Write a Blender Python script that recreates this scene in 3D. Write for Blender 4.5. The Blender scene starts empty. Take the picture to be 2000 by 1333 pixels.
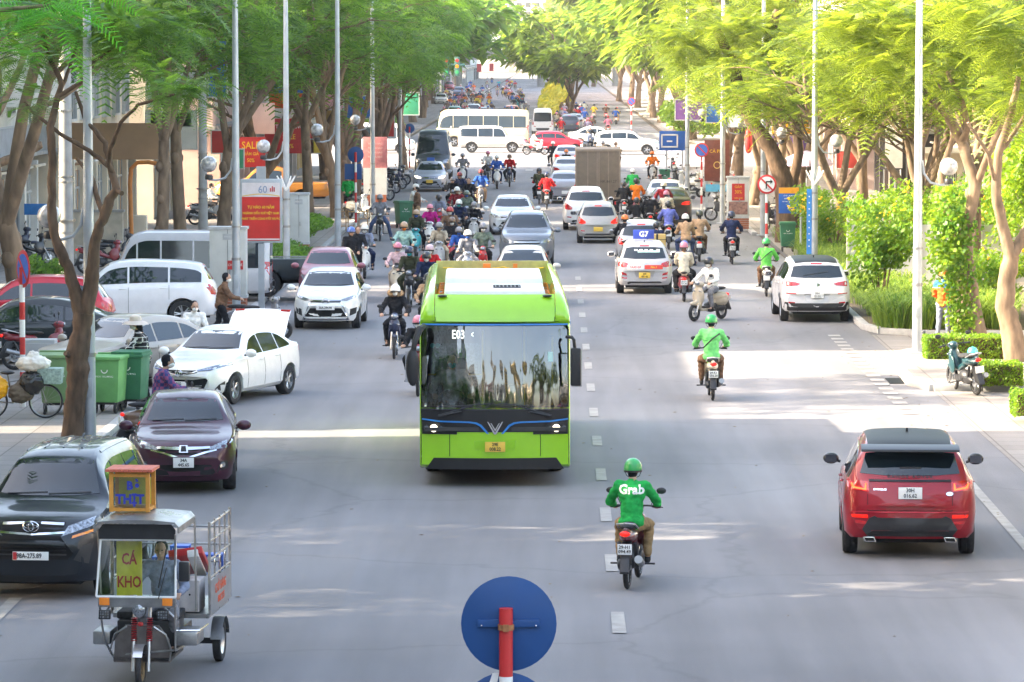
import bpy, bmesh, math, random
from mathutils import Vector, Matrix, noise
from mathutils.bvhtree import BVHTree
V=Vector; R=math.radians; PI=math.pi
scene=bpy.context.scene
# ---------------------------------------------------------------- camera, sky, sun, exposure
F=8000.0; CZ=7.1; PITCH=math.atan(566.5/F); YAW=math.atan(86/F)
cd=bpy.data.cameras.new('camera'); cam=bpy.data.objects.new('camera',cd); scene.collection.objects.link(cam)
cd.sensor_width=36; cd.lens=F*36/2000; cd.clip_end=8000; cd.clip_start=1
cam.location=(0,0,CZ); cam.rotation_euler=(PI/2-PITCH,0,YAW); scene.camera=cam
SUN_EL=27; SUN_AZ=-96      # degrees clockwise from +Y: low sun from the left, a touch behind the camera
w=bpy.data.worlds.new('World'); scene.world=w; w.use_nodes=True
nt=w.node_tree; bg=nt.nodes['Background']; sk=nt.nodes.new('ShaderNodeTexSky')
sk.sky_type='NISHITA'; sk.sun_disc=False; sk.sun_elevation=R(SUN_EL); sk.sun_rotation=R(SUN_AZ); sk.dust_density=4; sk.ozone_density=.4
nt.links.new(sk.outputs[0],bg.inputs[0]); bg.inputs[1].default_value=0.15
sd=bpy.data.lights.new('sun','SUN'); sd.energy=3.1; sd.angle=R(0.5); sd.color=(1,.91,.76)
sun=bpy.data.objects.new('sun',sd); scene.collection.objects.link(sun)
sdir=V((math.sin(R(SUN_AZ))*math.cos(R(SUN_EL)),math.cos(R(SUN_AZ))*math.cos(R(SUN_EL)),math.sin(R(SUN_EL))))
sun.rotation_euler=sdir.to_track_quat('Z','Y').to_euler()
vs=scene.view_settings; vs.view_transform='Standard'; vs.look='None'; vs.exposure=2.9; vs.gamma=1; vs.use_curve_mapping=False; vs.use_white_balance=True; vs.white_balance_temperature=7200
scene.render.engine='CYCLES'; scene.cycles.max_bounces=6; scene.cycles.diffuse_bounces=3; scene.cycles.transparent_max_bounces=8
scene.cycles.caustics_reflective=False; scene.cycles.caustics_refractive=False
CR=cam.rotation_euler.to_matrix()
def ray(px,py): return CR@V(((px-1000)/F,(666.5-py)/F,-1))
def at(px,py,z=0.0):
    d=ray(px,py); return V((0,0,CZ))+d*((z-CZ)/d.z)
def pt(px,py,y):
    d=ray(px,py); return V((0,0,CZ))+d*(y/d.y)
# ---------------------------------------------------------------- materials
MATS={}
def mat(name,col=(.5,.5,.5),rough=.6,metal=0,coat=0,emit=0,objcol=False,var=.12,scale=6,bump=0,alpha=1,stretch=None,spec=.5,grime=0):
    if name in MATS: return MATS[name]
    m=bpy.data.materials.new(name); m.use_nodes=True; MATS[name]=m
    n=m.node_tree; b=n.nodes['Principled BSDF']; L=n.links.new
    tc=n.nodes.new('ShaderNodeTexCoord'); nz=n.nodes.new('ShaderNodeTexNoise'); nz.inputs['Scale'].default_value=scale; nz.inputs['Detail'].default_value=5
    if stretch:
        mp=n.nodes.new('ShaderNodeMapping'); mp.inputs['Scale'].default_value=stretch; L(tc.outputs['Object'],mp.inputs[0]); L(mp.outputs[0],nz.inputs[0])
    else: L(tc.outputs['Object'],nz.inputs[0])
    hs=n.nodes.new('ShaderNodeMapRange'); hs.inputs[1].default_value=.3; hs.inputs[2].default_value=.7; hs.inputs[3].default_value=1-var; hs.inputs[4].default_value=1+var
    L(nz.outputs[0],hs.inputs[0])
    mx=n.nodes.new('ShaderNodeMix'); mx.data_type='RGBA'; mx.blend_type='MULTIPLY'; mx.inputs[0].default_value=1
    if objcol:
        oi=n.nodes.new('ShaderNodeObjectInfo'); L(oi.outputs['Color'],mx.inputs[6])
    else: mx.inputs[6].default_value=(*col,1)
    L(hs.outputs[0],mx.inputs[7]); L(mx.outputs[2],b.inputs['Base Color'])
    b.inputs['Roughness'].default_value=rough; b.inputs['Metallic'].default_value=metal; b.inputs['Coat Weight'].default_value=coat; b.inputs['Coat Roughness'].default_value=.04
    b.inputs['Specular IOR Level'].default_value=spec
    if grime:
        n2=n.nodes.new('ShaderNodeTexNoise'); n2.inputs['Scale'].default_value=2.2; n2.inputs['Detail'].default_value=8; L(tc.outputs['Object'],n2.inputs[0])
        rr=n.nodes.new('ShaderNodeMapRange'); rr.inputs[1].default_value=.35; rr.inputs[2].default_value=.75; rr.inputs[3].default_value=rough; rr.inputs[4].default_value=min(1,rough+grime); L(n2.outputs[0],rr.inputs[0]); L(rr.outputs[0],b.inputs['Roughness'])
    if bump:
        bp=n.nodes.new('ShaderNodeBump'); bp.inputs['Strength'].default_value=bump; bp.inputs['Distance'].default_value=.02; L(nz.outputs[0],bp.inputs['Height']); L(bp.outputs[0],b.inputs['Normal'])
    if emit:
        b.inputs['Emission Color'].default_value=(*col,1); b.inputs['Emission Strength'].default_value=emit
    return m
def leafmat(name,c1,c2,tr=.45):
    if name in MATS: return MATS[name]
    m=bpy.data.materials.new(name); m.use_nodes=True; MATS[name]=m
    n=m.node_tree; L=n.links.new; n.nodes.remove(n.nodes['Principled BSDF']); out=n.nodes['Material Output']
    g=n.nodes.new('ShaderNodeNewGeometry'); tc=n.nodes.new('ShaderNodeTexCoord'); nz=n.nodes.new('ShaderNodeTexNoise'); nz.inputs['Scale'].default_value=.45; L(tc.outputs['Object'],nz.inputs[0])
    ad=n.nodes.new('ShaderNodeMath'); ad.operation='MULTIPLY_ADD'; ad.inputs[1].default_value=.55; L(g.outputs['Random Per Island'],ad.inputs[0]); L(nz.outputs[0],ad.inputs[2])
    mr=n.nodes.new('ShaderNodeMapRange'); mr.inputs[1].default_value=.4; mr.inputs[2].default_value=1.15; L(ad.outputs[0],mr.inputs[0])
    mx=n.nodes.new('ShaderNodeMix'); mx.data_type='RGBA'; mx.inputs[6].default_value=(*c1,1); mx.inputs[7].default_value=(*c2,1); L(mr.outputs[0],mx.inputs[0])
    d=n.nodes.new('ShaderNodeBsdfPrincipled'); d.inputs['Roughness'].default_value=.5; t=n.nodes.new('ShaderNodeBsdfTranslucent')
    L(mx.outputs[2],d.inputs['Base Color'])
    hs=n.nodes.new('ShaderNodeHueSaturation'); hs.inputs['Hue'].default_value=.485; hs.inputs['Value'].default_value=1.7; L(mx.outputs[2],hs.inputs['Color']); L(hs.outputs[0],t.inputs['Color'])
    ms=n.nodes.new('ShaderNodeMixShader'); ms.inputs[0].default_value=tr; L(d.outputs[0],ms.inputs[1]); L(t.outputs[0],ms.inputs[2]); L(ms.outputs[0],out.inputs[0])
    return m
paint=mat('car_paint',objcol=True,rough=.35,metal=.2,coat=.7,var=.04,grime=.15,spec=.35)
flat=mat('bike_paint',objcol=True,rough=.3,coat=.6,var=.08,grime=.2)
cloth=mat('cloth',objcol=True,rough=.9,var=.22,scale=14,bump=.3,spec=.2)
skin=mat('skin',(.48,.28,.19),rough=.55,var=.06)
rubber=mat('rubber',(.022,.022,.024),rough=.8,var=.35,scale=20,bump=.4)
dark=mat('dark_plastic',(.02,.02,.022),rough=.45,var=.2)
pit=mat('underbody_black',(.008,.008,.009),rough=.9)
glass=mat('tinted_glass',(.008,.016,.022),rough=.03,spec=.6,coat=.5,var=.3,scale=2); glass.node_tree.nodes['Principled BSDF'].inputs['IOR'].default_value=1.5
mirrorg=mat('mirror_glass',(.12,.13,.15),rough=.05,metal=.8)
chrome=mat('chrome',(.75,.76,.78),rough=.15,metal=1,var=.08)
steel=mat('stainless_steel',(.33,.33,.33),rough=.25,metal=.9,var=.2,grime=.3)
alloy=mat('alloy',(.55,.56,.58),rough=.3,metal=.8)
white=mat('white_paint',(.78,.78,.76),rough=.5,var=.05)
black=mat('black_paint',(.012,.012,.014),rough=.4)
redp=mat('red_paint',(.55,.03,.03),rough=.45,var=.1)
yellowp=mat('yellow_paint',(.85,.50,.03),rough=.5)
bluep=mat('blue_paint',(.01,.10,.42),rough=.45,var=.1)
lamp_clear=mat('lamp_lens',(.30,.32,.35),rough=.12,metal=.6,coat=1,var=.6,scale=30)
lamp_on=mat('lamp_lit',(1,.95,.8),emit=.6)
tail_on=mat('tail_lit',(.75,.015,.008),emit=.14,rough=.2)
tail_red=mat('tail_red',(.5,.01,.015),rough=.12,coat=1,var=.4,scale=12)
amber=mat('amber_lens',(.9,.25,.02),rough=.15,coat=1)
plate_w=mat('plate_white',(.8,.8,.78),rough=.5,var=.03); plate_y=mat('plate_yellow',(.85,.55,.08),rough=.5,var=.05)
galv=mat('galvanised',(.42,.45,.48),rough=.45,metal=.35,var=.12,scale=3)
bark=mat('bark',(.19,.13,.085),rough=.95,var=.4,scale=7,bump=1.0,stretch=(1,1,.35))
barkd=mat('bark_dark',(.11,.068,.042),rough=.95,var=.45,scale=9,bump=1.0,stretch=(1,1,.35))
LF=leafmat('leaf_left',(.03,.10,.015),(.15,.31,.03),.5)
LR=leafmat('leaf_right',(.06,.12,.012),(.26,.34,.03),.5)  # sunlit yellow of the right crowns put into the leaf colour
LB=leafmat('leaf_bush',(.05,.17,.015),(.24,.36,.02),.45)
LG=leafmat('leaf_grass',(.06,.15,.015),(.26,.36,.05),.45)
LFERN=leafmat('leaf_fern_backlit',(.04,.24,.02),(.10,.42,.03),.55)  # sun through the corner fronds is put into a brighter green
LFAR=leafmat('leaf_far',(.05,.13,.015),(.24,.34,.03),.5)
# ---------------------------------------------------------------- mesh builder
class MB:
    def __init__(s): s.v=[]; s.f=[]; s.M=Matrix()
    def add(s,vs,fs):
        o=len(s.v); s.v+= [s.M@V(p) for p in vs]; s.f+=[[i+o for i in f] for f in fs]; return s
    def box(s,c,d,rz=0,taper=1):
        x,y,z=[k/2 for k in d]; m=Matrix.Translation(c)@Matrix.Rotation(rz,4,'Z'); t=taper
        P=[m@V(p) for p in ((-x,-y,-z),(x,-y,-z),(x,y,-z),(-x,y,-z),(-x*t,-y*t,z),(x*t,-y*t,z),(x*t,y*t,z),(-x*t,y*t,z))]
        return s.add(P,[(0,3,2,1),(4,5,6,7),(0,1,5,4),(1,2,6,5),(2,3,7,6),(3,0,4,7)])
    def loft(s,rings,cap=True,closed=True):
        n=len(rings[0]); vs=[p for r in rings for p in r]; fs=[]
        for i in range(len(rings)-1):
            for j in range(n if closed else n-1):
                k=(j+1)%n; fs.append((i*n+j,i*n+k,(i+1)*n+k,(i+1)*n+j))
        if cap: fs.append(tuple(range(n-1,-1,-1))); fs.append(tuple((len(rings)-1)*n+j for j in range(n)))
        return s.add(vs,fs)
    def tube(s,path,r,n=8,cap=True):
        P=[V(p) for p in path]; m=len(P); rr=r if isinstance(r,(list,tuple)) else [r]*m; rings=[]; up=None
        for i in range(m):
            t=(P[min(i+1,m-1)]-P[max(i-1,0)])
            if t.length<1e-9: t=V((0,0,1))
            t.normalize()
            if up is None: up=t.orthogonal().normalized()
            up=(up-t*up.dot(t)); up=up.normalized() if up.length>1e-6 else t.orthogonal().normalized()
            b=t.cross(up); rings.append([P[i]+(up*math.cos(a)+b*math.sin(a))*rr[i] for a in [2*PI*k/n for k in range(n)]])
        return s.loft(rings,cap)
    def lathe(s,prof,c=(0,0,0),axis='Z',n=20,cap=False):
        c=V(c); rings=[]
        for r,h in prof:
            ring=[]
            for k in range(n):
                a=2*PI*k/n; x,y=r*math.cos(a),r*math.sin(a)
                p={'Z':(x,y,h),'Y':(x,h,-y),'X':(h,x,y)}[axis]; ring.append(c+V(p))
            rings.append(ring)
        return s.loft(rings,cap)
    def ell(s,c,r,n=12,rot=None):
        m=Matrix.Translation(c)@(rot.to_4x4() if rot else Matrix()); rings=[]
        for i in range(1,n//2+1):
            a=PI*i/(n//2+1); rings.append([m@V((r[0]*math.sin(a)*math.cos(2*PI*k/n),r[1]*math.sin(a)*math.sin(2*PI*k/n),-r[2]*math.cos(a))) for k in range(n)])
        o=[m@V((0,0,-r[2]))]; e=[m@V((0,0,r[2]))]; n0=len(rings[0])
        vs=o+[p for q in rings for p in q]+e; fs=[(0,1+(k+1)%n,1+k) for k in range(n)]
        for i in range(len(rings)-1):
            for k in range(n): fs.append((1+i*n+k,1+i*n+(k+1)%n,1+(i+1)*n+(k+1)%n,1+(i+1)*n+k))
        b=1+(len(rings)-1)*n; fs+=[(b+k,b+(k+1)%n,len(vs)-1) for k in range(n)]
        return s.add(vs,fs)
    def cap2(s,a,b,ra,rb,n=10):
        a,b=V(a),V(b); s.ell(a,(ra,)*3,n); s.ell(b,(rb,)*3,n)
        return s.tube([a,b],[ra,rb],n)
    def prism(s,poly,h0,h1,axis='Z'):
        f={'Z':lambda p,h:(p[0],p[1],h),'Y':lambda p,h:(p[0],h,p[1]),'X':lambda p,h:(h,p[0],p[1])}[axis]
        return s.loft([[V(f(p,h0)) for p in poly],[V(f(p,h1)) for p in poly]])
    def mesh(s,name,smooth=True,ang=38,bevel=0):
        me=bpy.data.meshes.new(name); me.from_pydata([tuple(p) for p in s.v],[],s.f); me.validate()
        bm=bmesh.new(); bm.from_mesh(me); bmesh.ops.recalc_face_normals(bm,faces=bm.faces)
        if bevel:
            es=[e for e in bm.edges if len(e.link_faces)==2 and e.calc_face_angle(0)>R(50)]
            bmesh.ops.bevel(bm,geom=es,offset=bevel,segments=2,affect='EDGES',profile=.6,clamp_overlap=True)
        if smooth:
            for f in bm.faces: f.smooth=True
            for e in bm.edges:
                if len(e.link_faces)==2 and e.calc_face_angle(0)>R(ang): e.smooth=False
        bm.to_mesh(me); bm.free(); return me
    def build(s,name,m,parent=None,color=None,smooth=True,ang=38,bevel=0): return link(s.mesh(name,smooth,ang,bevel),name,m,parent,color)
def link(me,name,m,parent=None,color=None):
    if m and not me.materials: me.materials.append(m)
    o=bpy.data.objects.new(name,me); scene.collection.objects.link(o)
    if parent: o.parent=parent
    if color: o.color=(*color,1)
    return o
def tag(o,label,cat,group=None):
    o['label']=label; o['category']=cat
    if group: o['group']=group
    return o
def thing(name,label,cat,loc=(0,0,0),rz=0,group=None):
    o=bpy.data.objects.new(name,None); scene.collection.objects.link(o); o.location=loc; o.rotation_euler=(0,0,rz); o.empty_display_size=.2
    return tag(o,label,cat,group)
def struct(o,k='structure'): o['kind']=k; return o
def kids(o): return list(o.children)
def clone(o,parent=None,colors=None,skip=()):
    c=o.copy(); scene.collection.objects.link(c); c.parent=parent
    base=o.name.split('.')[0]
    if colors and base in colors and o.type=='MESH': c.color=(*colors[base],1)
    for ch in KIDS.get(o.name) or kids(o):
        if ch.name.split('.')[0] in skip: continue
        clone(ch,c,colors,skip)
    return c
KIDS={}
def cache(o):
    KIDS[o.name]=list(o.children)
    for c in o.children: cache(c)
def text(s,size,m,parent,loc,rot,name='lettering',ext=.0015,align='CENTER',sx=1,bold=0):
    c=bpy.data.curves.new(name,'FONT'); c.body=s; c.size=size; c.extrude=ext; c.align_x=align; c.align_y='CENTER'; c.resolution_u=2; c.offset=bold; c.space_line=.95
    o=bpy.data.objects.new(name,c); scene.collection.objects.link(o)
    me=bpy.data.meshes.new_from_object(o.evaluated_get(bpy.context.evaluated_depsgraph_get())); bpy.data.objects.remove(o); bpy.data.curves.remove(c)
    me.name=name; me.materials.clear(); me.materials.append(m)
    o=link(me,name,m,parent); o.location=loc; o.rotation_euler=rot; o.scale=(sx,1,1); return o
def blob(elems,voxel=.012,sm=5,fold=0,name='blob'):
    mb=MB(); 
    for e in elems:
        if e[0]=='c': mb.cap2(*e[1:])
        elif e[0]=='e': mb.ell(*e[1:])
        elif e[0]=='b': mb.box(*e[1:])
        elif e[0]=='p': mb.prism(*e[1:])
    me=mb.mesh(name,smooth=False); o=bpy.data.objects.new('tmp',me); scene.collection.objects.link(o)
    m=o.modifiers.new('r','REMESH'); m.mode='VOXEL'; m.voxel_size=voxel; m2=o.modifiers.new('s','SMOOTH'); m2.iterations=sm; m2.factor=.5
    r=bpy.data.meshes.new_from_object(o.evaluated_get(bpy.context.evaluated_depsgraph_get())); bpy.data.objects.remove(o)
    if fold:
        bm=bmesh.new(); bm.from_mesh(r); bm.normal_update()
        for v in bm.verts:
            k=noise.noise(V((v.co.x*8,v.co.y*8,v.co.z*17)))+.7*abs(noise.noise(V((v.co.x*22,v.co.y*14,v.co.z*30)))) ; v.co+=v.normal*fold*k
        bm.to_mesh(r); bm.free()
    for p in r.polygons: p.use_smooth=True
    r.name=name; r.materials.clear(); return r
# ---------------------------------------------------------------- people (built facing +X)
def person_proto(pose,female=False):
    lean=0
    fwd=pose=='ride_low'
    if fwd: pose='ride'
    if pose in('ride','pillion','feetdown'):
        sx=0 if pose!='pillion' else -.36; sz=0 if pose!='pillion' else .04
        P=V((-.20+sx,0,.86+sz)); Ch=V((-.13+sx,0,1.20+sz)); N=V((-.08+sx,0,1.40+sz)); H=V((-.02+sx,0,1.545+sz))
        SH=[V((-.11+sx,s*.185,1.335+sz)) for s in(-1,1)]
        if pose=='pillion': EL=[V((.02+sx,s*.25,1.10+sz)) for s in(-1,1)]; WR=[V((.20+sx,s*.17,.98+sz)) for s in(-1,1)]
        else: EL=[V((.07,s*.33,1.10)) for s in(-1,1)]; WR=[V((.31,s*.295,1.045)) for s in(-1,1)]
        if fwd:
            Ch+=V((.05,0,-.01)); N+=V((.10,0,-.03)); H+=V((.13,0,-.05)); SH=[p+V((.09,-.0,-.03)) for p in SH]; EL=[V((.12,s*.27,1.04)) for s in(-1,1)]
        HP=[V((-.19+sx,s*.10,.84+sz)) for s in(-1,1)]
        KN=[V((.22+sx,s*.20,.78+sz*.5)) for s in(-1,1)]; AN=[V((.10+sx*.8,s*.19,.36)) for s in(-1,1)]
        if fwd: KN=[V((.22,s*.26,.75)) for s in(-1,1)]; AN=[V((.13,-.19,.36)),V((.02,.24,.33))]
        if pose=='feetdown': KN=[V((.14,s*.30,.62)) for s in(-1,1)]; AN=[V((-.02,s*.40,.20)) for s in(-1,1)]; 
        if pose=='feetdown': AN=[V((-.02,s*.40,.12)) for s in(-1,1)]
    elif pose in('stand','push','reach'):
        l=.0 if pose=='stand' else .10
        P=V((0,0,.94)); Ch=V((l*.6,0,1.24)); N=V((l,0,1.45)); H=V((l+.05,0,1.59)); SH=[V((l*.9,s*.185,1.385)) for s in(-1,1)]
        if pose=='stand': EL=[V((.02,s*.25,1.11)) for s in(-1,1)]; WR=[V((.20,s*.16,1.02)) for s in(-1,1)]
        else: EL=[V((.24,s*.24,1.13)) for s in(-1,1)]; WR=[V((.46,s*.18,1.08)) for s in(-1,1)]
        HP=[V((0,s*.09,.92)) for s in(-1,1)]; KN=[V((.05,-.10,.50)),V((.0,.10,.50))]; AN=[V((.02,-.11,.10)),V((-.10,.11,.10))]
        if pose=='push': KN[0]=V((.14,-.1,.52)); AN[0]=V((.10,-.11,.10)); AN[1]=V((-.28,.11,.13)); KN[1]=V((-.06,.1,.50))
    B=[]; fw=V((1,0,0))
    for i,s in enumerate((-1,1)):
        B+=[('c',HP[i],KN[i],.082,.056),('c',KN[i],AN[i],.054,.036),('c',AN[i],AN[i]+V((.13,0,-.045)),.036,.03),
            ('c',SH[i],EL[i],.046,.038),('c',EL[i],WR[i],.038,.026)]
        d=(WR[i]-EL[i]).normalized(); side=V((0,1,0)); pa=WR[i]+d*.075
        for q in range(3): B.append(('c',WR[i]+side*(q-1)*.012,pa+side*(q-1)*.026,.019,.016,8))
        for q in range(4):
            ln=(.8,.95,1,.88)[q] if s>0 else (.88,1,.95,.8)[q]; k=pa+side*(q-1.5)*.022; m1=k+(d*.035+V((0,0,-.012)))*ln; m2=m1+(d*.004+V((0,0,-.03)))*ln; m3=m2-d*.022*ln
            B+=[('c',k,m1,.0105,.0095,8),('c',m1,m2,.0095,.009,8),('c',m2,m3,.009,.008,8)]
        t0=WR[i]+d*.03-side*s*.025; t1=t0+d*.03-side*s*.02+V((0,0,-.012)); B+=[('c',t0,t1,.014,.012,8),('c',t1,t1+d*.026+V((0,0,-.014)),.012,.009,8)]
    B+=[('e',P,(.105,.15,.11)),('c',P,Ch,.115,.125),('e',Ch+V((0,0,.03)),(.11,.165,.14)),('c',SH[0],SH[1],.055,.055),('c',Ch+V((0,0,.15)),N,.075,.052),('c',N,H,.052,.055),
        ('e',H+V((0,0,.015)),(.098,.076,.105)),('e',H+V((.025,0,-.05)),(.065,.056,.065)),('c',H+V((.09,0,.005)),H+V((.108,0,-.03)),.008,.014,8),('e',H+V((.083,0,-.066)),(.014,.024,.007)),
        ('e',H+V((-.005,.078,-.012)),(.018,.008,.03)),('e',H+V((-.005,-.078,-.012)),(.018,.008,.03)),('e',H+V((.085,0,.03)),(.012,.05,.01))]
    root=thing('person','x','person')
    me=blob(B,.0085,3,name='body'); link(me,'body',skin,root)
    J=[('c',P+V((0,0,-.02)),Ch,.15,.155),('e',Ch+V((0,0,.04)),(.15,.20,.15)),('c',SH[0],SH[1],.078,.078),('c',Ch+V((0,0,.12)),N,.10,.068),('e',P,(.155,.19,.12))]
    for i in(0,1): J+=[('c',SH[i],EL[i],.075,.06),('c',EL[i],WR[i]-(WR[i]-EL[i])*.04,.06,.044)]
    link(blob(J,.015,4,.019,'jacket'),'jacket',cloth,root,(.02,.02,.03))
    T=[('e',P+V((0,0,-.04)),(.13,.17,.12))]
    for i in(0,1): T+=[('c',HP[i],KN[i],.10,.076),('c',KN[i],AN[i]+V((0,0,.05)),.072,.056)]
    link(blob(T,.015,4,.016,'trousers'),'trousers',cloth,root,(.02,.022,.03))
    for i in(0,1):
        a=AN[i]; link(blob([('c',a+V((-.03,0,-.055)),a+V((.15,0,-.06)),.042,.036),('e',a+V((.02,0,-.02)),(.06,.045,.05))],.012,3,0,'shoe'),'shoe',cloth,root,(.03,.03,.03))
    for s in(-1,1): MB().ell(H+V((.088,s*.032,.012)),(.010,.013,.007),8).build('eye',black,root)
    # hair, helmet, mask
    Hh=H+V((-.008,0,.02)); hb=[('e',Hh+V((-.02,0,.012)),(.100,.086,.105)),('e',H+V((-.05,0,-.04)),(.06,.07,.07))]
    if female: hb+=[('c',H+V((-.07,0,-.02)),H+V((-.12,0,-.26)),.065,.04)]
    link(blob(hb,.012,2,.006,'hair'),'hair',cloth,root,(.012,.010,.009))
    mb=MB(); prof=[]
    for k in range(9):
        a=PI/2*k/8; prof.append((.001+.128*math.sin(a),.118*math.cos(a)+.03))
    prof+=[(.134,.0),(.130,-.035),(.118,-.035),(.116,.0)]
    mb.M=Matrix.Translation(Hh)@Matrix.Diagonal((1.05,.93,1,1)); mb.lathe(prof,n=22); mb.M=Matrix.Translation(Hh)
    mb.prism([(.10,-.09),(.175,-.06),(.19,0),(.175,.06),(.10,.09)],.005,.014)
    hm=mb.build('helmet',flat,root,(.7,.7,.7))
    tr=MB(); tr.M=Matrix.Translation(Hh)@Matrix.Diagonal((1.05,.93,1,1)); tr.lathe([(.131,-.012),(.137,-.016),(.136,-.040),(.126,-.042)],n=22); tr.build('helmet_trim',dark,hm)
    sp=MB(); sp.M=Matrix.Translation(Hh); [sp.tube([(.0,s*.118,-.02),(.04,s*.085,-.10),(.055,s*.02,-.135)],.006,4) for s in(-1,1)]; sp.build('chin_strap',dark,hm)
    mk=blob([('e',H+V((.03,0,-.052)),(.083,.066,.058))],.012,1,0,'face_mask'); link(mk,'face_mask',cloth,root,(.7,.75,.8))
    root['hd']=list(H); return root
# ---------------------------------------------------------------- vehicles
def pchip(pts):
    pts=sorted(pts); X=[p[0] for p in pts]; Y=[p[1] for p in pts]; n=len(X)
    h=[X[i+1]-X[i] for i in range(n-1)]; d=[(Y[i+1]-Y[i])/h[i] for i in range(n-1)]; m=[0]*n; m[0]=d[0]; m[-1]=d[-1]
    for i in range(1,n-1):
        if d[i-1]*d[i]>0: w1=2*h[i]+h[i-1]; w2=h[i]+2*h[i-1]; m[i]=(w1+w2)/(w1/d[i-1]+w2/d[i])
    def f(x):
        if x<=X[0]: return Y[0]
        if x>=X[-1]: return Y[-1]
        i=0
        while x>X[i+1]: i+=1
        t=(x-X[i])/h[i]; return (1+2*t)*(1-t)**2*Y[i]+t*(1-t)**2*h[i]*m[i]+t*t*(3-2*t)*Y[i+1]+t*t*(t-1)*h[i]*m[i+1]
    return f
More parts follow.
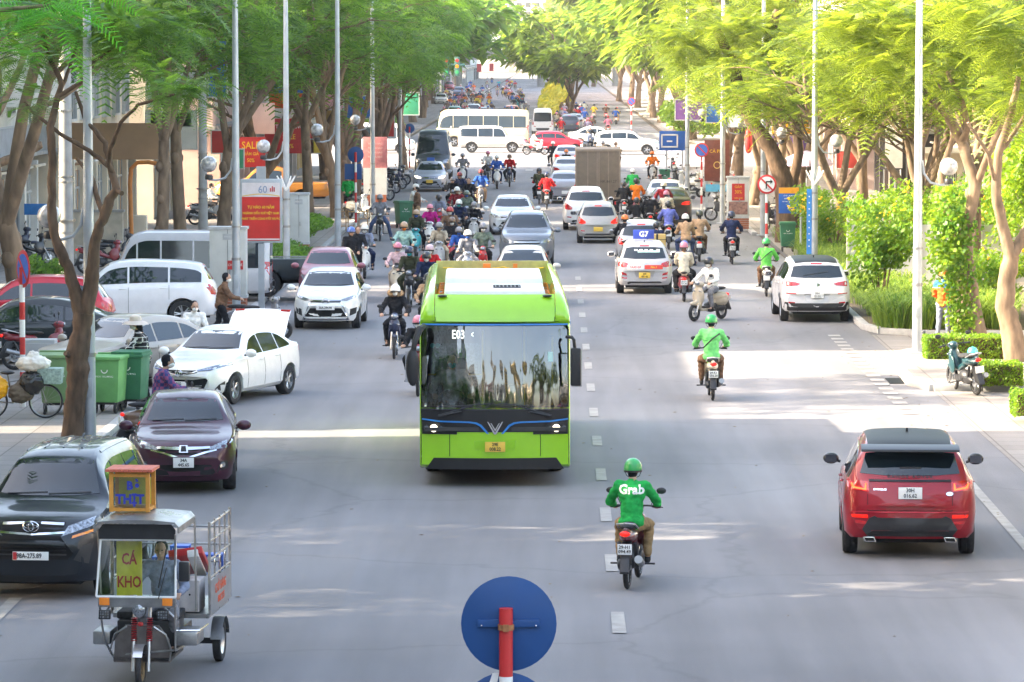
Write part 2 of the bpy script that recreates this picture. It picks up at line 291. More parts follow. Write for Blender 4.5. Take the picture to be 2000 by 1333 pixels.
# profile lists: (x/halfL, z/H), front = +1
TY={
'sedan':dict(top=[(1,.40),(.975,.49),(.9,.56),(.55,.645),(.41,.685),(.12,.945),(0,.985),(-.12,1),(-.3,.99),(-.46,.95),(-.76,.745),(-.84,.725),(-.94,.71),(-.985,.64),(-1,.5)],
 belt=[(1,.38),(.95,.50),(.55,.60),(.40,.615),(-.4,.65),(-.8,.685),(-.96,.67),(-1,.48)],bot=[(1,.21),(.95,.14),(-.95,.17),(-1,.25)],wid=[(1,.70),(.95,.86),(.82,.96),(.55,1),(-.6,1),(-.85,.96),(-.96,.87),(-1,.76)],
 ws=(.72,.955),bw=(.775,.925),split=[.34,-.03,-.38],wh=(.60,-.59),r=.305,lo=(.48,-.70),side=.075),
'hatch':dict(top=[(1,.40),(.97,.50),(.88,.58),(.58,.66),(.45,.70),(.12,.95),(0,.985),(-.2,1),(-.5,.985),(-.72,.94),(-.78,.90),(-.92,.66),(-.97,.60),(-1,.45)],
 belt=[(1,.38),(.94,.52),(.55,.61),(.40,.63),(-.5,.68),(-.85,.66),(-.96,.58),(-1,.43)],bot=[(1,.21),(.94,.14),(-.94,.17),(-1,.25)],wid=[(1,.68),(.94,.86),(.8,.97),(.5,1),(-.6,1),(-.85,.965),(-.95,.91),(-1,.82)],
 ws=(.72,.955),bw=(.68,.90),split=[.36,-.06,-.50],wh=(.61,-.63),r=.30,lo=(.50,-.80),side=.075),
'suv':dict(top=[(1,.42),(.975,.53),(.9,.60),(.6,.66),(.48,.69),(.2,.95),(.08,.985),(-.1,1),(-.5,.985),(-.78,.945),(-.84,.905),(-.93,.70),(-.97,.62),(-1,.45)],
 belt=[(1,.40),(.95,.54),(.6,.60),(.45,.62),(-.5,.665),(-.85,.665),(-.96,.60),(-1,.43)],bot=[(1,.20),(.95,.155),(-.95,.17),(-1,.25)],wid=[(1,.70),(.95,.87),(.82,.97),(.5,1),(-.6,1),(-.86,.975),(-.955,.92),(-1,.82)],
 ws=(.72,.95),bw=(.705,.90),split=[.38,0,-.45],wh=(.60,-.60),r=.35,lo=(.52,-.82),side=.07),
'mpv':dict(top=[(1,.40),(.975,.50),(.9,.575),(.62,.645),(.52,.68),(.26,.94),(.12,.98),(-.1,1),(-.6,.985),(-.86,.95),(-.91,.90),(-.965,.62),(-.99,.55),(-1,.42)],
 belt=[(1,.38),(.95,.50),(.6,.58),(.5,.595),(-.6,.61),(-.9,.60),(-1,.40)],bot=[(1,.19),(.95,.13),(-.95,.16),(-1,.22)],wid=[(1,.70),(.95,.87),(.82,.97),(.55,1),(-.6,1),(-.88,.97),(-.97,.90),(-1,.82)],
 ws=(.70,.945),bw=(.64,.88),split=[.42,.06,-.30,-.62],wh=(.60,-.58),r=.325,lo=(.56,-.88),side=.07),
'boxy':dict(top=[(1,.40),(.97,.50),(.9,.555),(.6,.60),(.46,.615),(.27,.945),(.2,.975),(0,1),(-.8,.99),(-.93,.965),(-.97,.90),(-.99,.6),(-1,.42)],
 belt=[(1,.38),(.95,.50),(.6,.565),(.45,.575),(-.9,.585),(-1,.40)],bot=[(1,.24),(.95,.20),(-.95,.22),(-1,.26)],wid=[(1,.80),(.95,.93),(.82,.99),(.5,1),(-.8,1),(-.97,.96),(-1,.92)],
 ws=(.64,.92),bw=(.64,.9),split=[.42,.02,-.42],wh=(.56,-.60),r=.38,lo=(.5,-.93),side=.06),
'van':dict(top=[(1,.25),(.985,.36),(.95,.42),(.86,.47),(.80,.50),(.62,.90),(.54,.965),(.4,1),(-.9,.985),(-.98,.95),(-1,.9)],
 belt=[(1,.24),(.96,.38),(.85,.44),(.8,.46),(-.97,.47),(-1,.45)],bot=[(1,.14),(.96,.10),(-.97,.12),(-1,.14)],wid=[(1,.80),(.96,.93),(.85,.99),(.5,1),(-.9,1),(-1,.95)],
 ws=(.50,.90),bw=(.5,.85),split=[.52,.25,-.12,-.5],wh=(.62,-.55),r=.34,lo=(.8,-.93),side=.10),
'coach':dict(top=[(1,.22),(.995,.4),(.985,.52),(.955,.74),(.90,.90),(.82,.965),(.7,1),(-.9,.985),(-.98,.955),(-1,.9)],
 belt=[(1,.20),(.985,.42),(.9,.49),(-.97,.50),(-1,.46)],bot=[(1,.16),(.97,.12),(-.97,.13),(-1,.16)],wid=[(1,.84),(.97,.96),(.9,1),(-.92,1),(-1,.94)],
 ws=(.50,.90),bw=(.5,.85),split=[.62,.30,-.02,-.34,-.66],wh=(.60,-.42),r=.38,lo=(.92,-.93),side=.13),
'pickup':dict(top=[(1,.44),(.975,.55),(.9,.60),(.62,.655),(.50,.68),(.26,.95),(.14,.985),(0,1),(-.12,.985),(-.20,.95),(-.28,.62),(-.32,.60),(-.96,.60),(-1,.52)],
 belt=[(1,.42),(.95,.55),(.6,.60),(.45,.61),(-.2,.60),(-.35,.595),(-.97,.595),(-1,.50)],bot=[(1,.26),(.95,.22),(-.95,.26),(-1,.30)],wid=[(1,.74),(.95,.90),(.82,.98),(.5,1),(-.9,1),(-1,.95)],
 ws=(.71,.945),bw=(.66,.92),split=[.40,.10],wh=(.62,-.52),r=.38,lo=(.5,-.18),side=.07)}
def decal(bvh,poly,view,m,parent,name,off=.006,cell=.09,mirror=False,color=None,thick=.02):
    """a shaped panel, lens or pane laid on the body: outline given in the plane seen from `view`, draped over the surface"""
    outs=[]
    for sg in ((1,-1) if mirror else (1,)):
        P=[(p[0]*(sg if view in 'FR' else 1),p[1]) for p in poly]
        if view=='S': sgn=sg
        bm=bmesh.new(); vs=[bm.verts.new((p[0],p[1],0)) for p in P]; bm.faces.new(vs)
        xs=[p[0] for p in P]; ys=[p[1] for p in P]
        for ax,a,b in((0,min(xs),max(xs)),(1,min(ys),max(ys))):
            c=a+cell
            while c<b-.01:
                bmesh.ops.bisect_plane(bm,geom=bm.verts[:]+bm.edges[:]+bm.faces[:],dist=1e-5,plane_co=(c,0,0) if ax==0 else (0,c,0),plane_no=(1,0,0) if ax==0 else (0,1,0)); c+=cell
        bmesh.ops.triangulate(bm,faces=bm.faces)
        bm.verts.ensure_lookup_table(); nor={}
        for v in bm.verts:
            a,b=v.co.x,v.co.y
            if view=='F': o,d=V((9,a,b)),V((-1,0,0))
            elif view=='R': o,d=V((-9,a,b)),V((1,0,0))
            elif view=='S': o,d=V((a,9*sgn,b)),V((0,-sgn,0))
            else: o,d=V((a,b,9)),V((0,0,-1))
            h,n,i,t=bvh.ray_cast(o,d)
            if h is None: 
                q=o+d*(9-{'F':SZ[0],'R':SZ[0],'S':SZ[1],'T':1}[view]); h,n,i,t=bvh.find_nearest(q); h=h+(d*(-.0))
            if n.dot(d)>0: n=-n
            nor[v.index]=-d*.5+n*.5; v.co=h+(-d*.6+n*.4)*off
        bmesh.ops.recalc_face_normals(bm,faces=bm.faces)
        bd=[e for e in bm.edges if e.is_boundary]; mp={}
        for e in bd:
            for v in e.verts:
                if v.index not in mp: mp[v.index]=(v,None)
        new={k:bm.verts.new(v.co-nor[k].normalized()*thick) for k,(v,_) in mp.items()}
        for e in bd: bm.faces.new((e.verts[0],e.verts[1],new[e.verts[1].index],new[e.verts[0].index]))
        bmesh.ops.recalc_face_normals(bm,faces=bm.faces)
        for f in bm.faces: f.smooth=True
        for e in bm.edges:
            if len(e.link_faces)==2 and e.calc_face_angle(0)>R(35): e.smooth=False
        me=bpy.data.meshes.new(name); bm.to_mesh(me); bm.free(); outs.append(link(me,name,m,parent,color))
    return outs
SZ=[2,.8]
def wheel(parent,x,y,r,wd,style='alloy',sp=5):
    s=1 if y>0 else -1; mb=MB(); h=wd/2
    mb.lathe([(r*.62,-h*.9),(r*.80,-h),(r*.93,-h*.96),(r*.985,-h*.75),(r,-h*.4),(r,-h*.05),(r*.985,-.002),(r*.985,.002),(r,h*.05),(r,h*.4),(r*.985,h*.75),(r*.93,h*.96),(r*.80,h),(r*.62,h*.9)],axis='Y',n=32)
    o=mb.build('wheel',rubber,parent); o.location=(x,y,r)
    mb=MB(); q=h*.55*s
    mb.lathe([(r*.66,h*.85*s),(r*.66,h*.3*s),(r*.60,h*.15*s)],axis='Y',n=28); mb.lathe([(r*.66,h*.86*s),(r*.61,h*.86*s),(r*.60,h*.5*s)],axis='Y',n=28)
    mb.lathe([(.001,q+.02*s),(r*.15,q+.02*s),(r*.17,q-.02*s)],axis='Y',n=14)
    for k in range(sp):
        a=2*PI*k/sp
        for da in(-.16,.16):
            mb.tube([(math.cos(a)*r*.1,q,math.sin(a)*r*.1),(math.cos(a+da)*r*.62,q+.01*s,math.sin(a+da)*r*.62)],[r*.05,r*.045],5)
    ri=mb.build('rim',alloy,o)
    MB().lathe([(r*.58,h*.12*s),(.001,h*.12*s)],axis='Y',n=20).build('brake_disc',dark,ri)
    return o
def car(kind,L,W,H,color,label,cat,loc,rz,group=None,style=(),name='car',detail=2,roofcol=None,glassm=None):
    T=TY[kind]; hl=L/2; hw=W/2; SZ[0]=hl; SZ[1]=hw
    top=pchip([(a*hl,b*H) for a,b in T['top']]); bel=pchip([(a*hl,b*H) for a,b in T['belt']]); bot=pchip([(a*hl,b*H) for a,b in T['bot']]); wid=pchip([(a*hl,b*hw) for a,b in T['wid']])
    r=T['r']*(H/1.5 if kind in('hatch',) else 1); Ra=r+.055
    kf={'van':.22,'coach':.25}.get(kind,.30); kr={'pickup':.08,'boxy':.08,'van':.05,'coach':.08}.get(kind,.16)
    def bend(x):
        t=x/hl
        return -kf*max(0,(t-.1)/.9)**1.6 if t>0 else kr*max(0,(-t-.25)/.75)**1.6
    axf,axr=T['wh'][0]*hl,T['wh'][1]*hl
    root=thing(name,label,cat,loc,rz,group)
    xs=set([hl,hl-.012,hl-.03,-hl,-hl+.012,-hl+.03]); n=int(L/.085)
    for i in range(1,n): xs.add(round(hl-L*i/n,4))
    for a in(axf,axr):
        for k in range(-9,10): 
            x=a+k*Ra/9; b=bend(x); xs.add(round(x-b*.9,4))
    xs=sorted(xs,reverse=True); rings=[]
    tum=.30 if kind in('van','coach','boxy') else .46
    if kind in('coach','van'): tum=.12
    for x in xs:
        zt,zb,z0,wd=top(x),bel(x),bot(x),wid(x); xe=x+bend(x)
        zt=max(zt,zb+.004); g=zt-zb; wb=.935*wd; wr=wb-g*tum; zl=z0+.10
        pts=[(0,z0),(wd*.66,z0),(wd*.90,z0+.015),(wd*.975,z0+.09),(wd,z0+.42*(zb-z0)),(wd*.997,z0+.62*(zb-z0)),(wd*.975,z0+.83*(zb-z0)),(wd*.955,zb-.012),(wb,zb+g*.02)]
        pts+=[(wb-(wb-wr)*q,zb+g*q*.93) for q in(.3,.62,.88)]+[(wr-min(.05,g),zb+g*.975),(wr*.80,zt+.004),(wr*.45,zt+.018),(0,zt+.024)]
        ring=[]
        for(y,z) in pts:
            if y>.5*hw:
                for a in(axf,axr):
                    dx=xe-a
                    if abs(dx)<Ra: z=max(z,r+math.sqrt(Ra*Ra-dx*dx)) if z<r+math.sqrt(Ra*Ra-dx*dx) else z
            ring.append(V((x+bend(x)*(y/hw)**2,y,z)))
        rings.append(ring+[V((p.x,-p.y,p.z)) for p in reversed(ring[1:-1])])
    mb=MB(); mb.loft(rings,cap=True); body=mb.build('body',paint,root,color,ang=32)
    bvh=BVHTree.FromPolygons([v.co for v in body.data.vertices],[p.vertices for p in body.data.polygons])
    gm=glassm or glass; D=lambda *a,**k: decal(bvh,*a,**k)
    MB().box((0,0,bot(0)+.12),(L*.90,W*.66,.30)).box((0,0,bot(0)+.03),(L*.80,W*.60,.14)).build('underbody',pit,root)
    wr_at=lambda z:.935*hw-(z-bel(0))*tum
    def screen(view,f0,f1,nm):
        z0,z1=f0*H,f1*H; y0,y1=wr_at(z0)-.045-.02,wr_at(z1)-.075; s=.04
        wk=.93 if (view=='F' and kind not in('coach','van')) else .96
        y0*=wk if view=='F' else .90
        return D([(-y0,z0+s*.6),(-y0*.5,z0),(y0*.5,z0),(y0,z0+s*.6),(y1,z1-s*.6),(y1*.6,z1),(-y1*.6,z1),(-y1,z1-s*.6)],view,gm,root,nm)[0]
    ws=screen('F',*T['ws'],'windshield')
    if kind!='pickup' or 1: rw=screen('R',*([q for q in style if isinstance(q,tuple)] or [T['bw']])[0],'rear_window')
    # side panes
    sp=[T['lo'][0]]+T['split']+[T['lo'][1]]; sp=[a*hl for a in sp]
    for k in range(len(sp)-1):
        a,b=sp[k]-.025,sp[k+1]+.025; lo=[];hi=[]; N=10
        for i in range(N+1):
            x=a+(b-a)*i/N; bx=bend(x)*.8; l=bel(x)+.03; h=top(x-bx)-T['side']*H*1.25
            if h>l+.03: lo.append((x,l)); hi.append((x,h))
        if len(lo)>2: D(lo+hi[::-1],'S',gm,root,'side_window',mirror=True)
        if k<len(sp)-1 and detail>1 and k<3:
            x=sp[k+1] if k else sp[1]
    if detail>1:
        for x in [q*hl for q in T['split'][:3]]:
            z1=bel(x); z0=bot(x)+.10
            if abs(x-axr)<Ra: z0=r+Ra*.9
            D([(x-.005,z0),(x+.005,z0),(x+.005,z1),(x-.005,z1)],'S',pit,root,'door_gap',mirror=True,off=.002,thick=.004)
        for x in [q*hl for q in T['split'][1:3]]:
            z=bel(x)-.10*H/1.5; y=hw*.985
            for s in(-1,1): MB().tube([(x+.06,s*(y-.01),z),(x+.09,s*(y+.015),z),(x+.20,s*(y+.015),z),(x+.23,s*(y-.01),z)],.012,6).build('door_handle',paint,root,color)
    for s in(-1,1):
        x=T['split'][0]*hl+.13; z=bel(x)+.10; mb=MB(); mb.ell((0,0,0),(.075,.12,.085),14); o=mb.build('side_mirror',paint if detail<9 else dark,root,color if 'dm' not in style else (.01,.01,.01)); o.location=(x,s*(hw+.11),z)
        MB().tube([(0,-s*.14,-.05),(0,-s*.05,-.02)],.022,6).build('mirror_arm',dark,o); MB().box((-.064,0,0),(.02,.17,.11)).build('mirror_glass',mirrorg,o)
    rr=r
    for x in(axf,axr):
        for s in(-1,1): wheel(root,x,s*(hw-.13),rr,.215,sp=5 if detail>1 else 5)
    if roofcol:
        xa,xb=(.15,-.80); ya=wr_at(H)-.02
        poly=[(xa*hl,-ya),(xb*hl,-ya*.96),(xb*hl,ya*.96),(xa*hl,ya)]; D(poly,'T',mat('roof_black',(.012,.014,.012),rough=.45,spec=.12),root,'roof_panel',off=.006)
    root['k']=kind; cx=dict(root=root,D=D,L=L,W=W,H=H,hw=hw,hl=hl,bel=bel,top=top,wr=wr_at,bvh=bvh,color=color)
    gen_face(cx,style,detail)
    return root,cx
def plate(root,x,z,front,txt,m=plate_w,two=True,red=False,w_=None,cy=0):
    wd,ht=(.33,.165) if two else (.47,.11)
    if w_: wd,ht=w_
    d=1 if front else -1; o=MB().box((0,0,0),(.012,wd,ht)).build('number_plate',m,root,bevel=.004); o.location=(x,cy,z)
    rot=(PI/2,0,PI/2 if front else -PI/2)
    if txt:
        if two:
            a,b=txt.split('|'); text(a,ht*.46,black,o,(d*.008,0,ht*.23),rot,sx=.9,bold=.0015); text(b,ht*.46,black,o,(d*.008,0,-ht*.23),rot,sx=.9,bold=.0015)
        else: text(txt,ht*.78,black,o,(d*.008,-.02*d if red else 0,0),rot,sx=.82,bold=.002)
    if red: MB().box((d*.002,-wd/2+.03,0),(.012,.05,ht-.01)).build('plate_badge',redp,o)
    return o
def gen_face(c,style,detail):
    D,hw,hl,H,root=c['D'],c['hw'],c['hl'],c['H'],c['root']; k=root['k']
    P=lambda l:[(a*hw,b*H) for a,b in l]
    hlm=lamp_on if 'hon' in style else lamp_clear
    if 'nofront' not in style:
        if k in('van','coach'):
            D(P([(.50,.33),(.86,.345),(.88,.40),(.80,.43),(.60,.40)]),'F',hlm,root,'headlight',mirror=True,off=.01)
            D(P([(-.4,.26),(.4,.26),(.38,.34),(-.38,.34)]),'F',pit,root,'grille'); D(P([(-.6,.16),(.6,.16),(.55,.22),(-.55,.22)]),'F',dark,root,'bumper_intake')
        elif 'custom' not in style:
            D(P([(.50,.455),(.80,.47),(.90,.53),(.88,.555),(.72,.545),(.52,.50)]),'F',hlm,root,'headlight',mirror=True,off=.01)
            D(P([(-.47,.455),(.47,.455),(.49,.50),(.3,.515),(-.3,.515),(-.49,.50)]),'F',pit,root,'grille'); D(P([(-.47,.48),(.47,.48),(.47,.492),(-.47,.492)]),'F',chrome,root,'grille_bar',off=.012)
            if 'bigmouth' in style: D(P([(-.62,.17),(.62,.17),(.60,.21),(.40,.36),(-.40,.36),(-.60,.21)]),'F',pit,root,'bumper_intake'); D(P([(-.62,.165),(.62,.165),(.60,.185),(-.60,.185)]),'F',chrome,root,'bumper_trim',off=.012)
            else: D(P([(-.55,.20),(.55,.20),(.50,.30),(-.50,.30)]),'F',pit,root,'bumper_intake')
            D(P([(.66,.24),(.80,.25),(.80,.33),(.72,.31)]),'F',dark,root,'fog_lamp',mirror=True,off=.01)
    if 'norear' not in style:
        tm=tail_on if 'ton' in style else tail_red
        if k in('van','coach','mpv','boxy'): D(P([(.80,.38),(.93,.38),(.93,.58),(.82,.56)]),'R',tm,root,'tail_light',mirror=True,off=.01)
        elif k=='sedan': D(P([(.48,.56),(.60,.545),(.84,.55),(.90,.60),(.84,.655),(.62,.64),(.50,.60)]),'R',tm,root,'tail_light',mirror=True,off=.01)
        elif k=='pickup': D(P([(.80,.42),(.93,.42),(.93,.58),(.80,.58)]),'R',tm,root,'tail_light',mirror=True,off=.01)
        elif 'customr' not in style: D(P([(.58,.50),(.72,.485),(.88,.50),(.92,.60),(.86,.655),(.72,.60),(.58,.545)]),'R',tm,root,'tail_light',mirror=True,off=.01)
        D(P([(-.50,.16),(.50,.16),(.62,.22),(.55,.25),(-.55,.25),(-.62,.22)]),'R',dark,root,'rear_diffuser')
        D(P([(.62,.30),(.80,.31),(.80,.335),(.62,.325)]),'R',tail_red,root,'reflector',mirror=True)
        if detail>1:
                        D(P([(-.30,.33),(.30,.33),(.36,.45),(-.36,.45)]),'R',paint,root,'plate_recess_shade',color=tuple(q*.8 for q in c['color']),off=.003)  # flat panel; shade of the recess put into darker body paint
        if k!='sedan' and k not in('van','coach','pickup'):
            D(P([(-.16,.915),(.16,.915),(.16,.935),(-.16,.935)]),'R',tm,root,'brake_light',off=.012)
def antenna(c,x=-.55):
    z=c['top'](x*c['hl'])+.02; MB().prism([(-.07,0),(.07,0),(-.05,.06),(-.07,.06)],-.015,.015,'Y').build('antenna',dark,c['root']).location=(x*c['hl'],0,z)
def badge(c,view,pts,m=chrome,nm='badge',off=.014): return c['D'](pts,view,m,c['root'],nm,off=off,thick=.02)
def ellp(cy,cz,a,b,n=16): return [(cy+a*math.cos(2*PI*i/n),cz+b*math.sin(2*PI*i/n)) for i in range(n)]
def wipers(c):
    T=TY[c['root']['k']]; z=T['ws'][0]*c['H']
    c['D']([(-.62*c['hw'],z+.012),(-.02,z+.03),(-.02,z+.045),(-.62*c['hw'],z+.022)],'F',dark,c['root'],'wiper',off=.02)
    c['D']([(.0,z+.012),(.60*c['hw'],z+.03),(.60*c['hw'],z+.045),(.0,z+.024)],'F',dark,c['root'],'wiper',off=.02)
# ---------------------------------------------------------------- motorbikes (facing +X)
def bike_proto(kind):
    root=thing('scooter','x','motorbike'); sc=kind=='scooter'; r=.235 if sc else .285; wx=.62
    c0=(.5,.5,.5); hz=.93
    if sc:
        E=[('c',(.40,0,.92),(.47,0,.42),.085,.12),('e',(.44,0,.66),(.075,.20,.26)),('e',(.40,0,.97),(.12,.15,.085)),('b',(.17,0,.30),(.52,.30,.07)),('e',(-.42,0,.62),(.43,.165,.13)),('e',(-.50,0,.50),(.33,.18,.17)),('c',(-.10,0,.36),(-.22,0,.60),.10,.11),('e',(.60,0,.47),(.20,.075,.07))]
        link(blob(E,.016,4,0,'body'),'body',flat,root,c0)
    else:
        E=[('e',(.40,0,.78),(.10,.13,.17)),('c',(.40,0,.92),(.32,0,.55),.07,.10),('e',(.40,0,.98),(.13,.10,.09)),('e',(.30,.12,.60),(.16,.03,.20)),('e',(.30,-.12,.60),(.16,.03,.20)),('c',(.20,0,.50),(-.15,0,.62),.055,.075),('e',(-.45,0,.70),(.38,.125,.09)),('c',(-.55,0,.74),(-.82,0,.80),.07,.04),('e',(.60,0,.54),(.24,.055,.05))]
        link(blob(E,.015,4,0,'body'),'body',flat,root,c0)
    mb=MB(); mb.box((.05,0,.33),(.40,.20,.12)); mb.ell((-.12,0,.36),(.24,.14,.15),12); mb.ell((-.45,.10,.32),(.24,.05,.09),10); mb.ell((-.10,-.12,.35),(.14,.05,.12),10)
    mb.tube([(-.02,.30,.27),(-.02,-.30,.27)],.015,6); mb.tube([(-.45,.11,.27),(-.62,.11,.62)],.028,8); mb.tube([(-.45,-.11,.27),(-.62,-.11,.62)],.028,8)
    mb.prism([(-.78,.62),(-.60,.64),(-.72,.30),(-.96,.24),(-.97,.27)],-.06,.06,'Y'); mb.build('frame',dark,root,bevel=.006)
    link(blob([('e',(-.20,0,.80),(.27,.13,.055)),('e',(-.52,0,.83),(.24,.12,.05))],.014,4,0,'seat'),'seat',rubber,root)
    for x in(wx,-wx+.02):
        wd=.10 if sc else .075; t=wd*.55; mb=MB(); prof=[(r-t+t*math.cos(a),t*.85*math.sin(a)) for a in [PI*2*k/10 for k in range(11)]]
        mb.lathe(prof,axis='Y',n=26); o=mb.build('wheel',rubber,root); o.location=(x,0,r)
        mb=MB(); mb.lathe([(r-1.5*t,-.03),(r-1.9*t,0),(r-1.5*t,.03)],axis='Y',n=24); mb.lathe([(.03,-.05),(.045,-.03),(.045,.03),(.03,.05)],axis='Y',n=10,cap=True); mb.lathe([(.11,.035),(.06,.035),(.06,.04),(.11,.04)],axis='Y',n=16)
        for k in range(5): a=2*PI*k/5; mb.tube([(0,0,0),(math.cos(a)*(r-1.6*t),0,math.sin(a)*(r-1.6*t))],.013,5)
        mb.build('rim',alloy,o)
    mb=MB()
    for s in(-1,1): mb.tube([(.45,s*.06,.62),(.62,s*.075,.23)],[.024,.03],8)
    mb.build('fork',steel,root)
    mb=MB(); mb.tube([(.30,-.34,1.0),(.33,-.16,1.01),(.38,0,1.0),(.33,.16,1.01),(.30,.34,1.0)],.013,6); mb.tube([(.30,-.34,1.0),(.32,-.22,1.005)],.02,8); mb.tube([(.30,.34,1.0),(.32,.22,1.005)],.02,8)
    for s in(-1,1): mb.tube([(.36,s*.17,1.0),(.38,s*.36,.98)],.007,5)
    mb.build('handlebar',dark,root)
    for s in(-1,1):
        mb=MB(); mb.tube([(.33,s*.20,1.01),(.36,s*.26,1.13),(.35,s*.31,1.19)],.006,5); mb.ell((.35,s*.34,1.21),(.02,.07,.045),10); mb.build('mirror',dark,root)
    link(MB().ell((.505 if sc else .51,0,1.0 if sc else .98),(.035,.085,.055),14).mesh('headlight'),'headlight',lamp_clear,root)
    for s in(-1,1): MB().ell((.505,s*.085,.80),(.02,.035,.02),10).build('indicator',lamp_clear,root)
    MB().ell((-.875 if not sc else -.85,0,.76 if not sc else .66),(.04,.07,.038),12).build('tail_light',tail_on,root)
    mb=MB(); mb.box((-.90,0,.56),(.012,.19,.14)); p=mb.build('number_plate',plate_w,root,bevel=.004)
    mb=MB(); mb.tube([(-.10,-.12,.25),(-.30,-.15,.27),(-.38,-.16,.30)],.022,8); mb.tube([(-.36,-.16,.30),(-.45,-.165,.33),(-.80,-.17,.42)],[.03,.05,.055],12); mb.build('exhaust',steel if not sc else dark,root)
    if not sc:
        mb=MB(); mb.tube([(-.50,.13,.80),(-.78,.12,.88),(-.86,0,.90),(-.78,-.12,.88),(-.50,-.13,.80)],.012,6); mb.build('grab_rail',alloy,root)
    return root

def textD(c,view,s,size,m,cy,cz,sx=1,bold=.002,off=.008,name='lettering'):
    """lettering laid on the curved body"""
    o=text(s,size,m,c['root'],(0,0,0),(0,0,0),name,ext=.001,sx=1,bold=bold); sg=1 if view=='F' else -1
    for v in o.data.vertices:
        y=cy+sg*v.co.x*sx; z=cz+v.co.y; h,n,i,t=c['bvh'].ray_cast(V((9*sg,y,z)),V((-sg,0,0))); x=h.x if h else sg*c['hl']; v.co=V((x+sg*(off+v.co.z),y,z))
    return o
# ---------------------------------------------------------------- ground, road, kerbs, markings
def sheet(name,poly,z,m,k='structure'):
    me=bpy.data.meshes.new(name); me.from_pydata([(p[0],p[1],z) for p in poly],[],[list(range(len(poly)))]); o=link(me,name,m); struct(o,k); return o
def asphalt(name,c,patch=.10,sc=1.0):
    m=mat(name,c,rough=.85,var=.10,scale=60,bump=.15); n=m.node_tree; L=n.links.new; b=n.nodes['Principled BSDF']
    tc=n.nodes.new('ShaderNodeTexCoord'); src=b.inputs['Base Color'].links[0].from_socket
    for s,st,v in((.35,(1,.10,1),patch),(1.3,(1.2,.06,1),patch*.7),(.12,(1,1,1),patch)):
        mp=n.nodes.new('ShaderNodeMapping'); mp.inputs['Scale'].default_value=st; L(tc.outputs['Object'],mp.inputs[0]); nz=n.nodes.new('ShaderNodeTexNoise'); nz.inputs['Scale'].default_value=s; nz.inputs['Detail'].default_value=6; L(mp.outputs[0],nz.inputs[0])
        r=n.nodes.new('ShaderNodeMapRange'); r.inputs[1].default_value=.35; r.inputs[2].default_value=.68; r.inputs[3].default_value=1-v; r.inputs[4].default_value=1+v; L(nz.outputs[0],r.inputs[0])
        x=n.nodes.new('ShaderNodeMix'); x.data_type='RGBA'; x.blend_type='MULTIPLY'; x.inputs[0].default_value=1; L(src,x.inputs[6]); L(r.outputs[0],x.inputs[7]); src=x.outputs[2]
    vo=n.nodes.new('ShaderNodeTexVoronoi'); vo.feature='DISTANCE_TO_EDGE'; vo.inputs['Scale'].default_value=.22; nd=n.nodes.new('ShaderNodeTexNoise'); nd.inputs['Scale'].default_value=1.4; nd.inputs['Detail'].default_value=6; L(tc.outputs['Object'],nd.inputs[0])
    vm=n.nodes.new('ShaderNodeMix'); vm.data_type='RGBA'; vm.inputs[0].default_value=.45; L(tc.outputs['Object'],vm.inputs[6]); L(nd.outputs['Color'],vm.inputs[7]); L(vm.outputs[2],vo.inputs['Vector'])
    cr=n.nodes.new('ShaderNodeMapRange'); cr.inputs[1].default_value=0; cr.inputs[2].default_value=.012; cr.inputs[3].default_value=.62; cr.inputs[4].default_value=1; L(vo.outputs['Distance'],cr.inputs[0])
    x=n.nodes.new('ShaderNodeMix'); x.data_type='RGBA'; x.blend_type='MULTIPLY'; x.inputs[0].default_value=.35; L(src,x.inputs[6]); L(cr.outputs[0],x.inputs[7]); src=x.outputs[2]
    L(src,b.inputs['Base Color']); return m
asph=asphalt('asphalt',(.190,.184,.190),.16); asph2=asphalt('asphalt_far',(.12,.118,.12))
pave=asphalt('paving',(.27,.245,.225),.10)
def tile(m,s=.4):
    n=m.node_tree; L=n.links.new; b=n.nodes['Principled BSDF']; tc=n.nodes.new('ShaderNodeTexCoord'); br=n.nodes.new('ShaderNodeTexBrick'); br.inputs['Scale'].default_value=1/s/2; br.offset=0
    br.inputs['Color1'].default_value=(1,1,1,1); br.inputs['Color2'].default_value=(.86,.85,.84,1); br.inputs['Mortar'].default_value=(.55,.53,.5,1); br.inputs['Mortar Size'].default_value=.02; br.inputs['Brick Width'].default_value=1; br.inputs['Row Height'].default_value=1
    L(tc.outputs['Object'],br.inputs['Vector']); x=n.nodes.new('ShaderNodeMix'); x.data_type='RGBA'; x.blend_type='MULTIPLY'; x.inputs[0].default_value=1; src=b.inputs['Base Color'].links[0].from_socket; L(src,x.inputs[6]); L(br.outputs['Color'],x.inputs[7]); L(x.outputs[2],b.inputs['Base Color'])
tile(pave)
soil=mat('soil',(.10,.075,.05),rough=1,var=.35,scale=4)
concrete=mat('concrete',(.34,.33,.31),rough=.85,var=.15,scale=3)
sheet('ground',[(-900,-60),(900,-60),(900,4000),(-900,4000)],-.02,soil)
sheet('road',[(-8.2,-50),(7.9,-50),(7.9,120),(7.6,250),(8.2,252),(60,252),(60,312),(10,312),(9,330),(9,1300),(-12,1300),(-12,312),(-60,312),(-60,252),(-8.4,252),(-8.2,120)],0,asph)
sheet('side_pavement',[(7.9,66),(40,66),(40,102.5),(7.9,102.5)],.006,pave)
sheet('side_pavement',[(7.9,102.5),(40,102.5),(40,160),(7.9,160)],.003,asph2)
def slab(name,poly,h,m):
    mb=MB(); mb.prism(poly,-.015,h); o=mb.build(name,m,None,bevel=.025); return struct(o)
slab('pavement_left',[(-8.4,-50),(-8.4,120),(-8.6,240),(-9.6,247),(-12,250),(-60,250),(-60,-50)],.12,pave)
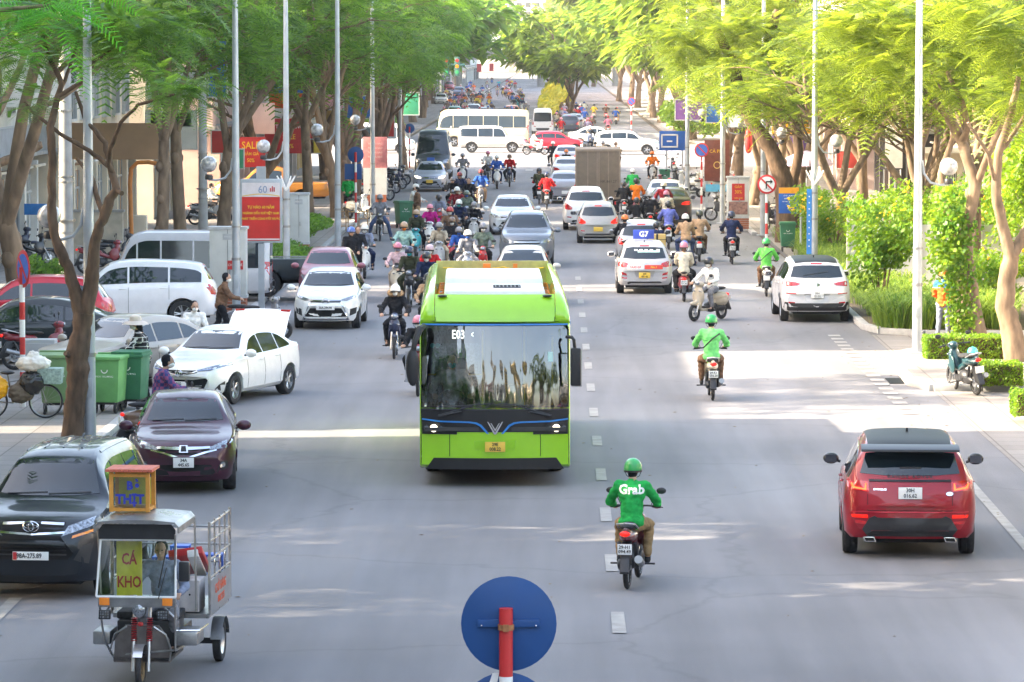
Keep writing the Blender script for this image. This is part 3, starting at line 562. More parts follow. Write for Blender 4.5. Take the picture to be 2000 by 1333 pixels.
slab('pavement_right',[(8.1,-50),(8.1,67.5),(8.8,69.2),(40,69.8),(40,-50)],.14,pave)
slab('pavement_island',[(7.95,85.6),(7.65,87),(7.8,94),(8.4,95.6),(40,96.6),(40,85.6)],.14,pave)
slab('pavement_right_far',[(7.75,158),(7.75,240),(9,247),(12,250),(60,250),(60,158),(11,158),(9,156.5)],.12,pave)
slab('parking_bay',[(8.1,120.5),(8.0,155.7),(9,155.6),(11,157.2),(40,157.2),(40,120.5)],.05,pave)
slab('planting_bed',[(8.0,104.5),(8.3,103),(9.2,102),(30,101.5),(30,119.6),(8.1,119.6)],.15,soil)
slab('pavement_far_left',[(-12.3,314),(-12.3,1300),(-60,1300),(-60,314)],.12,pave)
slab('pavement_far_right',[(9.4,332),(9.4,1300),(60,1300),(60,314),(11,314)],.12,pave)
slab('median',[(-1.2,400),(1.8,392),(2.2,1200),(-1.8,1200)],.15,soil)
kerb=mat('kerb_stone',(.36,.36,.36),rough=.8,var=.15,scale=5)
def kerbline(pts,h):
    mb=MB(); 
    for i in range(len(pts)-1):
        a,b=V((*pts[i],0)),V((*pts[i+1],0)); n=max(1,int((b-a).length/1.0)); d=(b-a)/n
        for k in range(n):
            c=a+d*(k+.5); mb.box((c.x,c.y,h/2),(d.length-.015,.20,h),math.atan2(d.y,d.x))
    return struct(mb.build('kerb',kerb,None,bevel=.015))
kerbline([(-8.3,40),(-8.3,120),(-8.5,240)],.128); kerbline([(8.0,30),(8.0,67.5),(8.7,69.1),(13,69.6)],.148); kerbline([(15,85.5),(7.9,85.5),(7.55,87),(7.7,94),(8.3,95.7),(14,96.4)],.148)
kerbline([(7.9,120),(7.9,104.5),(8.2,102.9),(9.2,101.9),(16,101.6)],.158); kerbline([(7.65,158),(7.65,240)],.128)
line_m=mat('road_paint',(.32,.305,.285),rough=.85,var=.18,scale=3)
def strip(name,quads,z=.012):
    vs=[];fs=[]
    for q in quads: o=len(vs); vs+=[(a,b,z) for a,b in q]; fs.append([o,o+1,o+2,o+3])
    me=bpy.data.meshes.new(name); me.from_pydata(vs,[],fs); o=link(me,name,line_m); return struct(o)
def rect(x,y,wd,l): return [(x-wd/2,y),(x+wd/2,y),(x+wd/2,y+l),(x-wd/2,y+l)]
strip('lane_marking',[rect(.78-.0012*(y-50),y,.17,1.9) for y in [31.8+5.95*k for k in range(17)]])
strip('edge_marking_right',[[(6.42,30),(6.58,30),(7.0,79),(6.84,79)]]+[rect(6.95,80+k*1.15,.30,.55) for k in range(20)])
strip('edge_marking_left',[[(-7.1+.006*(y-50),y),(-6.93+.006*(y-50),y),(-6.93+.006*(y-50),y+3.2),(-7.1+.006*(y-50),y+3.2)] for y in (49.6,70,86,97,107,128,140)])
strip('crossing_marking',[rect(-7.6+k*1.0,243,.45,3.2) for k in range(15)]+[[(-8,240),(7.4,240),(7.4,240.4),(-8,240.4)]]); strip('stop_marking',[[(.9,239),(7.4,239),(7.4,239.3),(.9,239.3)]],.014)
mb=MB(); 
for k in range(9): mb.box((7.35,87.4+k*.16,.012),(.42,.05,.02))
struct(mb.build('drain_grate',dark))
patch=asphalt('asphalt_patch',(.198,.186,.186),.15)
for i,(x,y,a,l) in enumerate([(-3.4,52,1.3,5.5),(4.6,63,.9,9),(-1.9,88,1.4,4),(5.3,101,1.1,7),(2.2,140,1.6,8),(-5.2,112,1.0,10)]): sheet('asphalt_patch',rect(x,y,a,l),.002,patch)
# scattered litter and fallen leaves on the asphalt
rng=random.Random(5); mb=MB()
for k in range(420):
    x=rng.choice([rng.uniform(-8.2,-6.6),rng.uniform(6.6,8.0),rng.uniform(-8,8)]); y=rng.uniform(46,150); a=rng.uniform(0,6); s=rng.uniform(.02,.055)
    mb.add([(x+s*math.cos(a+q)*(1,.45,1,.45)[i],y+s*math.sin(a+q)*(1,.45,1,.45)[i],.008+.008*(i%2)) for i,q in enumerate((0,1.57,3.14,4.71))],[(0,1,2,3)])
l=mb.build('fallen_leaves',mat('litter',(.22,.14,.06),rough=.9,var=.5,scale=3),smooth=False); struct(l,'stuff'); tag(l,'small dry leaves and litter scattered over the asphalt and gutters','litter')
# ---------------------------------------------------------------- trees
def frond(vs,fs,o,d,L,rng,simple=False,pairs=7):
    d=d.normalized(); side=d.cross(V((0,0,1)))
    side=side.normalized() if side.length>.01 else V((1,0,0)); dr=rng.uniform(.25,.7); tw=rng.uniform(-.5,.5); up=side.cross(d).normalized(); sd=(side*math.cos(tw)+up*math.sin(tw))
    P=lambda t:o+d*(L*t)+V((0,0,-dr*L*t*t))
    if simple:
        a,b,c=P(0),P(.5),P(1); wdt=L*.26; n=len(vs); vs+=[a,b-sd*wdt,b+sd*wdt,c]; fs.append((n,n+1,n+3)); fs.append((n,n+3,n+2)); return
    for k in range(pairs):
        t=(k+1)/(pairs+.5); p=P(t); ll=L*.30*math.sin(PI*min(1,.18+t*.84))**.6; wd=L*.5/pairs*.80
        for s in(-1,1):
            q=p+(sd*s*ll)+d*ll*.35+V((0,0,-.12*ll)); n=len(vs); vs+=[p-d*wd*.5,q-d*wd*.3,q+d*wd*.4,p+d*wd*.6]; fs.append((n,n+1,n+2,n+3))
def cluster(vs,fs,c,rad,n,L,rng,out,simple=False,pairs=7):
    for _ in range(n):
        v=V((rng.gauss(0,1),rng.gauss(0,1),rng.gauss(0,.55))).normalized(); d=(v+out*.5+V((0,0,.12))).normalized(); d.z*=.6
        frond(vs,fs,c+v*rad*rng.uniform(.1,.8),d,L*rng.uniform(.7,1.25),rng,simple,pairs)
def limb(mb,a,dirv,length,r0,r1,rng,seg=5,wob=.22,lift=.15):
    p=V(a); d=V(dirv).normalized(); path=[p.copy()]; rr=[r0]
    for i in range(seg):
        d=(d+V((rng.gauss(0,wob),rng.gauss(0,wob),rng.gauss(lift,wob*.5)))*.6).normalized(); p=p+d*(length/seg); path.append(p.copy()); rr.append(r0+(r1-r0)*(i+1)/seg)
    mb.tube(path,rr,8 if r0>.05 else 5); return path,d
def gen_tree(seed,simple=False,fork=1.8,h=9,spread=3.6,lean=(0,0),nl=4,r0=.19,dens=18,L=.66,lowcut=4.0):
    rng=random.Random(seed); mb=MB(); vs=[];fs=[]
    base=V((0,0,-.05)); path=[base]; d=V((lean[0]*.12,lean[1]*.12,1)); rr=[r0*1.35]
    for i in range(4):
        d=(d+V((rng.gauss(lean[0]*.04,.07),rng.gauss(lean[1]*.04,.07),0))).normalized(); path.append(path[-1]+d*(fork/4)); rr.append(r0*(1.05-.06*i))
    mb.tube(path,rr,10)
    if not simple:
        for k in range(5):
            i=rng.randint(1,3); mb.ell(path[i]+V((rng.uniform(-.1,.1),rng.uniform(-.1,.1),rng.uniform(-.2,.2))),(r0*.75,r0*.75,r0*.9),8)
    top=path[-1]; a0=rng.uniform(0,6)
    for k in range(nl):
        a=a0+2*PI*k/nl+rng.uniform(-.4,.4); sl=rng.uniform(.35,.75); dv=V((math.cos(a)*sl+lean[0]*.3,math.sin(a)*sl+lean[1]*.3,1)); LL=(h-fork)*rng.uniform(.48,.62)
        p1,d1=limb(mb,top-V((0,0,.1)),dv,LL,r0*.62,r0*.33,rng,5,.20,.10)
        for q in range(5):
            i=rng.randint(2,5); a2=a+rng.uniform(-1.5,1.5); o=V((math.cos(a2),math.sin(a2),rng.uniform(.1,.9)))
            p2,d2=limb(mb,p1[i],o,spread*rng.uniform(.45,.75),r0*.26,r0*.09,rng,4,.25,.05)
            if p2[-1].z>lowcut-.6: cluster(vs,fs,p2[-1],.55,dens,L,rng,o,simple)
            for e in range(3):
                j=rng.randint(1,4); a3=a2+rng.uniform(-1.6,1.6); o3=V((math.cos(a3),math.sin(a3),rng.uniform(-.15,.7)))
                p3,d3=limb(mb,p2[j],o3,rng.uniform(.8,1.5),r0*.10,r0*.03,rng,3,.25,.0)
                if p3[-1].z>lowcut: cluster(vs,fs,p3[-1],.5,dens,L,rng,o3,simple)
                if p3[1].z>lowcut: cluster(vs,fs,p3[1],.45,dens//2,L,rng,o3,simple)
    tm=mb.mesh('trunk',ang=60); cm=bpy.data.meshes.new('crown'); cm.from_pydata([tuple(v) for v in vs],[],fs)
    return tm,cm
TREES=[gen_tree(11,fork=2.4,h=10,lean=(.6,0)),gen_tree(12,fork=1.6,h=9.5,nl=4,lean=(-.5,.3)),gen_tree(13,fork=3.2,h=10.5,nl=3,r0=.17),gen_tree(14,fork=1.3,h=9,nl=5,spread=4.2,r0=.22),gen_tree(15,fork=2.0,h=10,nl=4,spread=3.2,lean=(.3,-.4))]
FARTREES=[gen_tree(21+i,True,fork=1.8,h=11,nl=5,spread=4.6,dens=16,L=.85,lowcut=3.6) for i in range(3)]
def place_tree(x,y,v,leaf,bk,label,group,s=1,rz=0,z=.12,far=False,name='street_tree',zs=1):
    tm,cm=(FARTREES if far else TREES)[v]; t=thing(name,label,'tree',(x,y,z),rz,group); t.scale=(s,s,s*zs)
    for me,nm,m in((tm,'trunk',bk),(cm,'crown',leaf)):
        if not me.materials: me.materials.append(m)
        o=link(me,nm,None,t); o.material_slots[0].link='OBJECT'; o.material_slots[0].material=m
    return t
ORD=['nearest','second','third','fourth','fifth','sixth','seventh','eighth','ninth','tenth','eleventh','twelfth','thirteenth','fourteenth','fifteenth','sixteenth','seventeenth','eighteenth','nineteenth','twentieth','21st','22nd','23rd','24th','25th','26th']
LT=[(-12.9,134,2,.95,3),(-12.6,137.5,2,1,.4),(-13.5,104,1,1.3,.9),(-17,83.5,2,1.15,.3),(-12.5,154,0,1,0),(-12.6,176,3,1,2),(-9.6,160,2,.95,1),(-9.2,172,4,1,4),(-9.8,188,1,1,5),(-9.6,198,2,1,2.4),(-10.5,206,0,1.05,3.3),(-9.4,216,3,1,.5),(-12.5,222,1,1,1.3),(-9.8,230,4,1,2.9),(-9.0,241,0,.9,3.1)]  # fourth tree, mostly out of view, added to streak the sunlit road
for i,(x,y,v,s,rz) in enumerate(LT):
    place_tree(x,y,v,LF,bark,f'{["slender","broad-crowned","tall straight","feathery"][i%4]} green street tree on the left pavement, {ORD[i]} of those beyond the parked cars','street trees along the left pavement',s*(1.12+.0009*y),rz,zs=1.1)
RT=[(12.2,119,2,1,2),(13.5,128,0,1.05,1),(11.6,133,4,1,0),(12.4,141,2,1,3),(10.4,148,1,1,1.5),(13.2,150,3,1,.3),(12.0,160,0,1,4),(9.0,165,2,.85,5),(10.5,176,3,1.05,2.2),(8.9,186,1,1,3),(10.8,196,4,1,.6),(9.2,207,0,1,5.2),(11,218,3,1,1.1),(9.4,229,1,1,2.7),(10.5,240,2,1,4.4),(16,108,3,1.1,2.1)]
for i,(x,y,v,s,rz) in enumerate(RT):
    place_tree(x,y,v,LR,bark,f'{["forked","many-stemmed","leaning","bright-leaved"][i%4]} tree with yellow-green leaves on the right side, {ORD[i]} beyond the flowering bed','street trees along the right pavement',s*(1.05+.0009*y),rz)
rng=random.Random(3)
n=0
for side,xs in(('left',-14.0),('middle',.6),('right',10.5)):
    for k in range(13):
        y=(325 if side!='middle' else 405)+k*(36 if k<8 else 62)+rng.uniform(-6,6); x=xs+rng.uniform(-.7,.7)-max(0,y-420)*{'left':.022,'middle':.002,'right':.008}[side]
        place_tree(x,y,rng.randint(0,2),LFAR if side!='left' else LF,bark if side!='middle' or k>2 else barkd,f'hazy street tree, {ORD[k]} of the {side} row beyond the junction','hazy street trees beyond the junction',rng.uniform(.95,1.15)*((1.6+k*.04) if side!='middle' else 1.25),rng.uniform(0,6),far=True)
for k in range(6):
    y=318+k*40; place_tree(15+k%2*3,y,k%3,LFAR,bark,f'hazy street tree behind the right row beyond the junction, {ORD[k]} to us','hazy street trees beyond the junction',1.7,k,far=True)
for i,(x,y,v) in enumerate([(-13,55.5,3),(-15.5,43,3),(-16,50.6,3),(-16,58.2,3),(-12,26,1),(-10.5,8,0),(-11,-14,3),(-10.8,-36,2),(-11,-60,0),(-11,-88,3),(11.5,58,3),(12,34,0),(11.2,10,3),(11.5,-12,1),(11,-34,4),(11.4,-58,3),(11.2,-86,0)]):  # trees added to dapple the road and reflect in the car glass
    place_tree(x,y,v,LF if x<0 else LR,bark,f'street tree on the {"left" if x<0 else "right"} beside the footbridge, {ORD[i]} of those added for dapple and reflections','added trees near the footbridge',1.65 if i==0 else 1.25,i)
for i,(x,y,v) in enumerate([(-9,-104,0),(-5,-112,1),(-1,-106,3),(3,-114,2),(7,-105,4),(0,-122,3)]): place_tree(x,y,v,LF,bark,f'unseen tree added behind the footbridge for windscreen reflections, {ORD[i]} from the left','added trees near the footbridge',1.9,i)  # unseen row added for the bus windscreen to mirror
# near left tree, traced limb by limb
def traced(name,label,d,limbs,clusters,leaf,bk,L=.5,dens=26,base=None,group=None,pairs=11,fn=6):
    b=base; t=thing(name,label,'tree',b,0,group); mb=MB(); mb.M=Matrix.Translation(-V(b)); rng=random.Random(7)
    for pts in limbs:
        pa=[pt(x,y,d+dd) for x,y,r,dd in pts]; rr=[r for *_,r,dd in [(x,y,r,dd) for x,y,r,dd in pts]]
        q=[];qr=[]
        for i in range(len(pa)-1):
            for k in range(4):
                f=k/4; q.append(pa[i].lerp(pa[i+1],f)+V((noise.noise(pa[i]*3+V((k,0,0)))*.03,0,0))); qr.append((rr[i]*(1-f)+rr[i+1]*f)*(1+.14*noise.noise(V((i*3.1,k*1.7,2)))))
        q.append(pa[-1]); qr.append(rr[-1]); mb.tube(q,qr,12)
    mb.build('trunk',bk,t,ang=60)
    vs=[];fs=[]
    for x,y,dd,rad,n in clusters:
        c=pt(x,y,d+dd)-V(b); 
        for k in range(n): 
            o=V((rng.gauss(0,1),rng.gauss(0,1),rng.gauss(0,.6))); cc=c+o.normalized()*rad*rng.uniform(.2,1); cluster(vs,fs,cc,.3,fn,L,rng,o.normalized(),False,pairs)
            mb2=None
    cm=bpy.data.meshes.new('crown'); cm.from_pydata([tuple(v) for v in vs],[],fs); link(cm,'crown',leaf,t)
    return t
B1=at(143,868,.12)
traced('street_tree','knobbly dark trunk forking beside the grey lamp post, in front of the green bins',B1.y,
 [[(143,875,.24,0),(142,830,.19,0),(148,780,.19,0),(152,730,.20,0),(150,700,.21,0),(160,650,.17,0),(163,612,.18,0)],
  [(160,620,.14,0),(148,575,.12,0),(133,520,.095,0),(122,500,.10,0),(104,455,.085,0),(100,400,.08,0),(103,330,.075,0),(98,250,.07,0),(112,190,.055,.3),(122,165,.05,.4),(100,120,.04,.6),(80,60,.03,.8)],
  [(163,615,.15,0),(178,560,.135,0),(182,520,.115,-.1),(186,470,.10,-.2),(200,430,.09,-.3),(215,390,.09,-.3),(228,370,.07,-.3),(218,335,.065,-.2),(205,280,.045,0),(165,230,.035,.2),(148,180,.03,.4)],
  [(222,345,.05,-.2),(212,320,.045,-.3),(216,290,.04,-.5),(236,240,.035,-.8),(270,205,.03,-1.2),(340,185,.02,-1.8)],
  [(112,190,.04,.3),(160,160,.035,.3),(185,120,.03,.2),(230,90,.02,0)],[(122,170,.035,.4),(140,120,.03,.8),(160,60,.02,1)],
  [(213,325,.045,-.2),(175,295,.04,-.1),(118,262,.035,0),(70,225,.03,.2),(48,200,.02,.3)],
  [(228,372,.04,-.3),(238,378,.045,-.5)],[(205,430,.06,-.2),(192,395,.05,.1),(180,345,.04,.3),(150,310,.03,.6)],[(150,705,.06,0),(128,690,.05,-.2)]],
 [(40,120,.5,.45,16),(110,60,.8,.5,22),(170,60,.8,.5,20),(230,70,.4,.5,20),(300,160,-1,.35,12),(340,185,-1.8,.3,12),(380,170,-1.5,.25,8),(250,130,-.4,.35,12),(60,200,.3,.2,5),(200,20,1,.6,22),(290,40,.2,.5,20),(30,40,1,.5,20),(350,60,0,.5,14)],LF,barkd,L=.42,base=B1)
# branches of a tree out of frame, hanging into the top left corner
B2=V((-10.6,46,.12))
traced('street_tree','bright fern-like fronds hanging into the top left corner',46,
 [[(-760,1300,.2,0),(-740,900,.17,0),(-600,500,.13,0),(-380,200,.09,0),(-200,60,.06,0),(0,20,.03,0),(100,10,.015,0)]],
 [(-60,20,0,.25,5),(20,50,0,.2,4),(60,10,0,.2,5),(110,30,0,.16,4),(30,90,.2,.12,2),(-40,110,0,.16,3),(100,-40,0,.2,5),(170,-20,.2,.1,3)],LFERN,bark,L=.60,base=B2,pairs=15,fn=2)
B3=at(-150,520,.12)
traced('street_tree','thick pale cut-off branch reaching in from the left edge of the photo',B3.y-8,
 [[(-180,700,.22,0),(-150,480,.2,0),(-60,360,.17,0),(0,318,.14,0),(50,300,.12,0),(75,285,.13,0),(82,283,.11,0)],[(-150,470,.15,0),(-60,300,.12,.2),(0,215,.11,.3),(40,130,.1,.4),(60,60,.08,.6)]],
 [(-20,60,1,.6,10),(60,30,1,.6,10)],LF,bark,base=B3)
# right foreground trees
B4=at(1900,664,.14); 
traced('vine_covered_tree','pale forked tree whose trunk is wrapped in bright climbing vine, above the clipped hedge',B4.y,
 [[(1900,670,.36,0),(1892,600,.30,0),(1885,520,.24,0),(1880,450,.20,0)],
  [(1885,470,.17,0),(1895,420,.15,-.3),(1905,360,.14,-.4),(1885,300,.13,-.3),(1878,275,.13,0),(1850,225,.11,0),(1810,185,.08,0),(1780,150,.05,0)],
  [(1878,280,.10,0),(1890,250,.08,-.4),(1880,200,.07,-.8),(1850,140,.05,-1)],
  [(1885,500,.14,0),(1850,420,.12,.5),(1838,340,.10,.8),(1862,270,.07,1),(1855,200,.05,1)],[(1905,370,.09,-.3),(1930,300,.08,-.8),(1960,240,.06,-1.2),(1985,170,.05,-1.5)]],
 [(1780,60,0,.7,26),(1850,40,0,.8,30),(1720,110,-.4,.5,14),(1920,60,-.6,.8,28),(1830,120,-.8,.5,16),(1700,40,.3,.7,22),(1980,110,-1,.7,20),(1870,180,-1,.35,10),(1640,60,.2,.6,18),(1940,190,-1.4,.4,10),(1760,160,-.5,.4,10),(1600,120,.4,.4,9)],LR,bark,L=.62,dens=20,base=B4)
vs=[];fs=[]; rng=random.Random(9)
for k in range(1900):
    t=rng.random(); y=655-t*235; xc=1882-26*t; p=pt(xc+rng.gauss(0,13+14*t),y+rng.gauss(0,10),B4.y-.35-rng.uniform(0,.25))-B4
    a=V((rng.gauss(0,1),rng.gauss(0,1)-.6,rng.gauss(0,1))).normalized(); u=a.orthogonal().normalized()*.055; w2=a.cross(u).normalized()*.045; n=len(vs); vs+=[p-u,p-w2,p+u,p+w2]; fs.append((n,n+1,n+2,n+3))
for k in range(900):
    a=rng.uniform(0,6.28); z=rng.uniform(2.4,4.3); r_=rng.uniform(.2,1.0)*(1-.3*abs(z-3)/1.2); p=pt(1850,500,B4.y)-B4; p=V((p.x+math.cos(a)*r_*.55,-.1+math.sin(a)*r_,z-.6)); q=V((rng.gauss(0,1),rng.gauss(0,1),rng.gauss(0,1)+.5)).normalized(); u=q.orthogonal().normalized()*.07; w2=q.cross(u).normalized()*.055; n=len(vs); vs+=[p-u,p-w2,p+u,p+w2]; fs.append((n,n+1,n+2,n+3))
cm=bpy.data.meshes.new('vine'); cm.from_pydata([tuple(v) for v in vs],[],fs); ivy=link(cm,'climbing_vine',LB); ivy.location=B4; tag(ivy,'bright green climbing vine clinging to the forked tree above the hedge','vine')
B5=at(1985,706,.14)
traced('street_tree','dark rough trunk at the right edge splitting low into two pale limbs',B5.y,
 [[(1988,712,.30,0),(1975,640,.24,0),(1962,600,.22,0),(1968,540,.20,0),(1975,500,.19,0)],
  [(1975,505,.14,0),(1958,440,.13,0),(1945,380,.12,-.2),(1950,300,.10,-.3),(1975,220,.08,-.5),(1990,150,.06,-.6)],
  [(1975,505,.13,0),(2010,440,.12,.2),(2060,380,.1,.4)],[(1950,380,.05,0),(1930,300,.045,-.8),(1910,270,.04,-1),(1890,240,.03,-1.2)],[(1950,300,.06,-.3),(1975,270,.05,-.2),(2020,200,.05,0),(2060,150,.04,0)]],
 [(1960,80,-.5,.8,26),(2040,120,0,.8,20),(1900,20,-1,.8,26),(2000,200,-.6,.5,14)],LR,bark,L=.62,base=B5)
# big dark leaning tree right of the cabinet
B6=at(1545,470,.12)
traced('street_tree','massive dark leaning trunk behind the no left turn sign',B6.y,
 [[(1542,480,.55,0),(1538,420,.42,0),(1530,350,.36,0),(1505,290,.30,0),(1470,240,.27,0),(1445,180,.25,0),(1430,120,.2,0),(1400,60,.15,0)],[(1470,240,.2,0),(1490,160,.22,.4),(1500,90,.2,.6),(1520,20,.15,.6)],[(1540,400,.2,.5),(1560,300,.18,.8),(1550,200,.16,1),(1570,100,.12,1)]],
 [(1400,60,0,1,30),(1470,60,0,1.1,34),(1540,60,.5,1.1,34),(1600,90,1,1,24),(1420,120,-.8,.6,14),(1340,90,0,.9,24),(1500,110,-.8,.7,20),(1300,60,0,.8,16)],LR,barkd,L=.7,base=B6)
def shrub(name,label,cat,c,r,h,n,leaf,size,seed,flowers=0,stem=True,group=None,z=.15,box=False):
    t=thing(name,label,cat,(c[0],c[1],z),0,group); rng=random.Random(seed); vs=[];fs=[]; mb=MB(); lumps=[(V((rng.uniform(-.7,.7)*r[0],rng.uniform(-.7,.7)*r[1],h*rng.uniform(.35,.85))),rng.uniform(.35,.6)) for _ in range(9)]
    tips=[]
    for k in range(n):
        if box: p=V((rng.uniform(-1,1)*r[0],rng.uniform(-1,1)*r[1],rng.uniform(.0,1)*h)); 
        else:
            l,q=rng.choice(lumps); o=V((rng.gauss(0,1),rng.gauss(0,1),rng.gauss(0,1))).normalized()*q*rng.uniform(.55,1.05); p=l+V((o.x*r[0],o.y*r[1],o.z*h*.5)); 
            if p.z<.03: p.z=rng.uniform(.03,.3)
        if box:
            f=rng.randint(0,4); bump=.05*noise.noise(p*4)
            if f==0: p.z=h+bump
            elif f==1: p.y=-r[1]-bump
            elif f==2: p.x=-r[0]-bump
            elif f==3: p.x=r[0]+bump
        a=V((rng.gauss(0,1),rng.gauss(0,1),rng.gauss(.6,1))).normalized(); u=a.orthogonal().normalized(); w_=a.cross(u); sz=size*rng.uniform(.6,1.3); m=len(vs); vs+=[p-u*sz,p-w_*sz*.45,p+u*sz,p+w_*sz*.45]; fs.append((m,m+1,m+2,m+3)); tips.append(p)
    cm=bpy.data.meshes.new('foliage'); cm.from_pydata([tuple(v) for v in vs],[],fs); link(cm,'foliage',leaf,t)
    if stem:
        for k in range(10): a=rng.uniform(0,6.28); e=rng.choice(tips); mb.tube([(math.cos(a)*.1,math.sin(a)*.1,-.1),(e.x*.4,e.y*.4,e.z*.5),tuple(e)],[.03,.02,.008],5)
        mb.build('stems',bark,t)
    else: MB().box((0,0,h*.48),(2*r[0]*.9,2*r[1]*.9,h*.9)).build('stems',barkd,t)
    if flowers:
        mb=MB()
        for k in range(flowers):
            p=max(rng.sample(tips,5),key=lambda q:q.z*.6-q.y); 
            for j in range(3): mb.ell(p+V((rng.uniform(-.06,.06),-.05+rng.uniform(-.06,.06),.04+rng.uniform(-.04,.06))),(.042,.042,.03),6)
        struct(mb.build('flowers',mat('yellow_petal',(.85,.52,.01),rough=.6,var=.15),t),'stuff')
    return t
def P2(px,py): q=at(px,py); return (q.x,q.y)
shrub('flowering_shrub','yellow-flowered shrub nearest the blue notice board','shrub',(9.6,141),(1.7,3),2.3,5200,LB,.08,1,46)
shrub('flowering_shrub','tall yellow-flowered shrub beside the bannered lamp post','shrub',(11.2,131),(1.8,3),2.9,6000,LB,.08,2,60)
shrub('flowering_shrub','yellow-flowered shrub behind the bright green sapling','shrub',(12.8,124),(2,3),3.0,6000,LB,.08,3,50)
shrub('green_shrub','bright lime-green sapling in the bed behind the white parked car','shrub',(8.6,108.5),(.9,1.0),3.0,3600,LB,.085,4,0)
shrub('green_shrub','leafy green shrub behind the worker in orange','shrub',(11.2,107),(1.3,1.0),1.7,3000,LB,.08,5,6)
shrub('green_shrub','dense climbing foliage over the fence at the right edge','shrub',(14.2,112),(2.2,1.2),5.2,9000,LB,.09,6,0)
shrub('green_shrub','low green shrub between the two pavement trees on the left','shrub',(-9.4,150),(1.3,5),1.0,6000,LF,.08,7,0)
shrub('green_shrub','dark green shrub behind the left brick-based cabinet','shrub',(-8.9,131),(1.2,6),1.1,6000,LF,.08,8,0)
shrub('green_shrub','small shrub against the low white wall on the left','shrub',(-14.6,118),(.7,1),1.1,1500,LF,.07,9,0)
shrub('clipped_hedge','clipped lime-green hedge under the vine-covered tree','hedge',(at(1900,703,.14).x,at(1900,703,.14).y+.6),(1.02,.5),.50,9000,LB,.035,10,0,False,box=True,z=.14)
shrub('clipped_hedge','small square clipped hedge at the right edge behind the parked motorbike','hedge',(at(1958,755,.14).x,at(1958,755,.14).y+.5),(.42,.45),.46,4000,LB,.035,11,0,False,box=True,z=.14)
q=at(2000,815,.14); shrub('clipped_hedge','bit of lime-green hedge cut by the right edge','hedge',(q.x+.25,q.y+.5),(.4,.5),.46,2500,LB,.035,12,0,False,box=True,z=.14)
for i,(x,y,rx,ry,h) in enumerate([(-.6,440,1.4,22,3.0),(.4,500,1.6,25,3.4)]):
    shrub('flowering_shrub',['hazy yellow shrub on the median, nearer the junction','hazy yellow shrub on the median, farther back'][i],'shrub',(x,y),(rx,ry),h,3500,leafmat('leaf_yellow',(.30,.32,.03),(.62,.55,.05),.4),.30,30+i,0,group='hazy yellow median shrubs')
for i,(x,y,h) in enumerate([(10.5,322,3.2),(12,345,3.5),(-14.5,322,3.0)]):
    shrub('green_shrub',['green shrub on the far right corner of the junction','taller green shrub behind the far right corner','green shrub on the far left corner of the junction'][i],'shrub',(x,y),(2.6,5),h,3500,LB if i<2 else LF,.2,40+i,20)
# long grass
def grass(name,label,spots,h,leaf,seed):
    rng=random.Random(seed); vs=[];fs=[]
    for x,y,n in spots:
        for k in range(n):
            a=rng.uniform(0,6.28); q=rng.uniform(0,.25); p=V((x+math.cos(a)*q,y+math.sin(a)*q,.13)); d=V((math.cos(a),math.sin(a),0)); hh=h*rng.uniform(.6,1.2); sd=V((-d.y,d.x,0))*.014
            c=[p,p+d*hh*.15+V((0,0,hh*.6)),p+d*hh*.45+V((0,0,hh*.9)),p+d*hh*.85+V((0,0,hh*.72))]; m=len(vs)
            for i,q_ in enumerate(c): s_=sd*(1,1.1,.8,.1)[i]; vs+=[q_-s_,q_+s_]
            for i in range(3): fs.append((m+2*i,m+2*i+1,m+2*i+3,m+2*i+2))
    cm=bpy.data.meshes.new(name); cm.from_pydata([tuple(v) for v in vs],[],fs); o=link(cm,name,leaf); tag(o,label,'grass'); struct(o,'stuff')
rng=random.Random(8)
grass('long_grass','tall arching grass along the kerb of the right planting bed',[(rng.uniform(8.25,11.4),rng.uniform(102.4,106.5),34) for _ in range(130)],.85,LG,1)
grass('rough_grass','rough grass around the shrubs further along the right bed',[(rng.uniform(8.3,10.5),rng.uniform(107,154),26) for _ in range(330)],.5,LG,2)
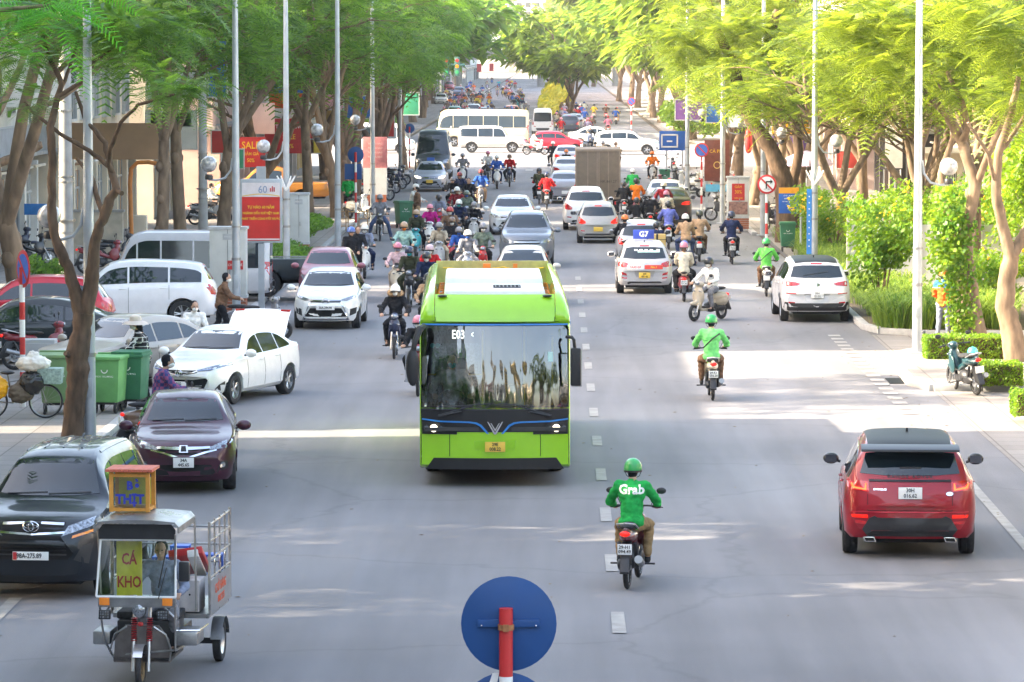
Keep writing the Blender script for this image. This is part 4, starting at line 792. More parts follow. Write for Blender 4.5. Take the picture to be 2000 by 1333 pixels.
# ---------------------------------------------------------------- buildings
BW=dict(cream=(.70,.62,.50),white=(.76,.74,.70),pink=(.68,.50,.45),brown=(.36,.23,.14),grey=(.42,.42,.41),yellow=(.55,.42,.2),teal=(.02,.25,.22),dark=(.06,.05,.05))
def wallm(k): return mat('render_'+k,BW[k],rough=.85,var=.13,scale=1.2)
awn=mat('window_frame_white',(.55,.55,.53),rough=.5); wglass=mat('window_glass',(.03,.045,.05),rough=.06,spec=.8,var=.4,scale=.8)
def building(label,side,xf,y0,y1,h,col,floors,depth=14,gf=3.6,open_=True,bays=None,shop='dark',win=(1.3,1.6),balc=False):
    s=-1 if side=='L' else 1; yc=(y0+y1)/2; t=thing('building',label,'building',(s*xf,yc,.0),0); wm=wallm(col); ln=y1-y0
    mb=MB(); mb.box((s*depth/2,0,h/2),(depth,ln,h)); mb.build('wall',wm,t)
    mb=MB(); mb.box((s*(depth/2-.15),0,h+.15),(depth+.6,ln+.3,.3)); mb.build('roof',concrete,t)
    n=bays or max(2,int(ln/3.2)); fh=(h-gf)/max(1,floors-1)
    def window(p,sz,axis):
        mb=MB(); w_,hh=sz; x,y,z=p; f=.07
        def B(a,b,c,d): # local u,v extents
            if axis=='x': mb.box((x-s*.02,y+a,z+b),(.16,c,d))
            else: mb.box((x+a,y-.02,z+b),(c,.16,d))
        B(0,hh/2,w_+f*2,f); B(0,-hh/2,w_+f*4,f*1.3); B(-w_/2,0,f,hh); B(w_/2,0,f,hh); B(0,0,f*.7,hh); B(0,hh*.18,w_,f*.7)
        o=mb.build('window',awn,t); mb=MB()
        if axis=='x': mb.box((x-s*.01,y,z),(.05,w_,hh))
        else: mb.box((x,y-.01,z),(w_,.05,hh))
        mb.build('pane',wglass,o)
    for fl in range(1,floors):
        z=gf+fh*(fl-.5)+.1
        for k in range(n): window((-s*.03,-ln/2+(k+.5)*ln/n,z),win,'x')
        for k in range(3): window((s*(2+k*3.4),-ln/2-.03,z),win,'y')
        mb=MB(); mb.box((-s*.10,0,gf+fh*(fl-1)),(.24,ln,.22)); mb.box((s*(depth/2-.1),-ln/2-.09,gf+fh*(fl-1)),(depth,.2,.22)); mb.build('floor_ledge',concrete,t)
        if balc:
            mb=MB(); z0=gf+fh*(fl-1)+.1; mb.box((-s*.6,0,z0),(1.2,ln*.8,.12))
            for k in range(int(ln*.8/.18)): mb.box((-s*1.15,-ln*.4+k*.18,z0+.5),(.03,.03,.95))
            mb.box((-s*1.15,0,z0+1.0),(.05,ln*.8,.05)); mb.build('balcony',galv,t)
    # ground floor: columns, shop opening, shutters
    for k in range(n+1): MB().box((-s*.14,-ln/2+.2+k*(ln-.4)/n,gf/2-.15),(.34,.42,gf-.3)).build('column',wm,t)
    for k in range(n):
        y=-ln/2+(k+.5)*ln/n; w_=ln/n-.6; mb=MB(); mb.box((-s*.03,y,gf*.40),(.10,w_,gf*.78)); o=mb.build('shop_front',[wallm('dark'),wallm('brown'),wglass,wallm('grey')][(k+int(xf))%4],t)
        mb=MB()
        for j in range(4): mb.box((-s*.10,y-w_/2+.05+j*(w_-.1)/3,gf*.40),(.06,.07,gf*.78))
        mb.box((-s*.10,y,gf*.62),(.06,w_,.07)); mb.build('shop_frame',awn if k%2 else galv,o)
        mb=MB(); mb.box((-s*.55,y,gf-.55),(1.0,w_,.08)); o=mb.build('canopy',[wallm('brown'),wallm('white'),wallm('cream')][k%3],t); o.rotation_euler=(0,s*R(8),0)
    return t
building('unseen tall white building on the left, added to shade the road','L',18,59.4,72.9,26,'white',7,depth=8)  # out of view; added so its shade covers the near road
building('unseen slim cream tower house on the left, added to shape sun bands','L',18,52.4,56.6,24,'cream',6,depth=6)  # unseen; added between gaps that let bands of sun across
building('unseen slim pink tower house on the left, added to shape sun bands','L',18,45.5,49.0,24,'pink',6,depth=6)  # unseen; the gaps either side shape the sun bands
building('unseen tall grey building beside the footbridge, added to shade the road','L',18,-30,45.4,26,'grey',7,depth=8)  # unseen; stretched back to keep the foreground road in shade
building('unseen cream building behind the footbridge, added for glass reflections','R',18,-100,-10,14,'cream',4)  # added behind the viewpoint for the glass to mirror
building('unseen pale building behind the footbridge, added for glass reflections','L',18,-100,-34,16,'white',4)  # unseen; put in as something for windscreens to reflect
building('unseen low white building on the left, height set to let sun through','L',18,75.2,94.5,10.2,'white',3)  # unseen; kept low so sun reaches the right of the road
building('unseen white building behind the cut branch, height set for the shade edge','L',18,94.6,118.2,13.4,'white',4)  # unseen; height chosen for where its shade ends
building('white rendered building with brown canopy behind the parked cars','L',18.4,122.6,143,16,'white',4,balc=True)
building('cream building with pale framed windows behind the utility pole','L',17.2,143.4,165,15,'cream',4,win=(1.6,1.9))
building('narrow cream house just before the red shops','L',17.0,169.6,180,15,'cream',4)
building('pink rendered building above the sale posters','L',15.5,185,203,14,'pink',4,balc=True)
building('grey building with bright orange and red shop front','L',14.6,204,226,15,'grey',4)
building('cream and yellow corner building left of the junction','L',15.5,228,249,14,'yellow',4,balc=True)
building('pale building beyond the right edge of the photo','R',19.5,30,96,8,'white',2)
building('pale single-storey row behind the hedge at right','R',18.5,100,140,6,'cream',2)
building('teal-fronted shop building behind the pale trunks','R',16.8,152,178,13,'cream',4,shop='teal')
building('dark glass-fronted building behind the flowering shrubs','R',16.2,179,205,13,'dark',4,balc=True)
building('pink and yellow shop building behind the umbrella','R',15.2,207,228,13,'pink',4)
building('cream corner building right of the junction','R',15.8,230,249,13,'cream',4)
for i,(sd,y0,y1,h,c) in enumerate([('L',316,350,14,'cream'),('L',352,420,15,'white'),('L',422,520,14,'grey'),('L',522,700,15,'cream'),('L',703,1050,18,'white'),('R',316,380,11,'cream'),('R',384,520,12,'white'),('R',524,700,13,'pink')]):
    building(f'{["nearest","second","third","fourth","farthest"][i if i<5 else i-5]} hazy {c} row of houses beyond the junction on the {"left" if sd=="L" else "right"}','%s'%sd,20 if sd=='L' else 19,y0,y1,h,c,4,bays=5)
# far towers and flyover
def tower(label,x,y,w_,h,c):
    t=thing('high_rise',label,'high-rise',(x,y,0)); MB().box((0,0,h/2),(w_,16,h)).build('wall',wallm(c),t); MB().box((0,0,h+1.5),(w_*.5,8,3)).build('roof',concrete,t)
    for fl in range(3,int(h/3.4)):
        for k in range(int(w_/3.2)): 
            if fl<18: mb=MB(); mb.box((-w_/2+1.6+k*3.2,-8.05,fl*3.4),(1.9,.3,1.7)); mb.build('window',wglass,t)
tower('pale distant high-rise at the end of the street, slightly left',-24,1420,15,46,'white'); tower('distant cream high-rise at the end of the street, in the gap between the trees',-8,1500,14,60,'white')
for x,w_,h,c in((-34,16,46,'white'),(-15,12,34,'pink'),(0,14,52,'cream'),(15,9,30,'grey'),(27,12,48,'yellow')):  # unseen blocks added to give the bus windscreen reflections
    tower(f'{c} block added behind the footbridge for windscreen reflections, {h} metres tall',x,-150,w_,h,c)
    o=[q for q in scene.objects if q.name.startswith('high_rise')][-1]; o.rotation_euler[2]=PI
t=thing('footbridge','footbridge the photo is taken from, below and behind the viewpoint','bridge',(0,-3.2,0)); MB().box((0,0,4.9),(44,3.2,.7)).build('deck',concrete,t)
for s_ in(-1,1):
    mb=MB(); mb.box((0,s_*1.5,6.35),(44,.06,.07)); [mb.box((-21+k*.6,s_*1.5,5.8),(.04,.04,1.1)) for k in range(71)]; mb.build('railing',galv,t)
for x in(-19,19): MB().tube([(x,0,0),(x,0,4.5)],.5,12).build('pier',concrete,t)
t=thing('flyover','pale concrete flyover crossing far down the street','bridge',(-6,820,0))
MB().box((-8,0,5.9),(70,9,1.1)).box((-8,-4.6,6.8),(70,.25,.9)).build('deck',concrete,t)
for x in(-30,-13.5,3,18): MB().tube([(x,0,0),(x,0,4.2)],.8,12).box((x,0,4.8),(4.5,5,1.1)).build('pier',concrete,t)
# ---------------------------------------------------------------- signs and street furniture
def board(name,label,cat,c,w_,h,m,txt=None,tm=None,ts=.3,th=.12,legs=None,rz=0,frame=None,group=None):
    """board facing the camera; c is the bottom centre"""
    t=thing(name,label,cat,c,rz,group); MB().box((0,0,h/2),(w_,th,h)).build('panel',m,t,bevel=.01)
    if frame: 
        mb=MB(); f=.05
        for a in((0,h,w_+f,f),(0,0,w_+f,f)): mb.box((a[0],0,a[1]),(a[2],th+.03,a[3]))
        for a in(-1,1): mb.box((a*w_/2,0,h/2),(f,th+.034,h-f*1.01))
        mb.build('frame',frame,t)
    if txt:
        for s,z,sz,mm in txt: text(s,sz,mm,t,(0,-th/2-.004,z),(PI/2,0,0),sx=.85,bold=sz*.01)
    if legs is not None:
        for x,zb in legs: MB().tube([(x,.0,zb),(x,.0,.0)],.04,8).build('post',galv,t)
    return t
def B(px,py,s): # world point at pixel with scale s px/m
    return pt(px,py,F/s)
p=B(490,327,47); board('sale_sign','red sale poster with yellow letters on the left shopfronts','sign',p,1.2,1.25,redp,[('SALE',.9,.42,yellowp),('GIẢM GIÁ',.55,.18,yellowp),('50%',.28,.22,yellowp)])
p=B(578,212,40); board('shop_sign','big orange shop sign under a blue panel','sign',p,2.6,1.1,mat('orange_paint',(.75,.10,.01),rough=.5))
p=B(575,182,40.5); board('shop_sign','blue shop sign above the orange one','sign',p,1.9,1.5,bluep)
p=B(565,300,40); board('shop_sign','red lit shop window sign with yellow lettering','sign',p,2.4,1.7,redp,[('THỜI TRANG',1.3,.26,white),('SALE',.8,.35,yellowp),('50%',.35,.3,yellowp)])
p=B(620,245,41); board('shop_sign','small sky-blue shop sign behind the left trunks','sign',p,.7,.95,mat('sky_blue',(.10,.42,.65),rough=.5))
p=B(662,262,36); board('shop_sign','yellow-framed shop sign beyond the left pavement trees','sign',p,1.5,1.9,mat('ochre',(.55,.35,.10)))
p=B(500,262,43); board('shop_sign','pale pink shop hoarding above the sale poster','sign',p,1.7,1.4,wallm('pink'))
p=B(335,292,50); board('window_box','white framed shop window box behind the twin trunks','window',p,2.0,1.5,wallm('white'),frame=awn)
p=B(334,248,50); board('shop_sign','rounded white shop sign with dark script above the pale window box','sign',p,1.6,.55,white,[('Shop House',.27,.28,black)])
p=B(225,312,57); board('canopy_sign','wide brown canopy fascia behind the near left tree','sign',p,3.2,1.25,wallm('brown'))
p=B(60,210,60); board('white_hoarding','plain white hoarding panel above the brown canopy','sign',p,1.8,1.35,wallm('white'))
p=B(70,420,60); board('shop_sign','small blue sign low on the left shopfront','sign',p,.75,.36,mat('deep_blue',(.01,.14,.38),rough=.5))
q=at(193,505,.12); t=thing('low_wall','stained cream low wall panel behind the parked cars','wall',(q.x,q.y,.12)); MB().box((0,0,.78),(1.65,.3,1.56)).build('wall',mat('stained_plaster',(.48,.42,.33),rough=.9,var=.3,scale=2.5),t); MB().box((0,0,1.6),(1.75,.4,.08)).build('coping',concrete,t)
q=at(270,497,.12); t=thing('utility_box','cream steel utility box beside the orange pipe','utility box',(q.x,q.y,.12)); MB().box((0,0,.7),(.62,.4,1.3)).build('cabinet',wallm('cream'),t,bevel=.02); MB().box((0,-.21,.7),(.5,.02,1.1)).build('door',wallm('cream'),t)
t=thing('pipe','orange pipe bending over the left utility boxes','pipe',at(256,500,.12)); o0=at(256,500,.12); d=o0.y; mb=MB(); mb.M=Matrix.Translation(-o0); mb.tube([pt(258,500,d),pt(256,430,d),pt(254,360,d),pt(256,330,d),pt(268,318,d),pt(290,317,d),pt(330,324,d)],.075,10); mb.build('tube',mat('orange_pipe',(.62,.22,.05),rough=.5),t)
CS=dict(red=(.55,.05,.04),blue=(.03,.15,.50),white=(.7,.7,.68),green=(.05,.35,.18),pink=(.65,.35,.40),yellow=(.75,.50,.06),sky=(.15,.45,.65),purple=(.2,.08,.3))
for nm,px,py,sc,w_,h_,k in [('tall narrow blue panel high on the left facades',425,190,52,.7,2.2,'blue'),('white square panel above the pale window box',372,190,50,1.3,1.0,'white'),('pale green panel between the left trunks',455,330,48,.9,.8,'green'),('small red panel beside the utility pole',428,300,50,.6,.9,'red'),('white vertical panel right of the orange sign',612,250,41,.5,2.0,'white'),('pink wide panel beyond the sky-blue sign',640,215,39,1.6,1.1,'pink'),('yellow small panel low among the left trunks',613,300,40,.8,.7,'yellow'),('blue wide panel behind the third left lamp post',690,232,37,1.9,1.2,'blue'),('red vertical panel near the faded red box',755,268,34,.9,2.2,'red'),('white wide panel over the left parked motorbikes',735,222,33,2.2,1.0,'white'),('green panel by the left junction corner',800,225,31,1.2,1.4,'green'),('tall pink panel behind the leaning trunk',1525,225,41,.7,3.2,'pink'),('red narrow vertical panel on the right shops',1574,250,41,.35,3.2,'red'),('white panel behind the right cabinet',1455,250,39,1.8,1.4,'white'),('blue panel above the right light box',1405,240,37,1.4,1.0,'blue'),('sky-blue panel on the far right facades',1690,235,44,1.6,1.3,'sky'),('red panel among the right trunks',1655,330,44,1.0,.8,'red'),('white vertical panel under the teal fascia',1745,330,46,.8,1.9,'white'),('purple panel behind the right junction corner',1345,235,33,1.6,1.2,'purple')]:
    board('sign_panel',nm[0].lower()+nm[1:],'sign',B(px,py,sc),w_,h_,mat('panel_'+k,CS[k],rough=.5,var=.15,scale=2),frame=awn if k!='white' else dark)
# right side signs
p=B(1865,262,44); board('shop_sign','long teal shop fascia with pink letters behind the right trees','sign',p,4.6,1.9,wallm('teal'),[('BÁNH NGỌT',1.2,.62,mat('pink_letters',(.75,.30,.40))),('CAFE',.45,.40,mat('pink_letters'))],rz=0)
p=B(1888,322,46); board('shop_sign','black shop sign with white lettering below the teal fascia','sign',p,1.4,.6,black,[('ĐỒNG',.3,.42,white)])
p=B(1835,425,50); t=board('gate_house','beige gatehouse with a barred window behind the right bushes','building',(p.x,p.y,.14),1.7,3.0,wallm('cream')); 
mb=MB(); 
for k in range(6): mb.box((.25+k*.07,-.1,2.0),(.025,.03,1.1))
mb.build('window_bars',galv,t); MB().box((.42,-.065,2.0),(.46,.02,1.15)).build('pane',pit,t); MB().box((0,0,3.1),(2.0,.6,.22)).build('roof',wallm('white'),t)
t=thing('fence','grey panel fence behind the right planting','fence',(15.2,112,.14)); 
for k in range(16): MB().box((-6+k*1.0,10,.95),(.92,.06,1.7)).build('panel',wallm('grey'),t); MB().box((-6.5+k,10,1.0),(.08,.12,2.0)).build('post',concrete,t)
p=B(1553,262,41); board('shop_sign','orange and yellow shop sign behind the leaning dark trunk','sign',p,2.2,1.3,mat('orange_yellow',(.80,.36,.01),rough=.5))
p=B(1563,248,40); board('shop_sign','pale pink banner panel in front of the yellow sign','sign',(p.x+.5,p.y-1,p.z),1.9,2.2,mat('pink_panel',(.65,.36,.38),rough=.6))
p=B(1543,300,42); board('shop_sign','deep purple shop sign under the yellow one','sign',p,1.7,.8,mat('purple',(.10,.04,.22),rough=.5))
q=at(1575,420,.12); t=thing('market_umbrella','pale lilac market umbrella on the right pavement','umbrella',(q.x,q.y+0,.12)); mb=MB(); mb.lathe([(.02,2.75),(.5,2.62),(1.0,2.38),(1.12,2.2),(1.10,2.1),(1.08,2.2),(.5,2.56),(.02,2.7)],n=8); mb.build('canopy',mat('lilac_cloth',(.42,.36,.50),rough=.8),t,ang=15); MB().tube([(0,0,0),(0,0,2.7)],.03,8).build('pole',galv,t)
for i,(px,py,s) in enumerate([(1190,90,24),(1280,265-38,30),(1462,300,47)]):
    if i==2:
        p=B(px,py,s); t=thing('paper_lantern','long red paper lantern hanging from the lamp post branch','lantern',p); MB().lathe([(.05,0),(.12,.08),(.16,.35),(.15,.7),(.11,.95),(.05,1.0)],n=14).build('shade',redp,t); MB().tube([(0,0,1.0),(0,0,1.5)],.008,5).build('cord',dark,t)
# lamp posts
def lamp(px,py,side,label,h=10.5,deco=False,banner=False,z=.12,gz=4.05):
    q=at(px,py,z); t=thing('street_lamp',label,'street lamp',q,0,'street lamps along both pavements'); mb=MB()
    mb.tube([(0,0,.0),(0,0,h)],[.115,.062],14); mb.build('pole',galv,t); MB().box((0,0,.015),(.46,.46,.03)).build('base_plate',galv,t); MB().box((0,-.115,1.0),(.12,.03,.34)).build('access_door',galv,t,bevel=.006)
    MB().tube([(0,0,1.55),(0,0,1.62)],.125,14).build('band',steel,t); MB().tube([(0,0,2.4),(0,0,2.45)],.12,14).build('band',steel,t)
    s=side; mb=MB(); P=[(s*.09,0,gz+.15),(s*.13,0,gz-.15),(s*.28,0,gz-.36),(s*.5,0,gz-.42),(s*.72,0,gz-.40)]; mb.tube(P,.028,8); mb.build('arm',galv,t)
    MB().lathe([(.02,0),(.10,.0),(.11,.07),(.09,.12)],(s*.70,0,gz-.40),n=14).build('lamp_holder',dark,t)
    g=MB().ell((s*.70,0,gz),(.215,.215,.215),20).build('globe',mat('globe_glass',(.40,.39,.38),rough=.10,coat=1,var=.45,scale=10,spec=.8),t); MB().tube([(s*.70,0,gz-.26),(s*.70,0,gz-.27)],.10,14).build('collar',dark,g)
    mb=MB(); mb.tube([(0,0,h),(0,-.3,h+.3),(s*-1.8,-.3,h+.6)],.04,8); mb.build('top_arm',galv,t); MB().box((s*-2.1,-.3,h+.6),(.7,.25,.12)).build('lamp_head',alloy,t,bevel=.02)
    if deco:
        mb=MB(); 
        for a in(-.9,-.45,.45,.9): mb.tube([(0,-.12,2.7),(math.sin(a)*.22,-.14,2.95),(math.sin(a)*.36,-.14,3.15)],[.03,.035,.02],6)
        mb.build('flag_holder',white,t)
    if banner:
        MB().box((-.17,-.06,1.5),(.16,.02,2.1)).build('banner',mat('banner_blue',(.03,.22,.62),rough=.6,var=.1),t)
        for k in range(9): text('•',.2,white,t,(-.17,-.075,.7+k*.2),(PI/2,0,0))
    return t
lamp(176,866,-1,'grey street lamp beside the knobbly near left tree'); lamp(462,625,-1,'street lamp in front of the white brick-based cabinet on the left'); lamp(560,543,-1,'street lamp between the red light box and the left shrubs',deco=True)
lamp(660,500,-1,'street lamp beside the shrubs, past the pink car on the left',gz=4.3); lamp(728,437,-1,'street lamp next to the stopped scooter on the left',gz=4.2); lamp(782,340,-1,'thin street lamp nearest the junction on the left')
lamp(1791,690,1,'street lamp standing by the kerb in front of the long grass',gz=4.3,z=.14); lamp(1590,524,1,'street lamp with a blue banner behind the white parked car',deco=True,banner=True,gz=4.1); lamp(1490,460,1,'street lamp right behind the no left turn sign',gz=3.9); lamp(1411,437,1,'slim street lamp beside the right brick-based cabinet'); lamp(1342,388,1,'street lamp by the parked motorbikes on the right')
def upole(px,py,label,top=60,r=.16):
    q=at(px,py,.12); t=thing('utility_pole',label,'utility pole',q); MB().tube([(0,0,0),(0,0,8.5)],[r*1.15,r*.8],14).build('pole',concrete,t); mb=MB()
    for z in(1.6,3.1,3.25,5.2): mb.tube([(0,0,z),(0,0,z+.04)],r*1.2,14)
    mb.tube([(0,0,1.95),(0,0,2.0)],r*1.5,14); mb.build('strap',steel,t)
upole(397,475,'round concrete utility pole left of the straight trunk'); upole(130,560,'dark weathered concrete pole behind the near left tree',r=.2)
# striped sign posts
def stripes(parent,h,r=.045,n=None,lean=0):
    n=n or max(3,int(h/.35)); 
    for k in range(n):
        z0=h*k/n; z1=h*(k+1)/n; MB().tube([(lean*z0,0,z0),(lean*z1,0,z1)],r,12).build('post_band',redp if (n-k)%2 else white,parent)
def disc(parent,c,r,m,name='sign_face',rot=0,th=.012):
    o=MB().lathe([(.001,0),(r*.985,0),(r,.003),(r,th-.003),(r*.985,th),(.001,th)],axis='Y',n=40).build(name,m,parent); o.location=c; o.rotation_euler=(0,0,rot); return o
blueback=mat('sign_back_blue',(.004,.060,.21),rough=.42,var=.12,scale=2,grime=.3)
q=V((-.365,F/268-.0,0)); t=thing('road_sign','large round sign seen from behind on a red and white post in the foreground','road sign',(q.x,q.y,0))
stripes(t,3.02,.052,6,.0); disc(t,(.02,.07,2.895),.352,blueback,th=.004); MB().box((.02,.055,2.90),(.46,.03,.055)).build('bracket',mat('sign_back_blue'),t,bevel=.004); MB().tube([(0,0,2.86),(0,0,2.90)],.060,14).box((0,-.06,2.88),(.04,.03,.05)).build('clamp',mat('rusty_band',(.35,.15,.06),rough=.8,var=.4,scale=20),t)
for x in(-.18,.22): MB().ell((x,.038,2.885),(.008,.008,.008),8).build('bolt',chrome,t)
o=disc(t,(.0,.09,2.18),.352,blueback,th=.004)
MB().prism([(-.13,2.44),(-.07,2.44),(-.05,2.535),(-.10,2.53)],.05,.055,'Y').build('sticker',white,t)
def sgn(px,py,zc,r,label,back=True,rot=0,face=None,extra=None,z=.12,h=None):
    q=at(px,py,z); t=thing('road_sign',label,'road sign',q,0); stripes(t,h or zc+.1,.045); 
    if back: disc(t,(0,.06,zc),r,blueback)
    return t,q
t,q=sgn(695,455,3.0,.31,'round blue sign back above a square one on the left pavement'); MB().box((-.1,.08,2.35),(.66,.02,.60)).build('square_panel',blueback,t)
sgn(800,328,2.35,.30,'small round blue sign back near the left side of the junction'); sgn(661,500,2.1,0.001,'bare red and white post among the left shrubs',back=False)
def prohib(t,c,r,inner,ring,rot=0,arrow=False):
    e=disc(t,c,r,ring,rot=rot); i=MB().lathe([(.001,-.004),(r*.80,-.004),(r*.80,0)],axis='Y',n=36).build('sign_symbol',inner,t); i.location=c; i.rotation_euler=(0,0,rot)
    mb=MB(); mb.M=Matrix.Rotation(R(45),4,'Y'); mb.box((0,-.009,0),(r*1.62,.006,r*.17)); o=mb.build('sign_bar',ring,t); o.location=c; o.rotation_euler=(0,0,rot)
    if arrow:
        mb=MB(); mb.box((-.02,-.016,-.03),(.045,.006,.24)); mb.box((.05,-.016,.09),(.16,.006,.045)); mb.prism([(.12,.09),(.12,.17),(.20,.09),(.12,.01)],-.019,-.013,'Y'); o=mb.build('sign_arrow',black,t); o.location=c
redring=mat('sign_red',(.62,.03,.03),rough=.5,var=.08)
q=at(45,795,.12); t=thing('road_sign','no parking sign on a red and white post above the loaded bicycle','road sign',q); stripes(t,2.75,.055,8); prohib(t,(.03,-.07,2.72),.37,mat('sign_blue',(.05,.16,.60),rough=.5),redring,rot=R(-62))
q=at(1497,498,.12); t=thing('road_sign','no left turn sign on a striped post on the right','road sign',q); stripes(t,2.5,.05); prohib(t,(0,-.07,2.42),.33,white,redring,arrow=True); text('7H - 9H',.06,black,t,(0,-.085,2.25),(PI/2,0,0))
q=at(1370,415,.12); t=thing('road_sign','round no parking sign beside the brown light box on the right','road sign',q); stripes(t,2.2,.045); prohib(t,(0,-.07,2.70),.31,mat('sign_blue'),redring); stripes(t,2.6,.03)
q=at(1233,262,.12); t=thing('road_sign','distant no parking sign on a striped post beyond the junction','road sign',q); stripes(t,2.7,.07); prohib(t,(0,-.07,2.75),.34,mat('sign_blue'),redring)
q=at(1302,352,.12); t=board('direction_sign','blue direction sign with a white street layout at the right corner of the junction','road sign',(q.x+.35,q.y,.12+1.6),1.5,1.05,bluep,None,legs=[(-.35,-1.6),(.5,-1.6)])
mb=MB(); 
for a in((-.2,.85,.9,.08),(-.2,.2,.9,.08),(.22,.52,.08,.7),(-.62,.52,.08,.7),(-.2,.5,.3,.08)): mb.box((a[0],-.07,a[1]),(a[2],.01,a[3]))
mb.build('route_lines',white,t)
q=at(1540,500,.12); t=board('notice_board','blue notice board with an orange header beside the no left turn sign','notice board',(q.x,q.y,.12+1.45),.68,.88,bluep,[('ĐIỂM ĐỖ XE',.77,.085,white),('Ô TÔ - XE MÁY',.6,.06,white),('GIỜ: 6H - 22H',.5,.06,white),('PHÍ: THEO QUY ĐỊNH',.4,.05,white),('P',.2,.2,white)],th=.03,legs=[(.42,-1.45)]); MB().box((0,-.018,.78),(.68,.012,.2)).build('header',mat('orange_header',(.8,.32,.02)),t)
# light boxes and cabinets
q=at(511,606,.12); t=thing('light_box','red anniversary light box poster on a grey post on the left','advertising box',q)
MB().box((0,0,.9),(.16,.16,1.8)).build('post',galv,t); MB().box((0,0,2.68),(1.14,.2,1.72)).build('case',galv,t,bevel=.02); MB().box((0,0,3.7),(.25,.12,.35)).build('cap',galv,t)
po=MB().box((0,-.105,2.66),(1.02,.012,1.56)).build('poster',mat('poster_red',(.60,.03,.025),rough=.35,var=.15,scale=2),t); MB().box((0,-.114,3.25),(1.02,.008,.38)).build('poster_top',mat('poster_pale',(.72,.66,.66),rough=.35,var=.08),t); MB().box((0,-.114,1.92),(1.0,.008,.03)).build('poster_line',white,t)
arc=MB().loft([[V((x,-.119,3.06+.06*math.cos(x*3)+e)) for e in(0,.03)] for x in [i*.1-.5 for i in range(11)]],cap=False,closed=False).build('poster_arc',mat('gold',(.75,.5,.15)),t)
for s,z,sz,m in(('60',3.25,.28,mat('grey_blue',(.25,.32,.45))),('TỰ HÀO 60 NĂM',2.78,.105,yellowp),('NGÀNH DẦU KHÍ VIỆT NAM',2.62,.085,yellowp),('PHÁT TRIỂN CÙNG ĐẤT NƯỚC',2.47,.08,yellowp)): text(s,sz,m,t,(0 if sz<.2 else .05,-.122,z),(PI/2,0,0),sx=.9,bold=.003)
for k,hh in enumerate((.10,.15,.12)): MB().box((.26+k*.05,-.122,3.2+hh/2),(.03,.006,hh)).build('poster_mark',redp,t)
brick=mat('brick_red',(.33,.10,.05),rough=.9,var=.25,scale=14)
def cabinet(px,py,w_,h,label,posters=()):
    q=at(px,py,.12); t=thing('cabinet',label,'cabinet',q); b=.42; MB().box((0,0,b/2),(w_*.98,.62,b)).build('brick_base',brick,t)
    mb=MB()
    for k in range(1,5): mb.box((0,-.311,k*b/5),(w_*.98,.006,.012))
    mb.build('mortar',concrete,t); MB().box((0,0,b+.04),(w_*1.04,.66,.08)).build('plinth',mat('green_trim',(.02,.12,.09),rough=.5),t); MB().box((0,0,b+.08+(h-b-.12)/2),(w_,.6,h-b-.12)).build('case',mat('cabinet_white',(.60,.60,.57),rough=.5,var=.10,scale=2.5),t,bevel=.012); MB().box((0,0,h-.02),(w_*1.08,.68,.07)).build('lid',mat('green_trim'),t)
    MB().box((0,-.305,b+.1+(h-b)/2),(.008,.012,(h-b)*.85)).build('door_gap',pit,t); MB().box((w_*.06,-.31,b+.7),(.03,.03,.14)).build('door_handle',steel,t)
    if not posters: MB().box((0,-.306,h-.28),(.26,.01,.17)).build('label',mat('green_trim'),t); text('ĐIỆN LỰC',.05,white,t,(0,-.313,h-.28),(PI/2,0,0))
    for (x,z,a,c,m,tx) in posters:
        MB().box((x,-.308,z),(a,.01,c)).build('poster',m,t)
        for s,dz,sz,mm in tx: text(s,sz,mm,t,(x,-.316,z+dz),(PI/2,0,0),sx=.85)
    return t
cabinet(447,612,.97,2.3,'white cabinet on a brick base by the second left lamp post',[(.2,1.3,.42,.24,redp,[('CHO THUÊ',0,.09,white)]),(0,2.05,.26,.16,mat('green_trim'),[('ĐIỆN LỰC',0,.045,white)])])
cabinet(585,501,.66,2.15,'white cabinet on a brick base behind the left shrubs')
cabinet(1441,447,.86,2.05,'cabinet plastered with red posters on the right pavement',[(0,1.45,.5,.66,redp,[('GIẢM',.2,.14,yellowp),('30%',.0,.2,yellowp),('150K-350K',-.24,.09,yellowp)]),(0,.82,.74,.5,mat('old_poster',(.30,.16,.13),rough=.8,var=.5,scale=9),[])])
q=at(733,402,.12); t=thing('light_box','faded red notice box on a brick base on the left','advertising box',q); MB().box((0,0,.25),(1.0,.5,.5)).build('brick_base',brick,t); MB().box((0,0,1.1),(1.05,.45,1.2)).build('case',mat('cabinet_white'),t); MB().box((0,-.0,2.4),(1.1,.2,1.4)).build('panel',mat('faded_red',(.50,.17,.17),rough=.6,var=.2),t,bevel=.01)
for z in(2.8,2.6,2.4,2.2): text('THÔNG BÁO',.11,wallm('pink'),t,(0,-.11,z),(PI/2,0,0))
q=at(1400,412,.12); t=thing('light_box','brown advertising light box behind the slim right lamp post','advertising box',q); MB().box((0,0,2.2),(1.1,.2,1.8)).build('panel',mat('brown_poster',(.18,.05,.035),rough=.3,var=.2),t,bevel=.01); MB().box((0,-.12,1.0),(1.0,.05,.32)).build('lower_panel',mat('sky_blue'),t); MB().box((-.45,0,.65),(.1,.1,1.3)).box((.45,0,.65),(.1,.1,1.3)).build('post',galv,t); text('CÀ PHÊ',.2,yellowp,t,(0,-.11,2.6),(PI/2,0,0)); MB().lathe([(.12,0),(.16,0),(.16,.01),(.12,.01)],(0,-.115,2.0),axis='Y',n=20).build('poster_ring',mat('gold'),t)
